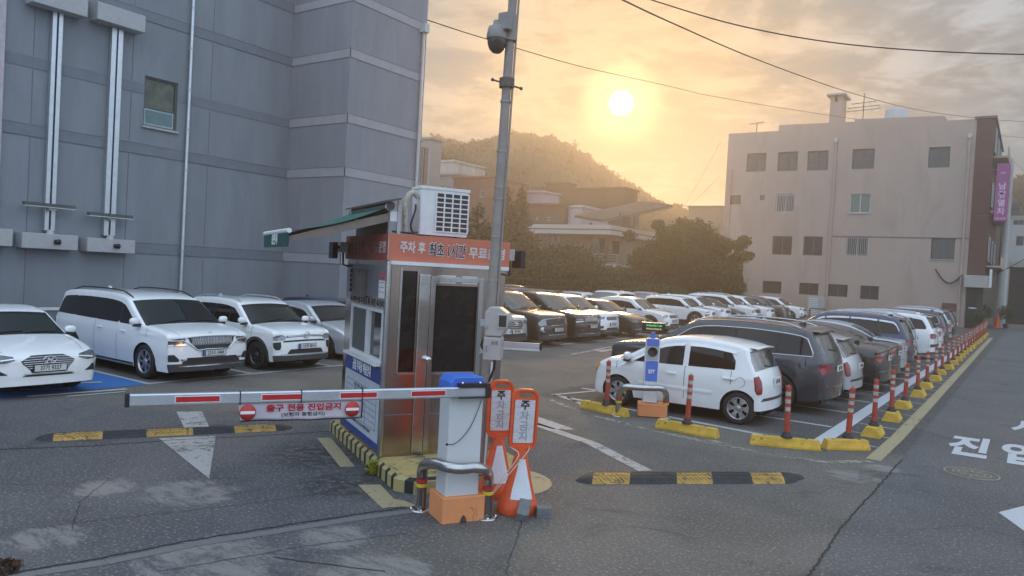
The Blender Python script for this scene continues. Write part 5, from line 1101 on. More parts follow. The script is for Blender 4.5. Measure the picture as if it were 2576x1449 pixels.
# information board
by0, by1 = fw(k4b(378, 900))[0], fw(k4b(125, 760))[0]+.0; zbt = fw(k4b(125, 708))[1]; zbb = fw(k4b(335, 1405))[1]; zbl = fw(k4b(372, 938))[1]
m_bblue = mat('board_blue', (.028, .055, .24), .5); m_board = mat('board_white', (.50, .54, .60), .5, var=.04)
by1 = min(by1, BL-.02); MB().box(-.022, -.004, by0, by1, Z(zbb), Z(zbt)).obj('information_board', m_board, bt); MB().box(-.026, -.0225, by0, by1, Z(zbl), Z(zbt)).obj('board_header', m_bblue, bt)
MB().box(-.026, -.0225, by0, by1, Z(zbb), Z(zbb)+.09).obj('board_footer', m_bblue, bt); MB().box(-.026, -.0225, by0, by0+.03, Z(zbb)+.091, Z(zbl)-.001).obj('board_edge', m_bblue, bt)
text('공영 주차장 이용안내', .155, m_whiteink, bt, 'lettering', (-.028, (by0+by1)/2+.03, Z((zbl+zbt)/2)), (0, -1, 0), bold=.02, sx=.62)
for k in range(7): MB().box(-.0245, -.0225, by0+.16, by1-.1, Z(zbl)-.12-.075*k, Z(zbl)-.114-.075*k).obj('table_rule', m_joint, bt)
for k in range(4): MB().box(-.0248, -.0225, by0+.16+(by1-by0-.26)*k/3-.003, by0+.16+(by1-by0-.26)*k/3+.003, Z(zbl)-.57, Z(zbl)-.113).obj('table_rule', m_joint, bt)
text('요금표   기본요금   추가요금   1일 주차권', .05, m_ink, bt, 'lettering', (-.026, (by0+by1)/2, Z(zbl)-.155), (0, -1, 0), ext=.0008, sx=.8)
text('구분   최초 1시간   무료   10분당   300원', .05, m_ink, bt, 'lettering', (-.026, (by0+by1)/2, Z(zbl)-.23), (0, -1, 0), ext=.0008, sx=.8)
text('* 주차장 내에서의 도난 및 사고는 책임지지 않습니다', .055, m_ink, bt, 'lettering', (-.026, (by0+by1)/2, Z(zbb)+.17), (0, -1, 0), ext=.0008, sx=.8)
# electrics and notices on the upper panel
q0, q1 = fw(k4b(265, 200)), fw(k4b(204, 200)); qz0, qz1 = fw(k4b(240, 305))[1], fw(k4b(250, 112))[1]
MB().box(-.09, -.007, q0[0], q1[0], Z(qz0), Z(qz1)).obj('louvred_box', mat('rusty_grey_box', (.17, .16, .16), .6, var=.25, vs=5, stain=((.10, .07, .05), 4, .5, .6)), bt, bevel=.006)
for k in range(5): z = Z(qz0)+.05+(qz1-qz0-.06)*k/4.6; MB().box(-.115, -.02, q1[0]+.001, q1[0]+.012, z, z+.05).obj('louvre', m_black, bt)
q0, q1 = (.08, 0), (.08+fw(k4b(372, 220))[0]-fw(k4b(420, 220))[0], 0); za, zb2, zc2 = fw(k4b(395, 320))[1], fw(k4b(397, 192))[1], fw(k4b(397, 132))[1]
MB().box(-.010, -.007, q0[0], q1[0], Z(za), Z(zb2)).obj('notice', m_whiteink, bt); MB().box(-.010, -.007, q0[0], q1[0], Z(zb2)+.001, Z(zc2)).obj('notice_header', mat('pink_header', (.55, .12, .18), .5), bt)
for k in range(5): MB().box(-.0115, -.0102, q0[0]+.03, q1[0]-.03, Z(za)+.07+.055*k, Z(za)+.076+.055*k).obj('notice_line', m_joint, bt)
q0, q1 = fw(k4b(192, 220)), fw(k4b(162, 220)); MB().box(-.010, -.007, q0[0], q1[0], Z(fw(k4b(176, 270))[1]), Z(fw(k4b(176, 230))[1])).obj('sticker', m_whiteink, bt); MB().box(-.010, -.007, q0[0], q1[0], Z(fw(k4b(185, 190))[1]), Z(fw(k4b(185, 105))[1])).obj('sticker', mat('slate_sticker', (.08, .09, .13), .5), bt)
# sign band
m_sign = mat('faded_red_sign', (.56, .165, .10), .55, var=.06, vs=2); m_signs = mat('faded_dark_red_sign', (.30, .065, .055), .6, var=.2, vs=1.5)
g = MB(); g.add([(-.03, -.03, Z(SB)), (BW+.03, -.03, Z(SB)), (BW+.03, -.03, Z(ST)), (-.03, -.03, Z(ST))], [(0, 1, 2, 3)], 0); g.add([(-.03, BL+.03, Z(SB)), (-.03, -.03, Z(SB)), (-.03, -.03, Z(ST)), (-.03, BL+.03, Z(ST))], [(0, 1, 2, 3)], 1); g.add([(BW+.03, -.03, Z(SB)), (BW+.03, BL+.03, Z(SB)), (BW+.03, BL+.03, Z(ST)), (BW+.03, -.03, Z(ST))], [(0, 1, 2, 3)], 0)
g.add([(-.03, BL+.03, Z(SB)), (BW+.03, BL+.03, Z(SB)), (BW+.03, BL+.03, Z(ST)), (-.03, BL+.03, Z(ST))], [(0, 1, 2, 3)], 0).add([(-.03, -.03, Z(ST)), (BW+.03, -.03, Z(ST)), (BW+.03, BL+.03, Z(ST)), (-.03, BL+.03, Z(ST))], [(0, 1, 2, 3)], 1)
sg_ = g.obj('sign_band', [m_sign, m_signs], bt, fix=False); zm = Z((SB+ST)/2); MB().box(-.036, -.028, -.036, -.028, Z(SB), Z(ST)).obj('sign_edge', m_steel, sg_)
m_soft = mat('faded_white_letters', (.62, .56, .54), .6); xa = fd(k3(665, 700))[0]; xb = fd(k3(885, 700))[0]; xc = fd(k3(1215, 700))[0]; xd = BW-.04
def fit(body, x0, x1, z, size, m, y, bold=.03, right=(1, 0, 0), plane='y', x=0):
    o = text(body, size, m, sg_, 'lettering', (0, 0, 0), (1, 0, 0), bold=bold); co = np.array([v.co[:] for v in o.data.vertices]); lo, hi = co[:, 0].min(), co[:, 0].max(); zc_ = (co[:, 2].min()+co[:, 2].max())/2
    for v in o.data.vertices:
        f = (v.co.x-lo)/(hi-lo)
        if plane == 'y': v.co = Vector((x0+(x1-x0)*f, y+v.co.y*.5, z+v.co.z-zc_))
        else: v.co = Vector((x+v.co.y*.5, x0+(x1-x0)*f, z+v.co.z-zc_))
    return o
fit('주차 후', xa, xb-.02, zm+.012, .145, m_soft, -.034, .035); fit('최초 1시간', xb+.02, xc-.02, zm, .175, m_whiteink, -.033, .055); fit('최초 1시간', xb+.025, xc-.025, zm, .17, m_ink, -.036, .02); fit('무료운영', xc+.02, xd, zm-.008, .145, m_soft, -.034, .035)
m_fadedl = mat('ghost_letters', (.36, .17, .16), .6); fit('주차 후 최초 1시간 무료', BL-.05, .36, zm, .15, m_fadedl, 0, .02, plane='x', x=-.034); fit('운영', .34, .07, zm, .15, m_soft, 0, .02, plane='x', x=-.034)
for lab, px_, py_, lx, ly in (('a', 0, 0, -.10, BL-.12), ('b', 0, 0, BW+.08, .08)):
    sgn = -1 if lx < 0 else 1; e = MB().box(lx-.05, lx+.05, ly-.05, ly+.10, zm-.07, zm+.07).obj('lamp_bracket', m_box, bt); MB().box(lx+sgn*.10, lx+sgn*.17, ly-.12, ly+.12, zm-.16, zm+.06).obj('floodlight', m_black, bt, bevel=.01); MB().tube([(lx, ly, zm-.06), (lx+sgn*-.0, ly-.03, Z(SB)-.08), (lx-sgn*.05, ly-.1, Z(SB)-.10), (lx-sgn*.08, ly-.2, Z(SB)-.09)], .014, 6).obj('conduit', m_black, bt)
    MB().tube([(lx+sgn*.04, ly, zm), (lx+sgn*.11, ly, zm)], .02, 8).obj('lamp_arm', m_black, bt)
# awning on the window side
k_t = .12; An = CB+UA*k_t; fa = lambda q: onp(q[0], q[1], An, UB)
xn, zn = fa(k7c(400, 600)); zn2 = fa(k7c(395, 785))[1]; xr, zr_ = fa(k7c(1555, 325)); Za = Z
m_green = mat('green_awning_cloth', (.012, .11, .085), .7, var=.08); m_greend = mat('dark_green_valance', (.01, .075, .065), .75); m_brz = mat('awning_dark_panel', (.09, .075, .065), .45, var=.1)
aw = thing('_tmp', 'x', 'x'); bpy.data.objects.remove(aw)
Y0, Y1 = k_t, BL-.08
g = MB(); N_ = 10; g.grid([[(xr+(xn-xr)*i/N_, Y0+(Y1-Y0)*j/4, Z(zr_+(zn-zr_)*i/N_-.05*math.sin(math.pi*i/N_))) for j in range(5)] for i in range(N_+1)]); g.grid([[(xr+(xn-xr)*i/N_, Y0+(Y1-Y0)*j/4, Z(zr_+(zn-zr_)*i/N_-.05*math.sin(math.pi*i/N_))-.012) for j in range(5)] for i in range(N_+1)], mi=1)
awo = g.obj('awning', [m_green, mat('awning_underside', (.022, .030, .027), .8)], bt, fix=False); MB().tube([(xn, Y0-.02, Z(zn)), (xn, Y1+.02, Z(zn))], .028, 10).obj('front_bar', m_white, awo); MB().box(xn-.012, xn+.004, Y0, Y1, Z(zn2), Z(zn)-.02).obj('valance', m_greend, awo)
text('순천시', .15, m_whiteink, awo, 'lettering', (xn-.016, (Y0+Y1)/2, Z((zn+zn2)/2)), (0, -1, 0), bold=.03, sx=1.0)
xe, ze = fa(k7c(830, 610)); xs0, zs0 = fa(k7c(1585, 440)); xf, zf = fa(k7c(405, 685))
for yy in (Y0+.05, Y1-.05):
    MB().prism([(xs0, Z(zs0)+.05), (xe, Z(ze)+.05), (xf, Z(zf)+.02), (xf, Z(zf)-.03), (xe, Z(ze)-.05), (xs0, Z(zs0)-.05)], 1, yy-.03, yy+.03).obj('awning_arm', mat('arm_brown_grey', (.20, .165, .14), .5), awo); MB().cbox((xs0+.03, yy, Z(zs0)), (.12, .10, .12)).obj('arm_bracket', m_white, awo)
    MB().lathe([(.055, -.03), (.055, .03), (.02, .035), (0, .035)], (xr, yy-.05, Z(zr_)), 1, 16).obj('roller_cap', m_white, awo)
MB().tube([(xr, Y0, Z(zr_)), (xr, Y1, Z(zr_))], .05, 12).obj('roller', m_framed, awo)
xh0, zh0 = fa(k7c(1475, 262)); xh1, zh1 = fa(k7c(1658, 235)); MB().prism([(xh0, Z(zh0)), (xh1, Z(zh1)), (xh1, Z(zh1)-.02), (xh0, Z(zh0)-.02)], 1, Y0-.1, Y1+.05).obj('awning_hood', m_brz, awo)
xb0 = fa(k7c(1600, 400))[0]; MB().box(xb0+.01, xb0+.03, Y0+.3, Y1, Z(ST)+.002, Z(zs0)+.12).obj('backing_panel', m_brz, bt)
for yy in (Y0, Y1): MB().box(xb0+.04, xb0+.08, yy-.02, yy+.02, Z(ST)+.001, Z(zh1)-.03).obj('support_post', m_box, bt)
# outdoor unit on the booth roof
fk = lambda q, y: onp(q[0], q[1], CB+UA*y, UB); ya = .28
x0, z1_ = fk(k3(850, 170), ya); x1, zz_ = fk(k3(1240, 200), ya); z0_ = ST+.03
un = thing('air_conditioner', 'white outdoor unit with grid grille on top of the pay booth', 'outdoor unit', (*(CB+UB*x0+UA*ya), z0_), ANG); W_, H_ = x1-x0, z1_-z0_; Dp = .34
MB().rbox((W_/2, Dp/2, H_/2), (W_, Dp, H_), .02).obj('casing', m_white, un); MB().box(-.01, W_+.01, -.01, Dp+.01, H_-.03, H_+.008).obj('casing_top', m_white, un, bevel=.004)
gx0, gx1 = fk(k3(966, 350), ya)[0]-x0, fk(k3(1228, 350), ya)[0]-x0; MB().box(gx0, gx1, -.004, -.001, .05, H_-.06).obj('grille_recess', mat('grille_brown', (.05, .04, .035), .6), un)
g = MB()
for k in range(5): xx = gx0+(gx1-gx0)*k/4; g.box(xx-.009, xx+.009, -.014, -.0045, .045, H_-.055)
for k in range(9): zz = .05+(H_-.11)*k/8; g.box(gx0, gx1, -.013, -.0046, zz-.007, zz+.007)
g.obj('grille', m_white, un)
for k in (.08, W_-.14): MB().box(k, k+.06, .02, Dp-.02, -.03, 0).obj('foot', m_framed, un)
pts = [(-.16, .05, 0), (-.17, .05, .12), (-.18, .05, .35), (-.14, .05, .47), (-.08, .06, .50), (-.02, .07, .45)]; MB().tube(crom(pts, 4).tolist(), .032, 10).obj('wrapped_hose', mat('taped_hose', (.45, .42, .36), .8, var=.2, vs=20), un); MB().tube(crom([(-.06, .05, 0), (-.10, .04, .1), (-.05, .05, .28), (-.03, .1, .36)], 4).tolist(), .012, 6).obj('cable', m_black, un)
# roof deck clutter
MB().tube([(.05, .1, Z(ST)+.03), (.3, .2, Z(ST)+.03), (.42, .3, Z(ST)+.05)], .012, 6).obj('roof_cable', m_black, bt)
# ---------- barrier gate
KB = Vector((-4.45, 5.55)); gt = thing('barrier_gate', 'white exit barrier cabinet with blue lid and lowered striped arm in front of the booth', 'barrier gate', (*KB, 0), ANG)
k4 = lambda x, y: ((1250+x/1.811)/1.5652, (1300+y/1.811)/1.5652); fK = lambda q: onp(q[0], q[1], KB, UB)
cw = .345; m_cab = mat('off_white_cabinet', (.60, .62, .63), .5, var=.03, vs=2, stain=((.42, .40, .36), 3, .62, .4)); m_lid = mat('blue_lid', (.045, .16, .62), .4, var=.05); m_pl = mat('salmon_plinth', (.78, .30, .12), .7, var=.06, vs=3, bump=.15, stain=((.35, .16, .08), 5, .60, .6))
MB().rbox((cw/2, .135, .72), (cw, .27, .95), .018).obj('cabinet', m_cab, gt)
g = MB(); g.prism([(-.012, 1.20), (-.012, 1.33), (.03, 1.385), (cw-.03, 1.385), (cw+.012, 1.33), (cw+.012, 1.20)], 1, -.015, .285); g.obj('cabinet_lid', m_lid, gt, bevel=.012)
MB().rbox((cw/2+.01, .145, .12), (cw+.09, .37, .245), .012).obj('plinth', m_pl, gt); MB().lathe([(.035, 0), (.02, .05), (0, .07)], (.18, -.045, 0), 2, 8).obj('plinth_chip', m_black, gt)
xL = fK((314, 1000))[0]; zA, zB = 1.200, 1.295; ar = MB(); ar.prism([(-.075, zA), (-.035, zA), (-.030, zA+.01), (-.030, zB-.01), (-.035, zB), (-.075, zB), (-.08, zB-.01), (-.08, zA+.01)], 0, xL+.035, cw+.01)
fA = lambda px: onp(px, 990, KB+UA*-.08, UB)[0]
aro = ar.obj('arm', m_alu, gt); MB().box(xL, xL+.034, -.085, -.025, zA-.004, zB+.004).obj('arm_end_cap', m_black, aro)
for a, b in ((443, 553), (660, 758), (857, 948), (1036, 1120)):
    x0, x1 = fA(a), fA(b); MB().box(x0-.006, x1+.006, -.0815, -.0801, zA+.020, zB-.020).obj('stripe_border', m_whiteink, aro); MB().box(x0, x1, -.084, -.0816, zA+.026, zB-.026).obj('red_stripe', m_red, aro)
for a in (605, 759, 912): x0 = fA(a); MB().box(x0-.004, x0+.004, -.087, -.024, zA-.006, zB+.006).obj('arm_joint', m_black, aro)
x0 = fA(1155); MB().box(x0, cw+.02, -.10, -.02, zB, zB+.035).box(cw-.02, cw+.03, -.10, .01, zA, zB-.001).box(x0, cw+.02, -.10, -.03, zA-.008, zA-.001).obj('arm_clamp', m_black, gt)
for k in (.04, .22): MB().lathe([(.012, 0), (.012, .012), (0, .014)], (x0+k, -.06, zB+.035), 2, 6).obj('bolt', m_chrome, gt)
g = MB(); xa_, za_ = fK((1124, 1118)); xb_, zb_ = fK((1218, 985)); MB().tube(crom([(xa_, -.004, za_), (xa_+.06, -.012, za_+.0), (xa_+.15, -.012, za_+.06), (xa_+.25, -.012, za_+.2), (xb_, -.012, zb_)], 5).tolist(), .0035, 5).obj('cable', m_black, gt); MB().lathe([(.012, -.003), (.012, -.001), (0, 0)], (xa_, -.0, za_), 1, 10).obj('cable_hole', m_black, gt)
# banner hanging from the arm
bn = thing('no_entry_banner', 'white banner with red no-entry discs hanging under the barrier arm', 'banner', (*(KB+UB*fA(602)+UA*-.055), zA), ANG)
bw_ = fA(915)-fA(602); zl0 = onp(610, 1058, KB+UA*-.055, UB)[1]-zA; zr0 = onp(912, 1050, KB+UA*-.055, UB)[1]-zA; m_ban = mat('banner_cloth', (.62, .58, .63), .7, var=.04)
g = MB(); wv = lambda f, h: .012*math.sin(f*9)*h-.008*math.sin(f*23+1)*h
g.grid([[(bw_*(f+ .02*h*(1-f)), wv(f, h), (zl0+(zr0-zl0)*f)*h-.003) for h in np.linspace(0, 1, 7)] for f in np.linspace(0, 1, 25)]); bc = g.obj('banner_cloth', m_ban, bn, fix=False)
sm = bc.modifiers.new('thickness', 'SOLIDIFY'); sm.thickness = .003
g = MB(); g.tube([(bw_*(.02*(1-f)+f), wv(f, 1)-.002, zl0+(zr0-zl0)*f-.004) for f in np.linspace(0, 1, 25)]+[(bw_, -.004, -.01)], .006, 5); g.obj('banner_hem', m_ink, bn)
zc_ = (zl0+zr0)/2
for f in (.07, .91): MB().lathe([(0, -.021), (abs(zc_)*.44, -.02), (abs(zc_)*.44, -.016)], (bw_*f, -.004, zc_*.50), 1, 28).obj('no_entry_disc', mat('no_entry_red', (.50, .04, .035), .5), bn, fix=False); MB().box(bw_*f-abs(zc_)*.38, bw_*f+abs(zc_)*.38, -.029, -.026, zc_*.5-.012, zc_*.5+.012).obj('no_entry_bar', m_whiteink, bn)
def fitb(body, par, x0, x1, z, h, m, y, bold=.02):
    o = text(body, .1, m, par, 'lettering', bold=bold, ext=.001); co = np.array([v.co[:] for v in o.data.vertices]); lo, hi = co.min(0), co.max(0)
    for v in o.data.vertices: v.co = Vector((x0+(x1-x0)*(v.co.x-lo[0])/(hi[0]-lo[0]), y, z+((v.co.z-lo[2])/(hi[2]-lo[2])-.5)*h))
    return o
fitb('출구 전용 진입금지', bn, bw_*.21, bw_*.81, zc_*.29, abs(zc_)*.42, m_redink, -.024, .035); fitb('(보행자 통행금지)', bn, bw_*.33, bw_*.68, zc_*.70, abs(zc_)*.27, m_ink, -.024, .02)
uguard('bent steel guard pipe with red and yellow bands around the exit barrier cabinet', (-4.86, 5.68), (-4.24, 5.94), .55, .054, m_pipe, (.24, -.30), True)
# second barrier arm beyond the booth
E2 = G(1363, 872, 1.2); e2 = Vector((.824, .566)); B2 = Vector((E2.x, E2.y))-e2*2.9
t = thing('barrier_gate', 'entry barrier arm seen beyond the booth, tip showing right of the camera box', 'barrier gate', (B2.x, B2.y, 0), math.atan2(e2.y, e2.x))
MB().rbox((-.1, .25, .6), (.34, .3, 1.2), .02).obj('cabinet', m_cab, t); MB().box(0, 2.86, -.02, .025, 1.15, 1.25).box(0, 2.86, -.026, -.021, 1.19, 1.21).obj('arm', m_alu, t); MB().box(2.861, 2.9, -.03, .035, 1.14, 1.26).obj('arm_end_cap', m_black, t); MB().box(0, 2.86, -.03, .035, 1.125, 1.149).obj('arm_rubber', m_white, t)
# ---------- no-parking stands
def stand(label, x, y, rz, tilt=0):
    t = thing('no_parking_stand', label, 'plastic sign stand', (x, y, 0), rz, 'orange no-parking stands'); t.rotation_euler = (0, tilt, rz)
    pr_ = [(.205, 0), (.215, .03), (.205, .09), (.185, .14), (.160, .20), (.125, .32), (.095, .46), (.070, .56), (.060, .60), (.060, .66)]; g = MB(); P = []
    for r_, z in pr_: P.append([(r_*math.cos(2*math.pi*k/24), r_*.78*math.sin(2*math.pi*k/24), z) for k in range(25)])
    g.grid(P); g.add([p for p in P[-1][:-1]], [tuple(range(24))]); g.obj('stand_base', m_orange, t)
    # board frame: rounded outline with window and handle slot
    def rr(w, z0, z1, r, n=6):
        o_ = []
        for cx, cz, a0 in ((w-r, z1-r, 0), (-w+r, z1-r, 90), (-w+r, z0+r, 180), (w-r, z0+r, 270)):
            for k in range(n+1): a = math.radians(a0+90*k/n); o_.append((cx+r*math.cos(a), cz+r*math.sin(a)))
        return o_
    out = rr(.142, .62, 1.24, .095); g = MB(); N_ = len(out)
    for sg in (-1, 1): g.add([(x_, sg*.012, z) for x_, z in out], [tuple(range(N_))])
    g.obj('stand_board', m_orange, t)
    g = MB(); inr = rr(.122, .64, 1.22, .08)
    g.add([(x_, -.028, z) for x_, z in out]+[(x_, -.028, z) for x_, z in inr]+[(x_, .028, z) for x_, z in out]+[(x_, .028, z) for x_, z in inr], [(k, (k+1) % N_, N_+(k+1) % N_, N_+k) for k in range(N_)]+[(2*N_+k, 2*N_+(k+1) % N_, 3*N_+(k+1) % N_, 3*N_+k) for k in range(N_)]+[(k, (k+1) % N_, 2*N_+(k+1) % N_, 2*N_+k) for k in range(N_)]+[(N_+k, N_+(k+1) % N_, 3*N_+(k+1) % N_, 3*N_+k) for k in range(N_)]); g.obj('stand_rim', m_orange, t)
    h_ = rr(.062, 1.155, 1.20, .018); MB().prism(h_, 1, -.0135, .0135).obj('handle_slot', mat('painted_slot_shadow', (.20, .16, .12), .8), t); MB().prism(rr(.105, .70, 1.13, .01), 1, -.019, -.0125).obj('paper', mat('crumpled_paper', (.60, .60, .62), .6, var=.06, vs=12, bump=.9, bs=18), t)  # handle slot is a solid slab, the opening's shade put in as colour
    for k, ch in enumerate('주차금지'): text(ch, .105, m_ink if k == 0 else mat('faded_letters', (.33, .33, .35), .7), t, 'lettering', (0, -.021, 1.075-.105*k), bold=.03 if k == 0 else .01, ext=.0012)
    g = MB(); zz = [.16, .26, .36, .46, .545]; cv = [np.interp(z, [q[1] for q in pr_], [q[0] for q in pr_]) for z in zz]; ww = [.115, .095, .07, .047, .03]; rows_ = []
    for z, c_, w_ in zip(zz, cv, ww): rows_.append([(w_*f, -.78*math.sqrt(max(0, c_*c_-(w_*f)**2))-.004, z) for f in np.linspace(-1, 1, 7)])
    g.grid(rows_); g.obj('reflective_sheet', mat('reflective_white', (.68, .70, .74), .5, var=.04, stain=((.35, .25, .22), 16, .66, .7)), t, fix=False)
    return t
yaw = ANG-math.radians(3)
stand('front orange no-parking stand tied with string, beside the barrier cabinet', -4.13, 6.31, yaw-.12, .02); stand('rear orange no-parking stand half hidden behind the front one', -4.62, 6.62, yaw-.1, .0)
st = G(*k4(1270, 1190), .18); MB_ = MB(); pts = [G(*k4(1130, 1318), .01), G(*k4(1230, 1265), .05)]
S0 = Vector((-4.28, 6.07, 0)); string = [Vector((-4.36, 5.85, .02)), Vector((-4.32, 5.93, .06)), Vector((-4.28, 6.02, .16)), Vector((-4.20, 6.10, .35)), Vector((-4.07, 6.20, .60)), Vector((-4.20, 6.22, .66)), Vector((-4.22, 6.35, .66)), Vector((-4.08, 6.38, .66)), Vector((-4.02, 6.26, .62)), Vector((-4.12, 6.12, .42)), Vector((-4.24, 6.04, .22)), Vector((-4.28, 6.02, .16)), Vector((-4.33, 5.98, .10))]
o = MB().tube(crom([tuple(p) for p in string], 4).tolist(), .005, 5).obj('string', mat('white_twine', (.62, .56, .50), .9)); tag(o, 'white twine tied round the front orange stand', 'string')
m_stone = mat('grey_granite', (.17, .175, .18), .85, var=.15, vs=30, bump=.5, bs=50)
o = MB().rbox((0, 0, 0), (.115, .22, .10), .006).obj('stone_block', m_stone); p = G(*((1200+1850/2.1467)/1.5652, (1750+560/2.1467)/1.5652), .08); o.location = (p.x, p.y, .083); o.rotation_euler = (.45, .12, math.radians(28)); tag(o, 'grey stone block leaning on the front orange stand', 'stone block', 'stone blocks weighing down the stands')
o = MB().rbox((0, 0, 0), (.15, .11, .10), .006).obj('stone_block', m_stone); p = G(*((1200+2005/2.1467)/1.5652, (1750+590/2.1467)/1.5652), .03); o.location = (p.x+.0, p.y+.03, .051); o.rotation_euler = (0, 0, math.radians(40)); tag(o, 'grey stone block lying flat right of the leaning one', 'stone block', 'stone blocks weighing down the stands')
# ---------- camera pole
P0 = D(1219, 1000, 8.35); P1 = D(1290, 0, 8.35); pl = thing('camera_pole', 'tall grey steel pole with dome camera between booth and barrier', 'pole', (P0.x, P0.y, 0))
dx = (P1-P0)/(P1.z-P0.z); at = lambda z, ox=0, oy=0: (dx.x*z-dx.x*P0.z*1+ox+0*z, dx.y*z-dx.y*P0.z+oy, z); m_pole = mat('galvanised_grey', (.27, .245, .225), .55, 0, var=.1)
MB().tube([at(z) for z in (.17, 1, 2, 3, 4, 5, 6.5, 8)], [.059, .057, .055, .053, .051, .049, .046, .044], 18).obj('pole', m_pole, pl)
rgt = Vector((.824, .566, 0)); fwd = Vector((-.566, .824, 0))
def off(z, r_, f_=0): p = Vector(at(z)); return p+rgt*r_+fwd*f_
MB().tube([off(z, .066, -.01) for z in (.2, 2, 4, 6, 8)], .012, 8).obj('conduit', m_pole, pl); MB().tube([off(z, .055, -.055) for z in (.2, 1.4)], .012, 8).obj('conduit', m_white, pl)
zof = lambda py: (lambda v: EYE+v.z*8.35/ (v.x*fwd.x+v.y*fwd.y))(ray(1250, py))
for py in (705, 595, 500, 380, 255, 1000, 470): z = zof(py); MB().lathe([(.061, -.01), (.061, .01)], at(z), 2, 18).obj('strap', mat('dull_strap', (.33, .31, .29), .5, .3), pl)
z = zof(208); a, b = off(z+.03, -.16), off(z-.05, .16); g = MB(); g.tube([a, b], .010, 8).ball(a, .02, 8, 6).ball(b, .02, 8, 6); g.obj('crossbar', m_brz, pl); MB().lathe([(.085, -.05), (.085, .05)], at(z), 2, 16).obj('crossbar_clamp', m_brz, pl)
z = zof(100); cdm = off(z, -.14, -.04)+Vector((P0.x, P0.y, 0)); dmr = .112
dmo = thing('dome_camera', 'round white dome camera hanging on the left of the tall pole', 'camera', cdm); MB().lathe([(0, .20), (.05, .19), (.055, .14), (.10, .12), (dmr, .06), (dmr*1.06, .0), (dmr*1.02, -.012)], (0, 0, 0), 2, 24).obj('dome_housing', mat('dull_camera_grey', (.25, .24, .235), .5), dmo); MB().lathe([(dmr*.95, -.012), (dmr*.92, -.06), (dmr*.72, -.12), (dmr*.4, -.155), (0, -.165)], (0, 0, 0), 2, 24).obj('dome_glass', mat('smoked_dome', (.07, .065, .06), .15), dmo); MB().box(.03, .17, -.04, .04, .08, .26).obj('dome_bracket', mat('dull_camera_grey', (.25, .24, .235), .5), dmo)
MB().lathe([(.075, -.14), (.075, .14)], at(zof(70)), 2, 16).obj('bracket_sleeve', m_pole, pl)
# plate reading camera box on the pole
bx = D(1247, 836, 8.0); cm = thing('plate_camera', 'cream plate-reading camera box with hooded lens on the camera pole', 'camera', (bx.x, bx.y, 0), 0); cm.rotation_euler = (0, 0, math.radians(34.5)-.32); Zf = lambda py: (lambda v: EYE+v.z*8.0/(v.x*fwd.x+v.y*fwd.y))(ray(1247, py)); m_cream = mat('cream_enamel', (.42, .385, .36), .5, var=.05, stain=((.28, .23, .2), 4, .6, .5))
z1, z2, z3 = Zf(903), Zf(846), Zf(772); MB().rbox((-.02, .02, (z1+z2)/2), (.19, .22, z2-z1), .025).obj('lower_box', m_cream, cm); zt_ = z3; zm_ = (z2+z3)/2
g = MB(); g.prism([(-.10, z2+.004), (.07, z2+.004), (.12, zm_-.07), (.165, zm_+.02), (.13, zt_-.06), (.04, zt_), (-.06, zt_), (-.115, zt_-.06)], 1, -.09, .13); g.obj('camera_hood', m_cream, cm, bevel=.012)
cm.rotation_euler = (0, 0, math.radians(34.5)-.15); g = MB(); g.prism([(.03, zm_-.06), (.135, zm_-.06), (.145, zm_+.09), (.03, zm_+.09)], 1, -.105, -.091); g.obj('lens_frame', m_box, cm, bevel=.003); MB().box(.045, .125, -.108, -.1055, zm_-.045, zm_+.075).obj('lens_window', mat('lens_brown_glass', (.05, .04, .03), .15), cm)
for q in ((.015, .05), (.055, .09)): MB().box(q[0]-.04, q[1]-.045, -.093, -.0905, (z1+z2)/2+.04, (z1+z2)/2+.075).obj('label_mark', mat('grey_mark', (.25, .22, .2), .7), cm)
MB().tube([(-.115, -.05, z2-.02), (-.14, -.06, z2-.10), (-.13, -.05, z1+.12), (-.11, 0, z1+.08)], .012, 8).obj('hose', m_black, cm); MB().cbox((-.085, -.095, zm_-.05), (.03, .02, .04)).obj('latch', m_chrome, cm); MB().cbox((-.075, -.095, (z1+z2)/2), (.02, .03, .06)).obj('latch', m_chrome, cm); MB().box(-.16, -.10, .0, .05, z1+.05, z1+.12).box(-.17, -.10, .0, .05, z2+.1, z2+.17).obj('pole_bracket', m_box, cm)
MB().tube([(.0, .03, z1), (.0, .03, z1-.1), (-.05, .04, z1-.25)], .014, 8).obj('hose', m_black, cm)
# ---------- payment kiosk at the entry lane
KP = G(1637, 1050); KP.x -= .10; KP.y += .03; ks = thing('entry_kiosk', 'white entry kiosk with blue panels and small LED display before the white hatchback', 'kiosk', (KP.x, KP.y+.1, 0), math.radians(34.5)-.12); dk = 13.35
Zk = lambda py: (lambda v: EYE+v.z*dk/(v.x*fwd.x+v.y*fwd.y))(ray(1630, py)); zT = Zk(850); m_kb = mat('kiosk_blue', (.09, .19, .62), .45)
MB().rbox((0, 0, (zT+.25)/2+.0), (.25, .20, zT-.25), .03).obj('post', m_white, ks); MB().box(-.105, .105, -.106, -.101, Zk(956), Zk(905)+.0).obj('blue_panel', m_kb, ks, bevel=.002); MB().box(-.105, .105, -.106, -.101, Zk(903), zT-.0).obj('upper_panel', m_box, ks); MB().box(-.105, .105, -.109, -.1065, Zk(868), zT-.001).obj('blue_panel', m_kb, ks)
MB().lathe([(.085, -.115), (.085, -.109), (0, -.116)], (0, 0, Zk(883)), 1, 24).obj('speaker_disc', m_black, ks, fix=False); text('SIT', .09, m_whiteink, ks, 'lettering', (0, -.109, Zk(932)), bold=.03); MB().box(-.035, .035, -.03, .03, zT, Zk(834)).obj('display_neck', m_kb, ks)
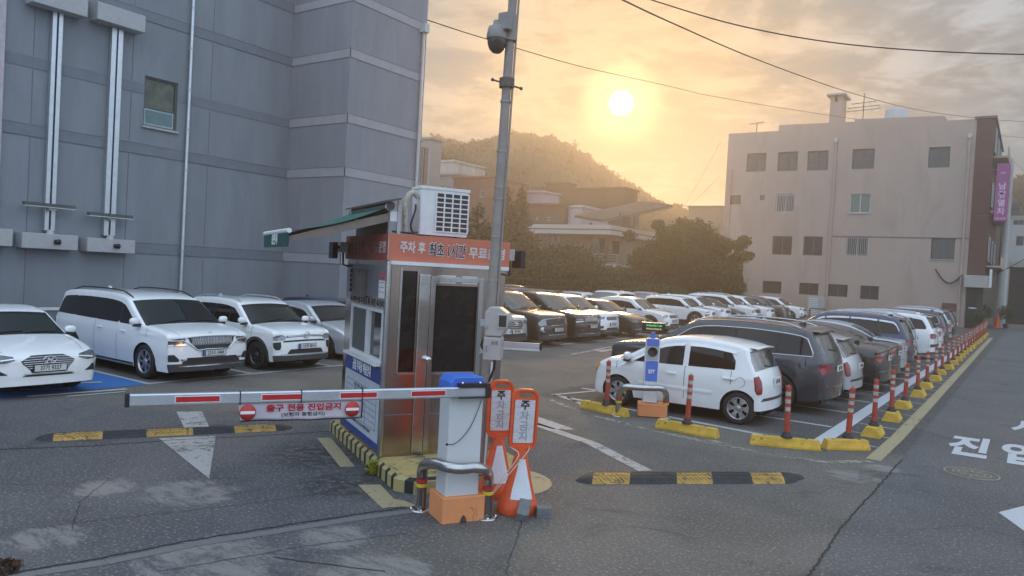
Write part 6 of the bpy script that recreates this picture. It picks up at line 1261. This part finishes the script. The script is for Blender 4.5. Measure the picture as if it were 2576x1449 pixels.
MB().box(-.20, .20, -.05, .05, Zk(832), Zk(812)).obj('display', m_black, ks, bevel=.006); m_ledg = mat('green_led', (.02, .3, .1), .5, emit=(.05, .9, .35), est=.9); m_ledy = mat('amber_led', (.4, .3, .1), .5, emit=(.95, .75, .35), est=.6)
zc_ = (Zk(832)+Zk(812))/2; text('어서오십시오 12:30', .034, m_ledg, ks, 'display_text', (0, -.0515, zc_+.03), bold=.02, ext=.0008); text('주차요금 무인정산 중', .030, m_ledy, ks, 'display_text', (0, -.0515, zc_-.03), bold=.02, ext=.0008); MB().box(-.21, .21, -.06, .05, Zk(812)+.001, Zk(812)+.012).obj('display_visor', m_steel, ks)
MB().rbox((.05, .0, .125), (.50, .36, .22), .015).obj('plinth', m_pl, ks)
a, b = G(1582, 1062), G(1668, 1030); uguard('bent steel guard pipe with red and yellow bands in front of the entry kiosk', (KP.x-.36, KP.y-.38), (KP.x+.30, KP.y+.12), .54, .055, m_pipe, (.10, -.18), True)
# ---------- yellow blocks and flexible bollards
m_blk = mat('yellow_block_paint', (.60, .38, .05), .75, var=.18, vs=5, bump=.3, bs=20, stain=((.12, .09, .06), 6.5, .59, .8)); m_bol = mat('bollard_orange_red', (.40, .055, .032), .55, var=.08); m_refl = mat('bollard_reflective', (.43, .40, .36), .6, var=.15)
m_olive = mat('old_yellow_paint', (.62, .37, .05), .75, var=.15, vs=6, bump=.3, stain=((.16, .10, .05), 7, .60, .9))
def block(label, a, b, w, h, group, m=m_blk, n=1):
    a, b = Vector(a), Vector(b); c = (a+b)/2; L_ = (b-a).length; t = thing('wheel_stop_block', label, 'concrete block', (c.x, c.y, 0), math.atan2(b.y-a.y, b.x-a.x), group); g = MB(); x = L_/2; sec = [(-w/2, 0), (-w/2, .035), (-w*.36, h*.72), (-w*.30, h), (w*.30, h), (w*.36, h*.72), (w/2, .035), (w/2, 0)]
    vs = []
    for xx, k in ((-x, 1.0), (-x+.02, 1), (x-.02, 1), (x, 1.0)):
        for y, z in sec: vs.append((xx+(-1 if xx > 0 else 1)*z*.18*(1 if abs(xx) >= x-.03 else 0), y, z))
    fs = [(i*8+j, i*8+(j+1) % 8, (i+1)*8+(j+1) % 8, (i+1)*8+j) for i in range(3) for j in range(8)]+[tuple(range(8)), tuple(range(24, 32))]; g.add(vs, fs); g.obj('block_body', m, t, bevel=.006)
    for k in (-.3, .3) if L_ > .6 else (0,): MB().lathe([(.022, h+.001), (.022, h+.004), (0, h+.004)], (k*L_, 0, 0), 2, 10).obj('anchor_hole', m_black, t)
    return t
def bollard0(label, x, y, z, rz=0, tx_=0, ty_=0, s=1.0):
    t = thing('flexible_bollard', label, 'bollard', (x, y, z), rz, 'orange-red flexible bollards'); t.rotation_euler = (tx_, ty_, rz); t.scale = (s, s, s)
    MB().lathe([(.085, 0), (.085, .025), (.062, .04), (.055, .08), (.044, .085)], (0, 0, 0), 2, 20).obj('bollard_base', m_black, t)
    rs = [(.040, .07), (.040, .38)]; g = MB(); z_ = .38; prof = [(.042, .06), (.040, .40)]; mi = [0]
    for k in range(3): prof += [(.040, .401+.115*k), (.040, .46+.115*k), (.040, .461+.115*k), (.040, .515+.115*k)]; mi += [0, 1, 1, 0]
    prof = prof[:]; prof += [(.040, .76), (.036, .775), (.0, .78)]; mi += [0, 0, 0]; g.lathe(prof, (0, 0, 0), 2, 20, mi[:len(prof)-1]); g.obj('bollard_post', [m_bol, m_refl], t); MB().lathe([(.012, .78), (.01, .80), (0, .80)], (0, 0, 0), 2, 8).obj('bollard_knob', m_bol, t)
    return t
gl = 'yellow concrete blocks at the lot entrance and along the street'
def gseg(a, b, w, dep=.0):
    A, B = G(*a), G(*b); A, B = Vector((A.x, A.y)), Vector((B.x, B.y)); n = Vector((-(B-A).y, (B-A).x)).normalized()*w/2; return A+n, B+n
k6 = lambda x, y: ((2200+x/1.932)/1.5652, (1250+y/1.932)/1.5652)
b1 = gseg(k6(158, 690), k6(495, 765), .17); b2 = gseg(k6(728, 842), k6(1195, 928), .17); b3 = gseg(k6(1455, 970), k6(1998, 1022), .17); b4 = gseg(k6(2002, 1005), k6(2140, 1030), .17); b4 = (b4[0], Vector((G(*k6(2340, 1012)).x, G(*k6(2340, 1012)).y))+Vector((0, .08)))
block('long yellow block left of the entry kiosk', b1[0], b1[1], .17, .15, gl); block('long yellow block right of the entry kiosk in front of the white hatchback', b2[0], b2[1], .17, .15, gl); block('longest yellow block at the corner, behind the white hatchback', b3[0], b3[1], .17, .15, gl); block('orange-yellow block with a bend at the street corner', b4[0], b4[1], .19, .15, gl, m_olive)
proto = bollard0('bollard on the long yellow block left of the entry kiosk', *(b1[0]+(b1[1]-b1[0])*.55), .15, 0, .02, 0)
def bdup(label, x, y, z, r_=0.0, s=1.0): o = dup(proto); o.location = (x, y, z); o['label'] = label; o.rotation_euler = (random.uniform(-.05, .05), r_+random.uniform(-.04, .04), random.uniform(0, 3)); o.scale = (s, s, s); return o
bdup('bollard on the long yellow block right of the entry kiosk', *(b2[0]+(b2[1]-b2[0])*.50), .15); bdup('bollard on the longest yellow block behind the white hatchback', *(b3[0]+(b3[1]-b3[0])*.52), .15); q = G(*k6(2200, 915), .15); bdup('bollard on the orange-yellow corner block', q.x, q.y, .15)
ys_ = [13.85, 15.85, 17.75, 20.05, 22.05, 24.25, 26.4]; ys_ += [26.4+2.1*k for k in range(1, 16)]
ORD = ['first', 'second', 'third', 'fourth', 'fifth', 'sixth', 'seventh', 'eighth', 'ninth', 'tenth', 'eleventh', 'twelfth', 'thirteenth', 'fourteenth', 'fifteenth', 'sixteenth', 'seventeenth', 'eighteenth', 'nineteenth', 'twentieth', 'twenty-first', 'twenty-second']
sp = block('first small yellow block along the street after the corner', (-2.05, ys_[0]-.26), (-2.05, ys_[0]+.26), .30, .16, gl); bdup('first bollard in the street line after the corner block', -2.05, ys_[0]+.05, .16)
for k, y in enumerate(ys_[1:]):
    x = -2.05-.0052*(y-13.85); o = dup(sp); o.location = (x+random.uniform(-.03, .03), y+random.uniform(-.05, .05), 0); o.rotation_euler[2] += random.uniform(-.08, .08); o['label'] = ORD[k+1]+' small yellow block along the street counted from the corner'; bdup(ORD[k+1]+' bollard in the street line counted from the corner block', x, y+.05, .16, 0, 1.0)
q = G(864, 1078); bdup('lone bollard behind the pay booth, left of its board', q.x-.1, q.y+.25, 0)
# ---------- speed humps
m_hb = mat('hump_black_rubber', (.030, .031, .034), .75, var=.25, vs=9, bump=.5, bs=35); m_hy = mat('hump_yellow_rubber', (.42, .25, .06), .75, var=.2, vs=8, bump=.3, stain=((.07, .06, .05), 9, .54, .85))
def hump(label, a, b, w, bands, skew=0):
    a, b = Vector(a), Vector(b); c = (a+b)/2; L_ = (b-a).length; t = thing('speed_hump', label, 'speed hump', (c.x, c.y, 0), math.atan2(b.y-a.y, b.x-a.x), 'rubber speed humps'); h = .055
    for (f0, f1, col) in bands:
        x0, x1 = (f0-.5)*L_, (f1-.5)*L_; endL, endR = f0 == 0, f1 == 1; P = []
        for i in range(9):
            f = i/8; x = x0+(x1-x0)*f; k = 1.0
            if endL: k = math.sin(math.pi/2*min(1, f*1.02+.02))**.6
            if endR: k = math.sin(math.pi/2*min(1, (1-f)*1.02+.02))**.6
            P.append([(x+(skew*yy if not (endL and i == 0 or endR and i == 8) else 0), yy*w/2*k, .002+h*(k if (endL or endR) else 1)*max(0, 1-abs(yy)**2.2)) for yy in np.linspace(-1, 1, 13)])
        g = MB(); g.grid(P); g.obj('hump_segment', m_hy if col else m_hb, t, fix=False)
        if not (endL or endR):
            g2 = MB()
            for j in range(int((x1-x0)/.055)):
                x = x0+.03+.055*j
                for sgn in (-1, 1):
                    for y0_ in (.12, .50): pts = [(x+skew*sgn*yy, sgn*yy*w/2, .003+h*(1-yy**2.2)) for yy in (y0_, y0_+.13, y0_+.26)]; pts[2] = (pts[2][0]+.03, pts[2][1], pts[2][2]); pts[0] = (pts[0][0]-.03, pts[0][1], pts[0][2]); g2.tube(pts, .0035, 3, caps=False)
            g2.obj('tread_grooves', m_hb if col else m_hb, t, fix=False)
    for k in (.1, .36, .64, .9): MB().lathe([(.02, h+.003), (.02, h+.006), (0, h+.006)], ((k-.5)*L_, 0, 0), 2, 10).obj('bolt', m_black, t)
px2f = lambda px, a, b: None
def bandsf(a, b, py, lst, ends):
    a, b = Vector(a), Vector(b); u = (b-a).normalized(); L_ = (b-a).length; fs_ = [max(0, min(1, (Vector(G(px, y_)[:2])-a).dot(u)/L_)) for px, y_ in lst]; fs_ = [0]+fs_+[1]; return [(fs_[k], fs_[k+1], k % 2 == 1) for k in range(len(fs_)-1)]
a, b = (-10.12, 4.42), (-8.62, 7.18); hump('black and yellow speed hump across the exit lane under the banner', a, b, .36, bandsf(a, b, 0, [(135, 1104), (258, 1099), (368, 1093), (484, 1088), (587, 1082), (688, 1076)], 0))
a, b = (-4.29, 7.86), (-2.24, 9.98); hump('worn black and yellow speed hump across the entry lane, right foreground', a, b, .50, bandsf(a, b, 0, [(1500, 1210), (1590, 1208), (1705, 1206), (1790, 1204), (1885, 1202), (1960, 1200)], 0), skew=.10)
# manhole
t = thing('manhole_cover', 'round pale-rimmed manhole cover in the side street', 'manhole cover', (-.535, 12.03, 0)); m_mh = mat('cast_iron', (.11, .105, .095), .7, var=.3, vs=12, bump=.5)
MB().lathe([(.30, .006), (0, .007)], (0, 0, 0), 2, 36).obj('cover_plate', m_mh, t); MB().lathe([(.335, .003), (.335, .010), (.312, .010), (.312, .006)], (0, 0, 0), 2, 40).obj('cover_rim', mat('pale_concrete_ring', (.28, .26, .22), .8), t)
for r_ in (.24, .17, .09): MB().lathe([(r_, .007), (r_, .012), (r_-.02, .012), (r_-.02, .007)], (0, 0, 0), 2, 30).obj('cover_ring', mat('worn_iron', (.22, .20, .16), .6), t)
for k in range(12):
    a_ = math.pi*k/6; o = MB().box(.10, .235, -.012, .012, .0072, .0115).obj('cover_rib', mat('worn_iron', (.22, .20, .16), .6), t); o.rotation_euler = (0, 0, a_)

m_dry = leafmat('dry_leaves', (.06, .035, .025), (.11, .065, .045)); p = G(15, 1440); o = foliage('dry_weeds', [(p.x-.08, p.y-.04, .02, .17, .17, .04), (p.x+.04, p.y-.15, .02, .12, .12, .03)], 600, .022, m_dry, None, 3); tag(o, 'small heap of reddish dry leaves in the bottom left corner', 'dry leaves')
# ---------- houses, trees and wires behind the lot
q2 = lambda x, y: ((1950+x/2.3418)/1.5652, (700+y/2.3418)/1.5652)
m_tan = mat('tan_render', (.26, .21, .17), .85, var=.08, vs=.6); m_dtan = mat('dark_brown_cladding', (.10, .075, .055), .8, var=.12, vs=.5); m_fas = mat('pale_fascia', (.48, .45, .42), .7, var=.05); m_lav = mat('lavender_render', (.36, .34, .38), .8, var=.05)
cn = D(*q2(1068, 440), 62); YH = cn.y; hq = lambda x, y: AY(*q2(x, y), YH)
hs = thing('balcony_house', 'two-storey tan house with striped white fascia bands behind the hedge', 'house', (cn.x, YH, 0)); HX0 = hq(232, 460).x; zt, zb = hq(640, 430).z, hq(640, 515).z; DY = 11.0
wx0, wx1 = hq(310, 600).x, cn.x-.6; wn = [(330, 530, 400, 690), (408, 530, 458, 690), (465, 530, 518, 690), (625, 530, 655, 575), (808, 535, 865, 690), (872, 535, 930, 690), (985, 560, 1065, 700)]
hl = [(hq(a, 600).x-wx0, hq(c, 600).x-wx0, hq(a, d).z, hq(a, b).z) for a, b, c, d in wn]
g = MB(); holes(g, (wx0, YH+1.6), (wx1-wx0, 0), (0, zb), hl, (0, -1), .15); g.add([(wx1, YH+1.6, 0), (wx1, YH+DY, 0), (wx1, YH+DY, zb), (wx1, YH+1.6, zb)], [(0, 1, 2, 3)]).add([(wx0, YH+1.6, 0), (wx0, YH+DY, 0), (wx0, YH+DY, zb), (wx0, YH+1.6, zb)], [(0, 1, 2, 3)]); loc(g.obj('wall', m_tan, hs, fix=False), hs)
for h in hl: loc(window(hs, (wx0, YH+1.6), (1, 0), (0, -1), h, .13, m_win, m_fas, 'plain', False), hs)
def fascia(z0, z1, x0=HX0, x1=None):
    x1 = x1 or cn.x; loc(MB().box(x0, x1, YH, YH+DY+.5, z0, z1).obj('fascia', m_fas, hs), hs); zm_ = (z0+z1)/2; loc(MB().box(x0-.012, x1+.012, YH-.012, YH+DY+.51, zm_-.05, zm_+.05).obj('fascia_line', m_framed, hs), hs)
fascia(zb, zt); z2t = hq(300, 760).z; z2b = hq(300, 832).z; fascia(z2b, z2t, HX0-1.2, cn.x+.6)
for x_, y_ in ((345, 700), (1010, 735)):
    a = hq(x_-40 if x_ < 900 else 925, y_); b = hq(x_+60 if x_ < 900 else 1110, y_)
    for k in range(5): loc(MB().box(a.x, b.x, YH+.1, YH+.14, z2t+.15+.22*k, z2t+.27+.22*k).obj('balcony_rail', m_dtan, hs), hs)
    loc(MB().box((a.x+b.x)/2-.12, (a.x+b.x)/2+.12, YH+.08, YH+.16, z2t, z2t+1.4).obj('balcony_post', m_dtan, hs), hs)
# tilted roof canopy
cp = thing('roof_canopy', 'dark tilted canopy on posts standing on the roof of the balcony house', 'canopy', (cn.x, YH, zt)); c3 = [hq(702, 355), hq(975, 402), hq(1362, 196), hq(1065, 150)]; P_ = [(c3[0].x-cn.x, .5, c3[0].z-zt), (c3[1].x-cn.x, .2, c3[1].z-zt), (c3[2].x-cn.x, 6, c3[2].z-zt), (c3[3].x-cn.x, 6.5, c3[3].z-zt)]
g = MB(); g.add(P_+[(x, y, z+.15) for x, y, z in P_], [(0, 1, 2, 3), (4, 5, 6, 7), (0, 1, 5, 4), (1, 2, 6, 5), (2, 3, 7, 6), (3, 0, 4, 7)]); g.obj('canopy_roof', m_dtan, cp)
for k in range(9):
    f = k/8; a = Vector(P_[0])*(1-f)+Vector(P_[1])*f; b = Vector(P_[3])*(1-f)+Vector(P_[2])*f; MB().tube([a-Vector((0, 0, .06)), b-Vector((0, 0, .06))], .05, 4).obj('rafter', m_framed, cp)
for x_, y_ in ((1078, 280), (1185, 320), (1240, 270), (800, 380)): a = hq(x_, y_); MB().box(a.x-cn.x-.09, a.x-cn.x+.09, 1.5, 1.68, 0, a.z-zt-.2).obj('canopy_post', m_framed, cp)
# buildings behind
plain('brown_house', 'dark brown clad building behind the balcony house, small white windows', 'building', (q2(235, 250), q2(645, 262)), 70, 4, m_dtan, [(*q2(375, 362), *q2(400, 390)), (*q2(478, 362), *q2(508, 394))])
plain('lavender_house', 'pale lavender gable between the conifers and the brown building', 'building', (q2(288, 135), q2(452, 140)), 78, 3, m_lav)
plain('flat_roof_block', 'wide flat-roofed brown block against the hillside', 'building', (q2(465, 108), q2(1200, 112)), 84, 3, m_dtan, [(*q2(568, 218), *q2(610, 248))])
plain('stair_tower', 'small brown roof block with pale side above the flat roof', 'building', (q2(467, 55), q2(655, 55)), 86, 2, m_dtan)
plain('white_side_house', 'white house end wall under the tilted canopy', 'building', (q2(648, 268), q2(800, 278)), 68, 5, m_lav)
plain('low_grey_house', 'low pale house between the big tree and the beige building', 'building', (q2(1783, 272), q2(2085, 272)), 100, 12, m_tan); plain('low_roof_house', 'small tiled house with pale ridge behind the big tree', 'house', (q2(1540, 395), q2(1790, 400)), 92, 10, m_tan)
m_far = mat('far_white_render', (.27, .275, .28), .8, var=.08, vs=.6)
k1 = lambda x, y: ((1650+x/3.22)/1.5652, (450+y/3.22)/1.5652)
plain('white_block', 'white flat-roofed building right of the grey building, with small dark windows', 'building', (k1(70, 760), k1(510, 800)), 80, 5, m_far, [(*k1(145, 880), *k1(182, 915)), (*k1(205, 888), *k1(242, 922)), (*k1(268, 900), *k1(304, 930)), (*k1(338, 918), *k1(388, 950))])
plain('white_roof_room', 'weathered white roof room above the white building', 'building', (k1(150, 590), k1(440, 625)), 88, 6, mat('streaked_white_render', (.40, .40, .37), .8, var=.25, vs=1.2, vscale=(1, 1, .15))); plain('glazed_block', 'narrow tall block with long dark windows at the edge of the grey building', 'building', (k1(10, 300), k1(152, 345)), 74, 1.6, m_far, [(*k1(55, 420), *k1(100, 900)), (*k1(15, 410), *k1(38, 900))])
plain('brick_block', 'red-brown brick building behind the conifers', 'building', (k1(440, 790), k1(960, 830)), 76, 6, mat('far_brick', (.22, .11, .08), .85, var=.12, vs=1), [(*k1(770, 970), *k1(825, 1050))])
# garden wall and hedge
XW, W0, W1 = -24.2, 22.0, 65.5; t = thing('garden_wall', 'low stone garden wall under the hedge at the back of the lot', 'wall', (XW, W0, 0)); m_dw = mat('dark_stone_wall', (.12, .10, .08), .9, var=.25, vs=2, bump=.5); MB().box(-.3, 0, 0, W1-W0, 0, 1.35).obj('wall_body', m_dw, t); MB().box(-.35, .05, -.05, W1-W0+.05, 1.351, 1.43).obj('wall_cap', m_tan, t)
g = MB()
for k in range(110): y = .3+(W1-W0-.5)*k/109; g.box(-.16, -.12, y-.02, y+.02, 1.431, 2.1)
for z in (1.6, 2.05): g.box(-.115, -.10, .1, W1-W0-.1, z, z+.05)
g.obj('railing', m_dtan, t)
el = []; r_ = random.Random(4)
for k in range(46): y = W0+(W1-W0)*k/45; el.append((XW-1.0+r_.uniform(-.3, .3), y, 2.25+r_.uniform(-.2, .3), .9, 1.0, 1.0))
o = foliage('hedge', el, 20000, .13, lf_green, None, 11); tag(o, 'long dark hedge behind the garden wall railing', 'hedge')
def tree(label, px, pyt, d, w, h0, ells, n, size, lf, seed, name='broadleaf_tree', trunk=.22, leanx=0):
    p = D(px, pyt, d); t = thing(name, label, 'tree', (p.x, p.y, 0), 0, 'trees behind the lot'); H_ = p.z; g = MB(); g.tube([(0, 0, 0), (.1, 0, H_*.3), (leanx*.3, .1, H_*.55), (leanx*.4, .1, H_*.85)], [trunk, trunk*.8, trunk*.5, .05], 8, mi=0)
    r_ = random.Random(seed); E_ = [(x*w, y*w, z*H_, rx*w, rx*w, rz*H_) for x, y, z, rx, rz in ells]
    g.obj('trunk', m_bark, t)
    for e_ in E_[:9]: MB().tube([(leanx*.2, .05, H_*.35), (e_[0]*.5, e_[1]*.5, (H_*.4+e_[2])/2), (e_[0]*.9, e_[1]*.9, e_[2])], [trunk*.4, trunk*.25, .03], 6).obj('branch', m_bark, t)
    foliage('crown', E_, n, size, lf, t, seed, .45); return t
r_ = random.Random(12); el = [(0, 0, .62, .5, .30), (-.45, 0, .55, .38, .24), (.42, 0, .50, .40, .26), (.15, .1, .82, .30, .17), (-.25, 0, .78, .27, .15), (.75, -.1, .42, .30, .18), (-.75, 0, .50, .26, .18), (.55, 0, .70, .24, .13), (.95, -.1, .58, .14, .07), (.9, 0, .30, .2, .12), (-.55, .1, .33, .3, .16), (.1, 0, .36, .4, .2)]
for k in range(16): a_ = r_.uniform(0, 6.28); q_ = r_.uniform(.7, 1.05); el.append((q_*math.cos(a_), r_.uniform(-.5, .5), .55+.42*math.sin(a_)*q_, .12, .06))
w_ = (D(*q2(2330, 700), 59)-D(*q2(1180, 700), 59)).length/2; tree('broad spreading tree in front of the beige building, largest in the lot', *q2(1760, 375), 59, w_*.93, 0, el, 52000, .125, lf_green, 21)
el = [(0, 0, .55, .8, .42), (-.5, 0, .5, .5, .34), (.5, 0, .48, .5, .34), (.1, 0, .82, .4, .17), (-.3, 0, .75, .3, .15), (0, -.2, .3, .9, .25)]; tree('round bushy tree in front of the balcony house', *q2(640, 585), 51, 3.7, 0, el, 18000, .10, lf_green, 33)
def conifer(label, px, pyt, d, w, seed, n=9000):
    p = D(px, pyt, d); t = thing('conifer_tree', label, 'tree', (p.x, p.y, 0), 0, 'conifers left of the houses'); H_ = p.z; MB().tube([(0, 0, 0), (0, 0, H_)], [.2, .03], 8).obj('trunk', m_bark, t); r_ = random.Random(seed); E_ = []
    for k in range(46):
        f = k/45; z = H_*(.15+.84*f); rad = w*(1-f)**.8+.15; a_ = k*2.4; E_.append((math.cos(a_)*rad*.55, math.sin(a_)*rad*.55, z-.1*rad, rad*.55, rad*.55, .26+.1*rad))
    foliage('crown', E_, n, .11, lf_dark, t, seed, .3, .5); return t
kk = lambda x, y: k1(x, y); conifer('tall ragged conifer right of the camera pole', *kk(1130, 880), 58, 2.6, 5); conifer('second conifer just behind the ragged one, with drooping tip', *kk(1310, 895), 60, 1.7, 8); conifer('small conifer left of the camera pole above the booth', *kk(760, 1120), 44, 2.4, 15, 6000)
tree('low bushy shrub mass below the conifers', *q2(110, 440), 52, 2.6, 0, [(0, 0, .6, .9, .4), (-.6, 0, .5, .6, .4), (.6, 0, .5, .6, .4)], 9000, .13, lf_dark, 44)
tree('low shrub beside the steel pipe guard at the left of the beige wall', *q2(1380, 960), 57, 3.0, 0, [(0, 0, .6, 1.1, .4), (-.8, 0, .5, .7, .4), (.8, 0, .5, .7, .4)], 5000, .12, lf_green, 45)
# ---------- overhead wires
m_wire = mat('cable_black', (.03, .028, .026), .6)
def wire(label, pts, r_, sag=0.0, n=24):
    P = [D(*p) for p in pts]; q = crom([tuple(p) for p in P], 8).tolist(); o = MB().tube(q, r_*.68, 6).obj('overhead_cable', m_wire); tag(o, label, 'cable', 'overhead cables')
wire('thick overhead cable crossing the top right corner of the sky', [(1560, -30, 14), (1640, 0, 14), (1850, 62, 14), (2080, 105, 14), (2330, 128, 14), (2600, 137, 14), (2900, 130, 14)], .017)
wire('overhead cable dropping from the top centre to the beige roof', [(1480, -45, 16), (1567, 0, 17), (1700, 62, 20), (1900, 148, 27), (2100, 221, 38), (2270, 268, 52), (2400, 290, 62), (2600, 306, 70), (2900, 300, 78)], .030)
wire('thin cable from the grey building past the dome camera to the beige roof', [(1074, 50, 24), (1230, 100, 28), (1480, 172, 36), (1760, 236, 48), (2100, 292, 62), (2400, 330, 72), (2640, 352, 80)], .028)
for k, (a, b) in enumerate((((1815, 352, 68), (1720, 520, 80)), ((1812, 440, 68), (1730, 520, 80)), ((2448, 330, 68), (2600, 560, 60)), ((2446, 300, 68), (2620, 470, 60)))):
    wire(('steep guy wire', 'shallow guy wire', 'left stay wire', 'right stay wire')[k]+(' left of the beige building' if k < 2 else ' right of the brick front'), [a, ((a[0]+b[0])/2, (a[1]+b[1])/2+4, (a[2]+b[2])/2), b], .014)
wire('low double cable across the gap left of the beige building', [(1600, 514, 90), (1700, 517, 90), (1830, 520, 90)], .03); wire('dark cable looping across the side street to the concrete pole', [(2395, 692, 66), (2440, 694, 64), (2490, 694, 62), (2540, 672, 58), (2600, 640, 54)], .04)

hp = np.array(HP); r9 = np.random.default_rng(2); ix = r9.choice(len(hp), 1500); ix2 = np.array([k for k in range(len(hp)) if k >= 0])
top_ = hp[np.argsort(-hp[:, 2])][:0]; E9 = [(hp[k][0], hp[k][1], hp[k][2], 1.3, 1.3, r9.uniform(.5, 1.0)) for k in ix]
o = foliage('hill_forest', E9, 42000, .32, leafmat('forest_leaves', (.016, .022, .010), (.034, .042, .020)), None, 77, .4); o['kind'] = 'stuff'; tag(o, 'trees covering the hillside behind the houses', 'forest')
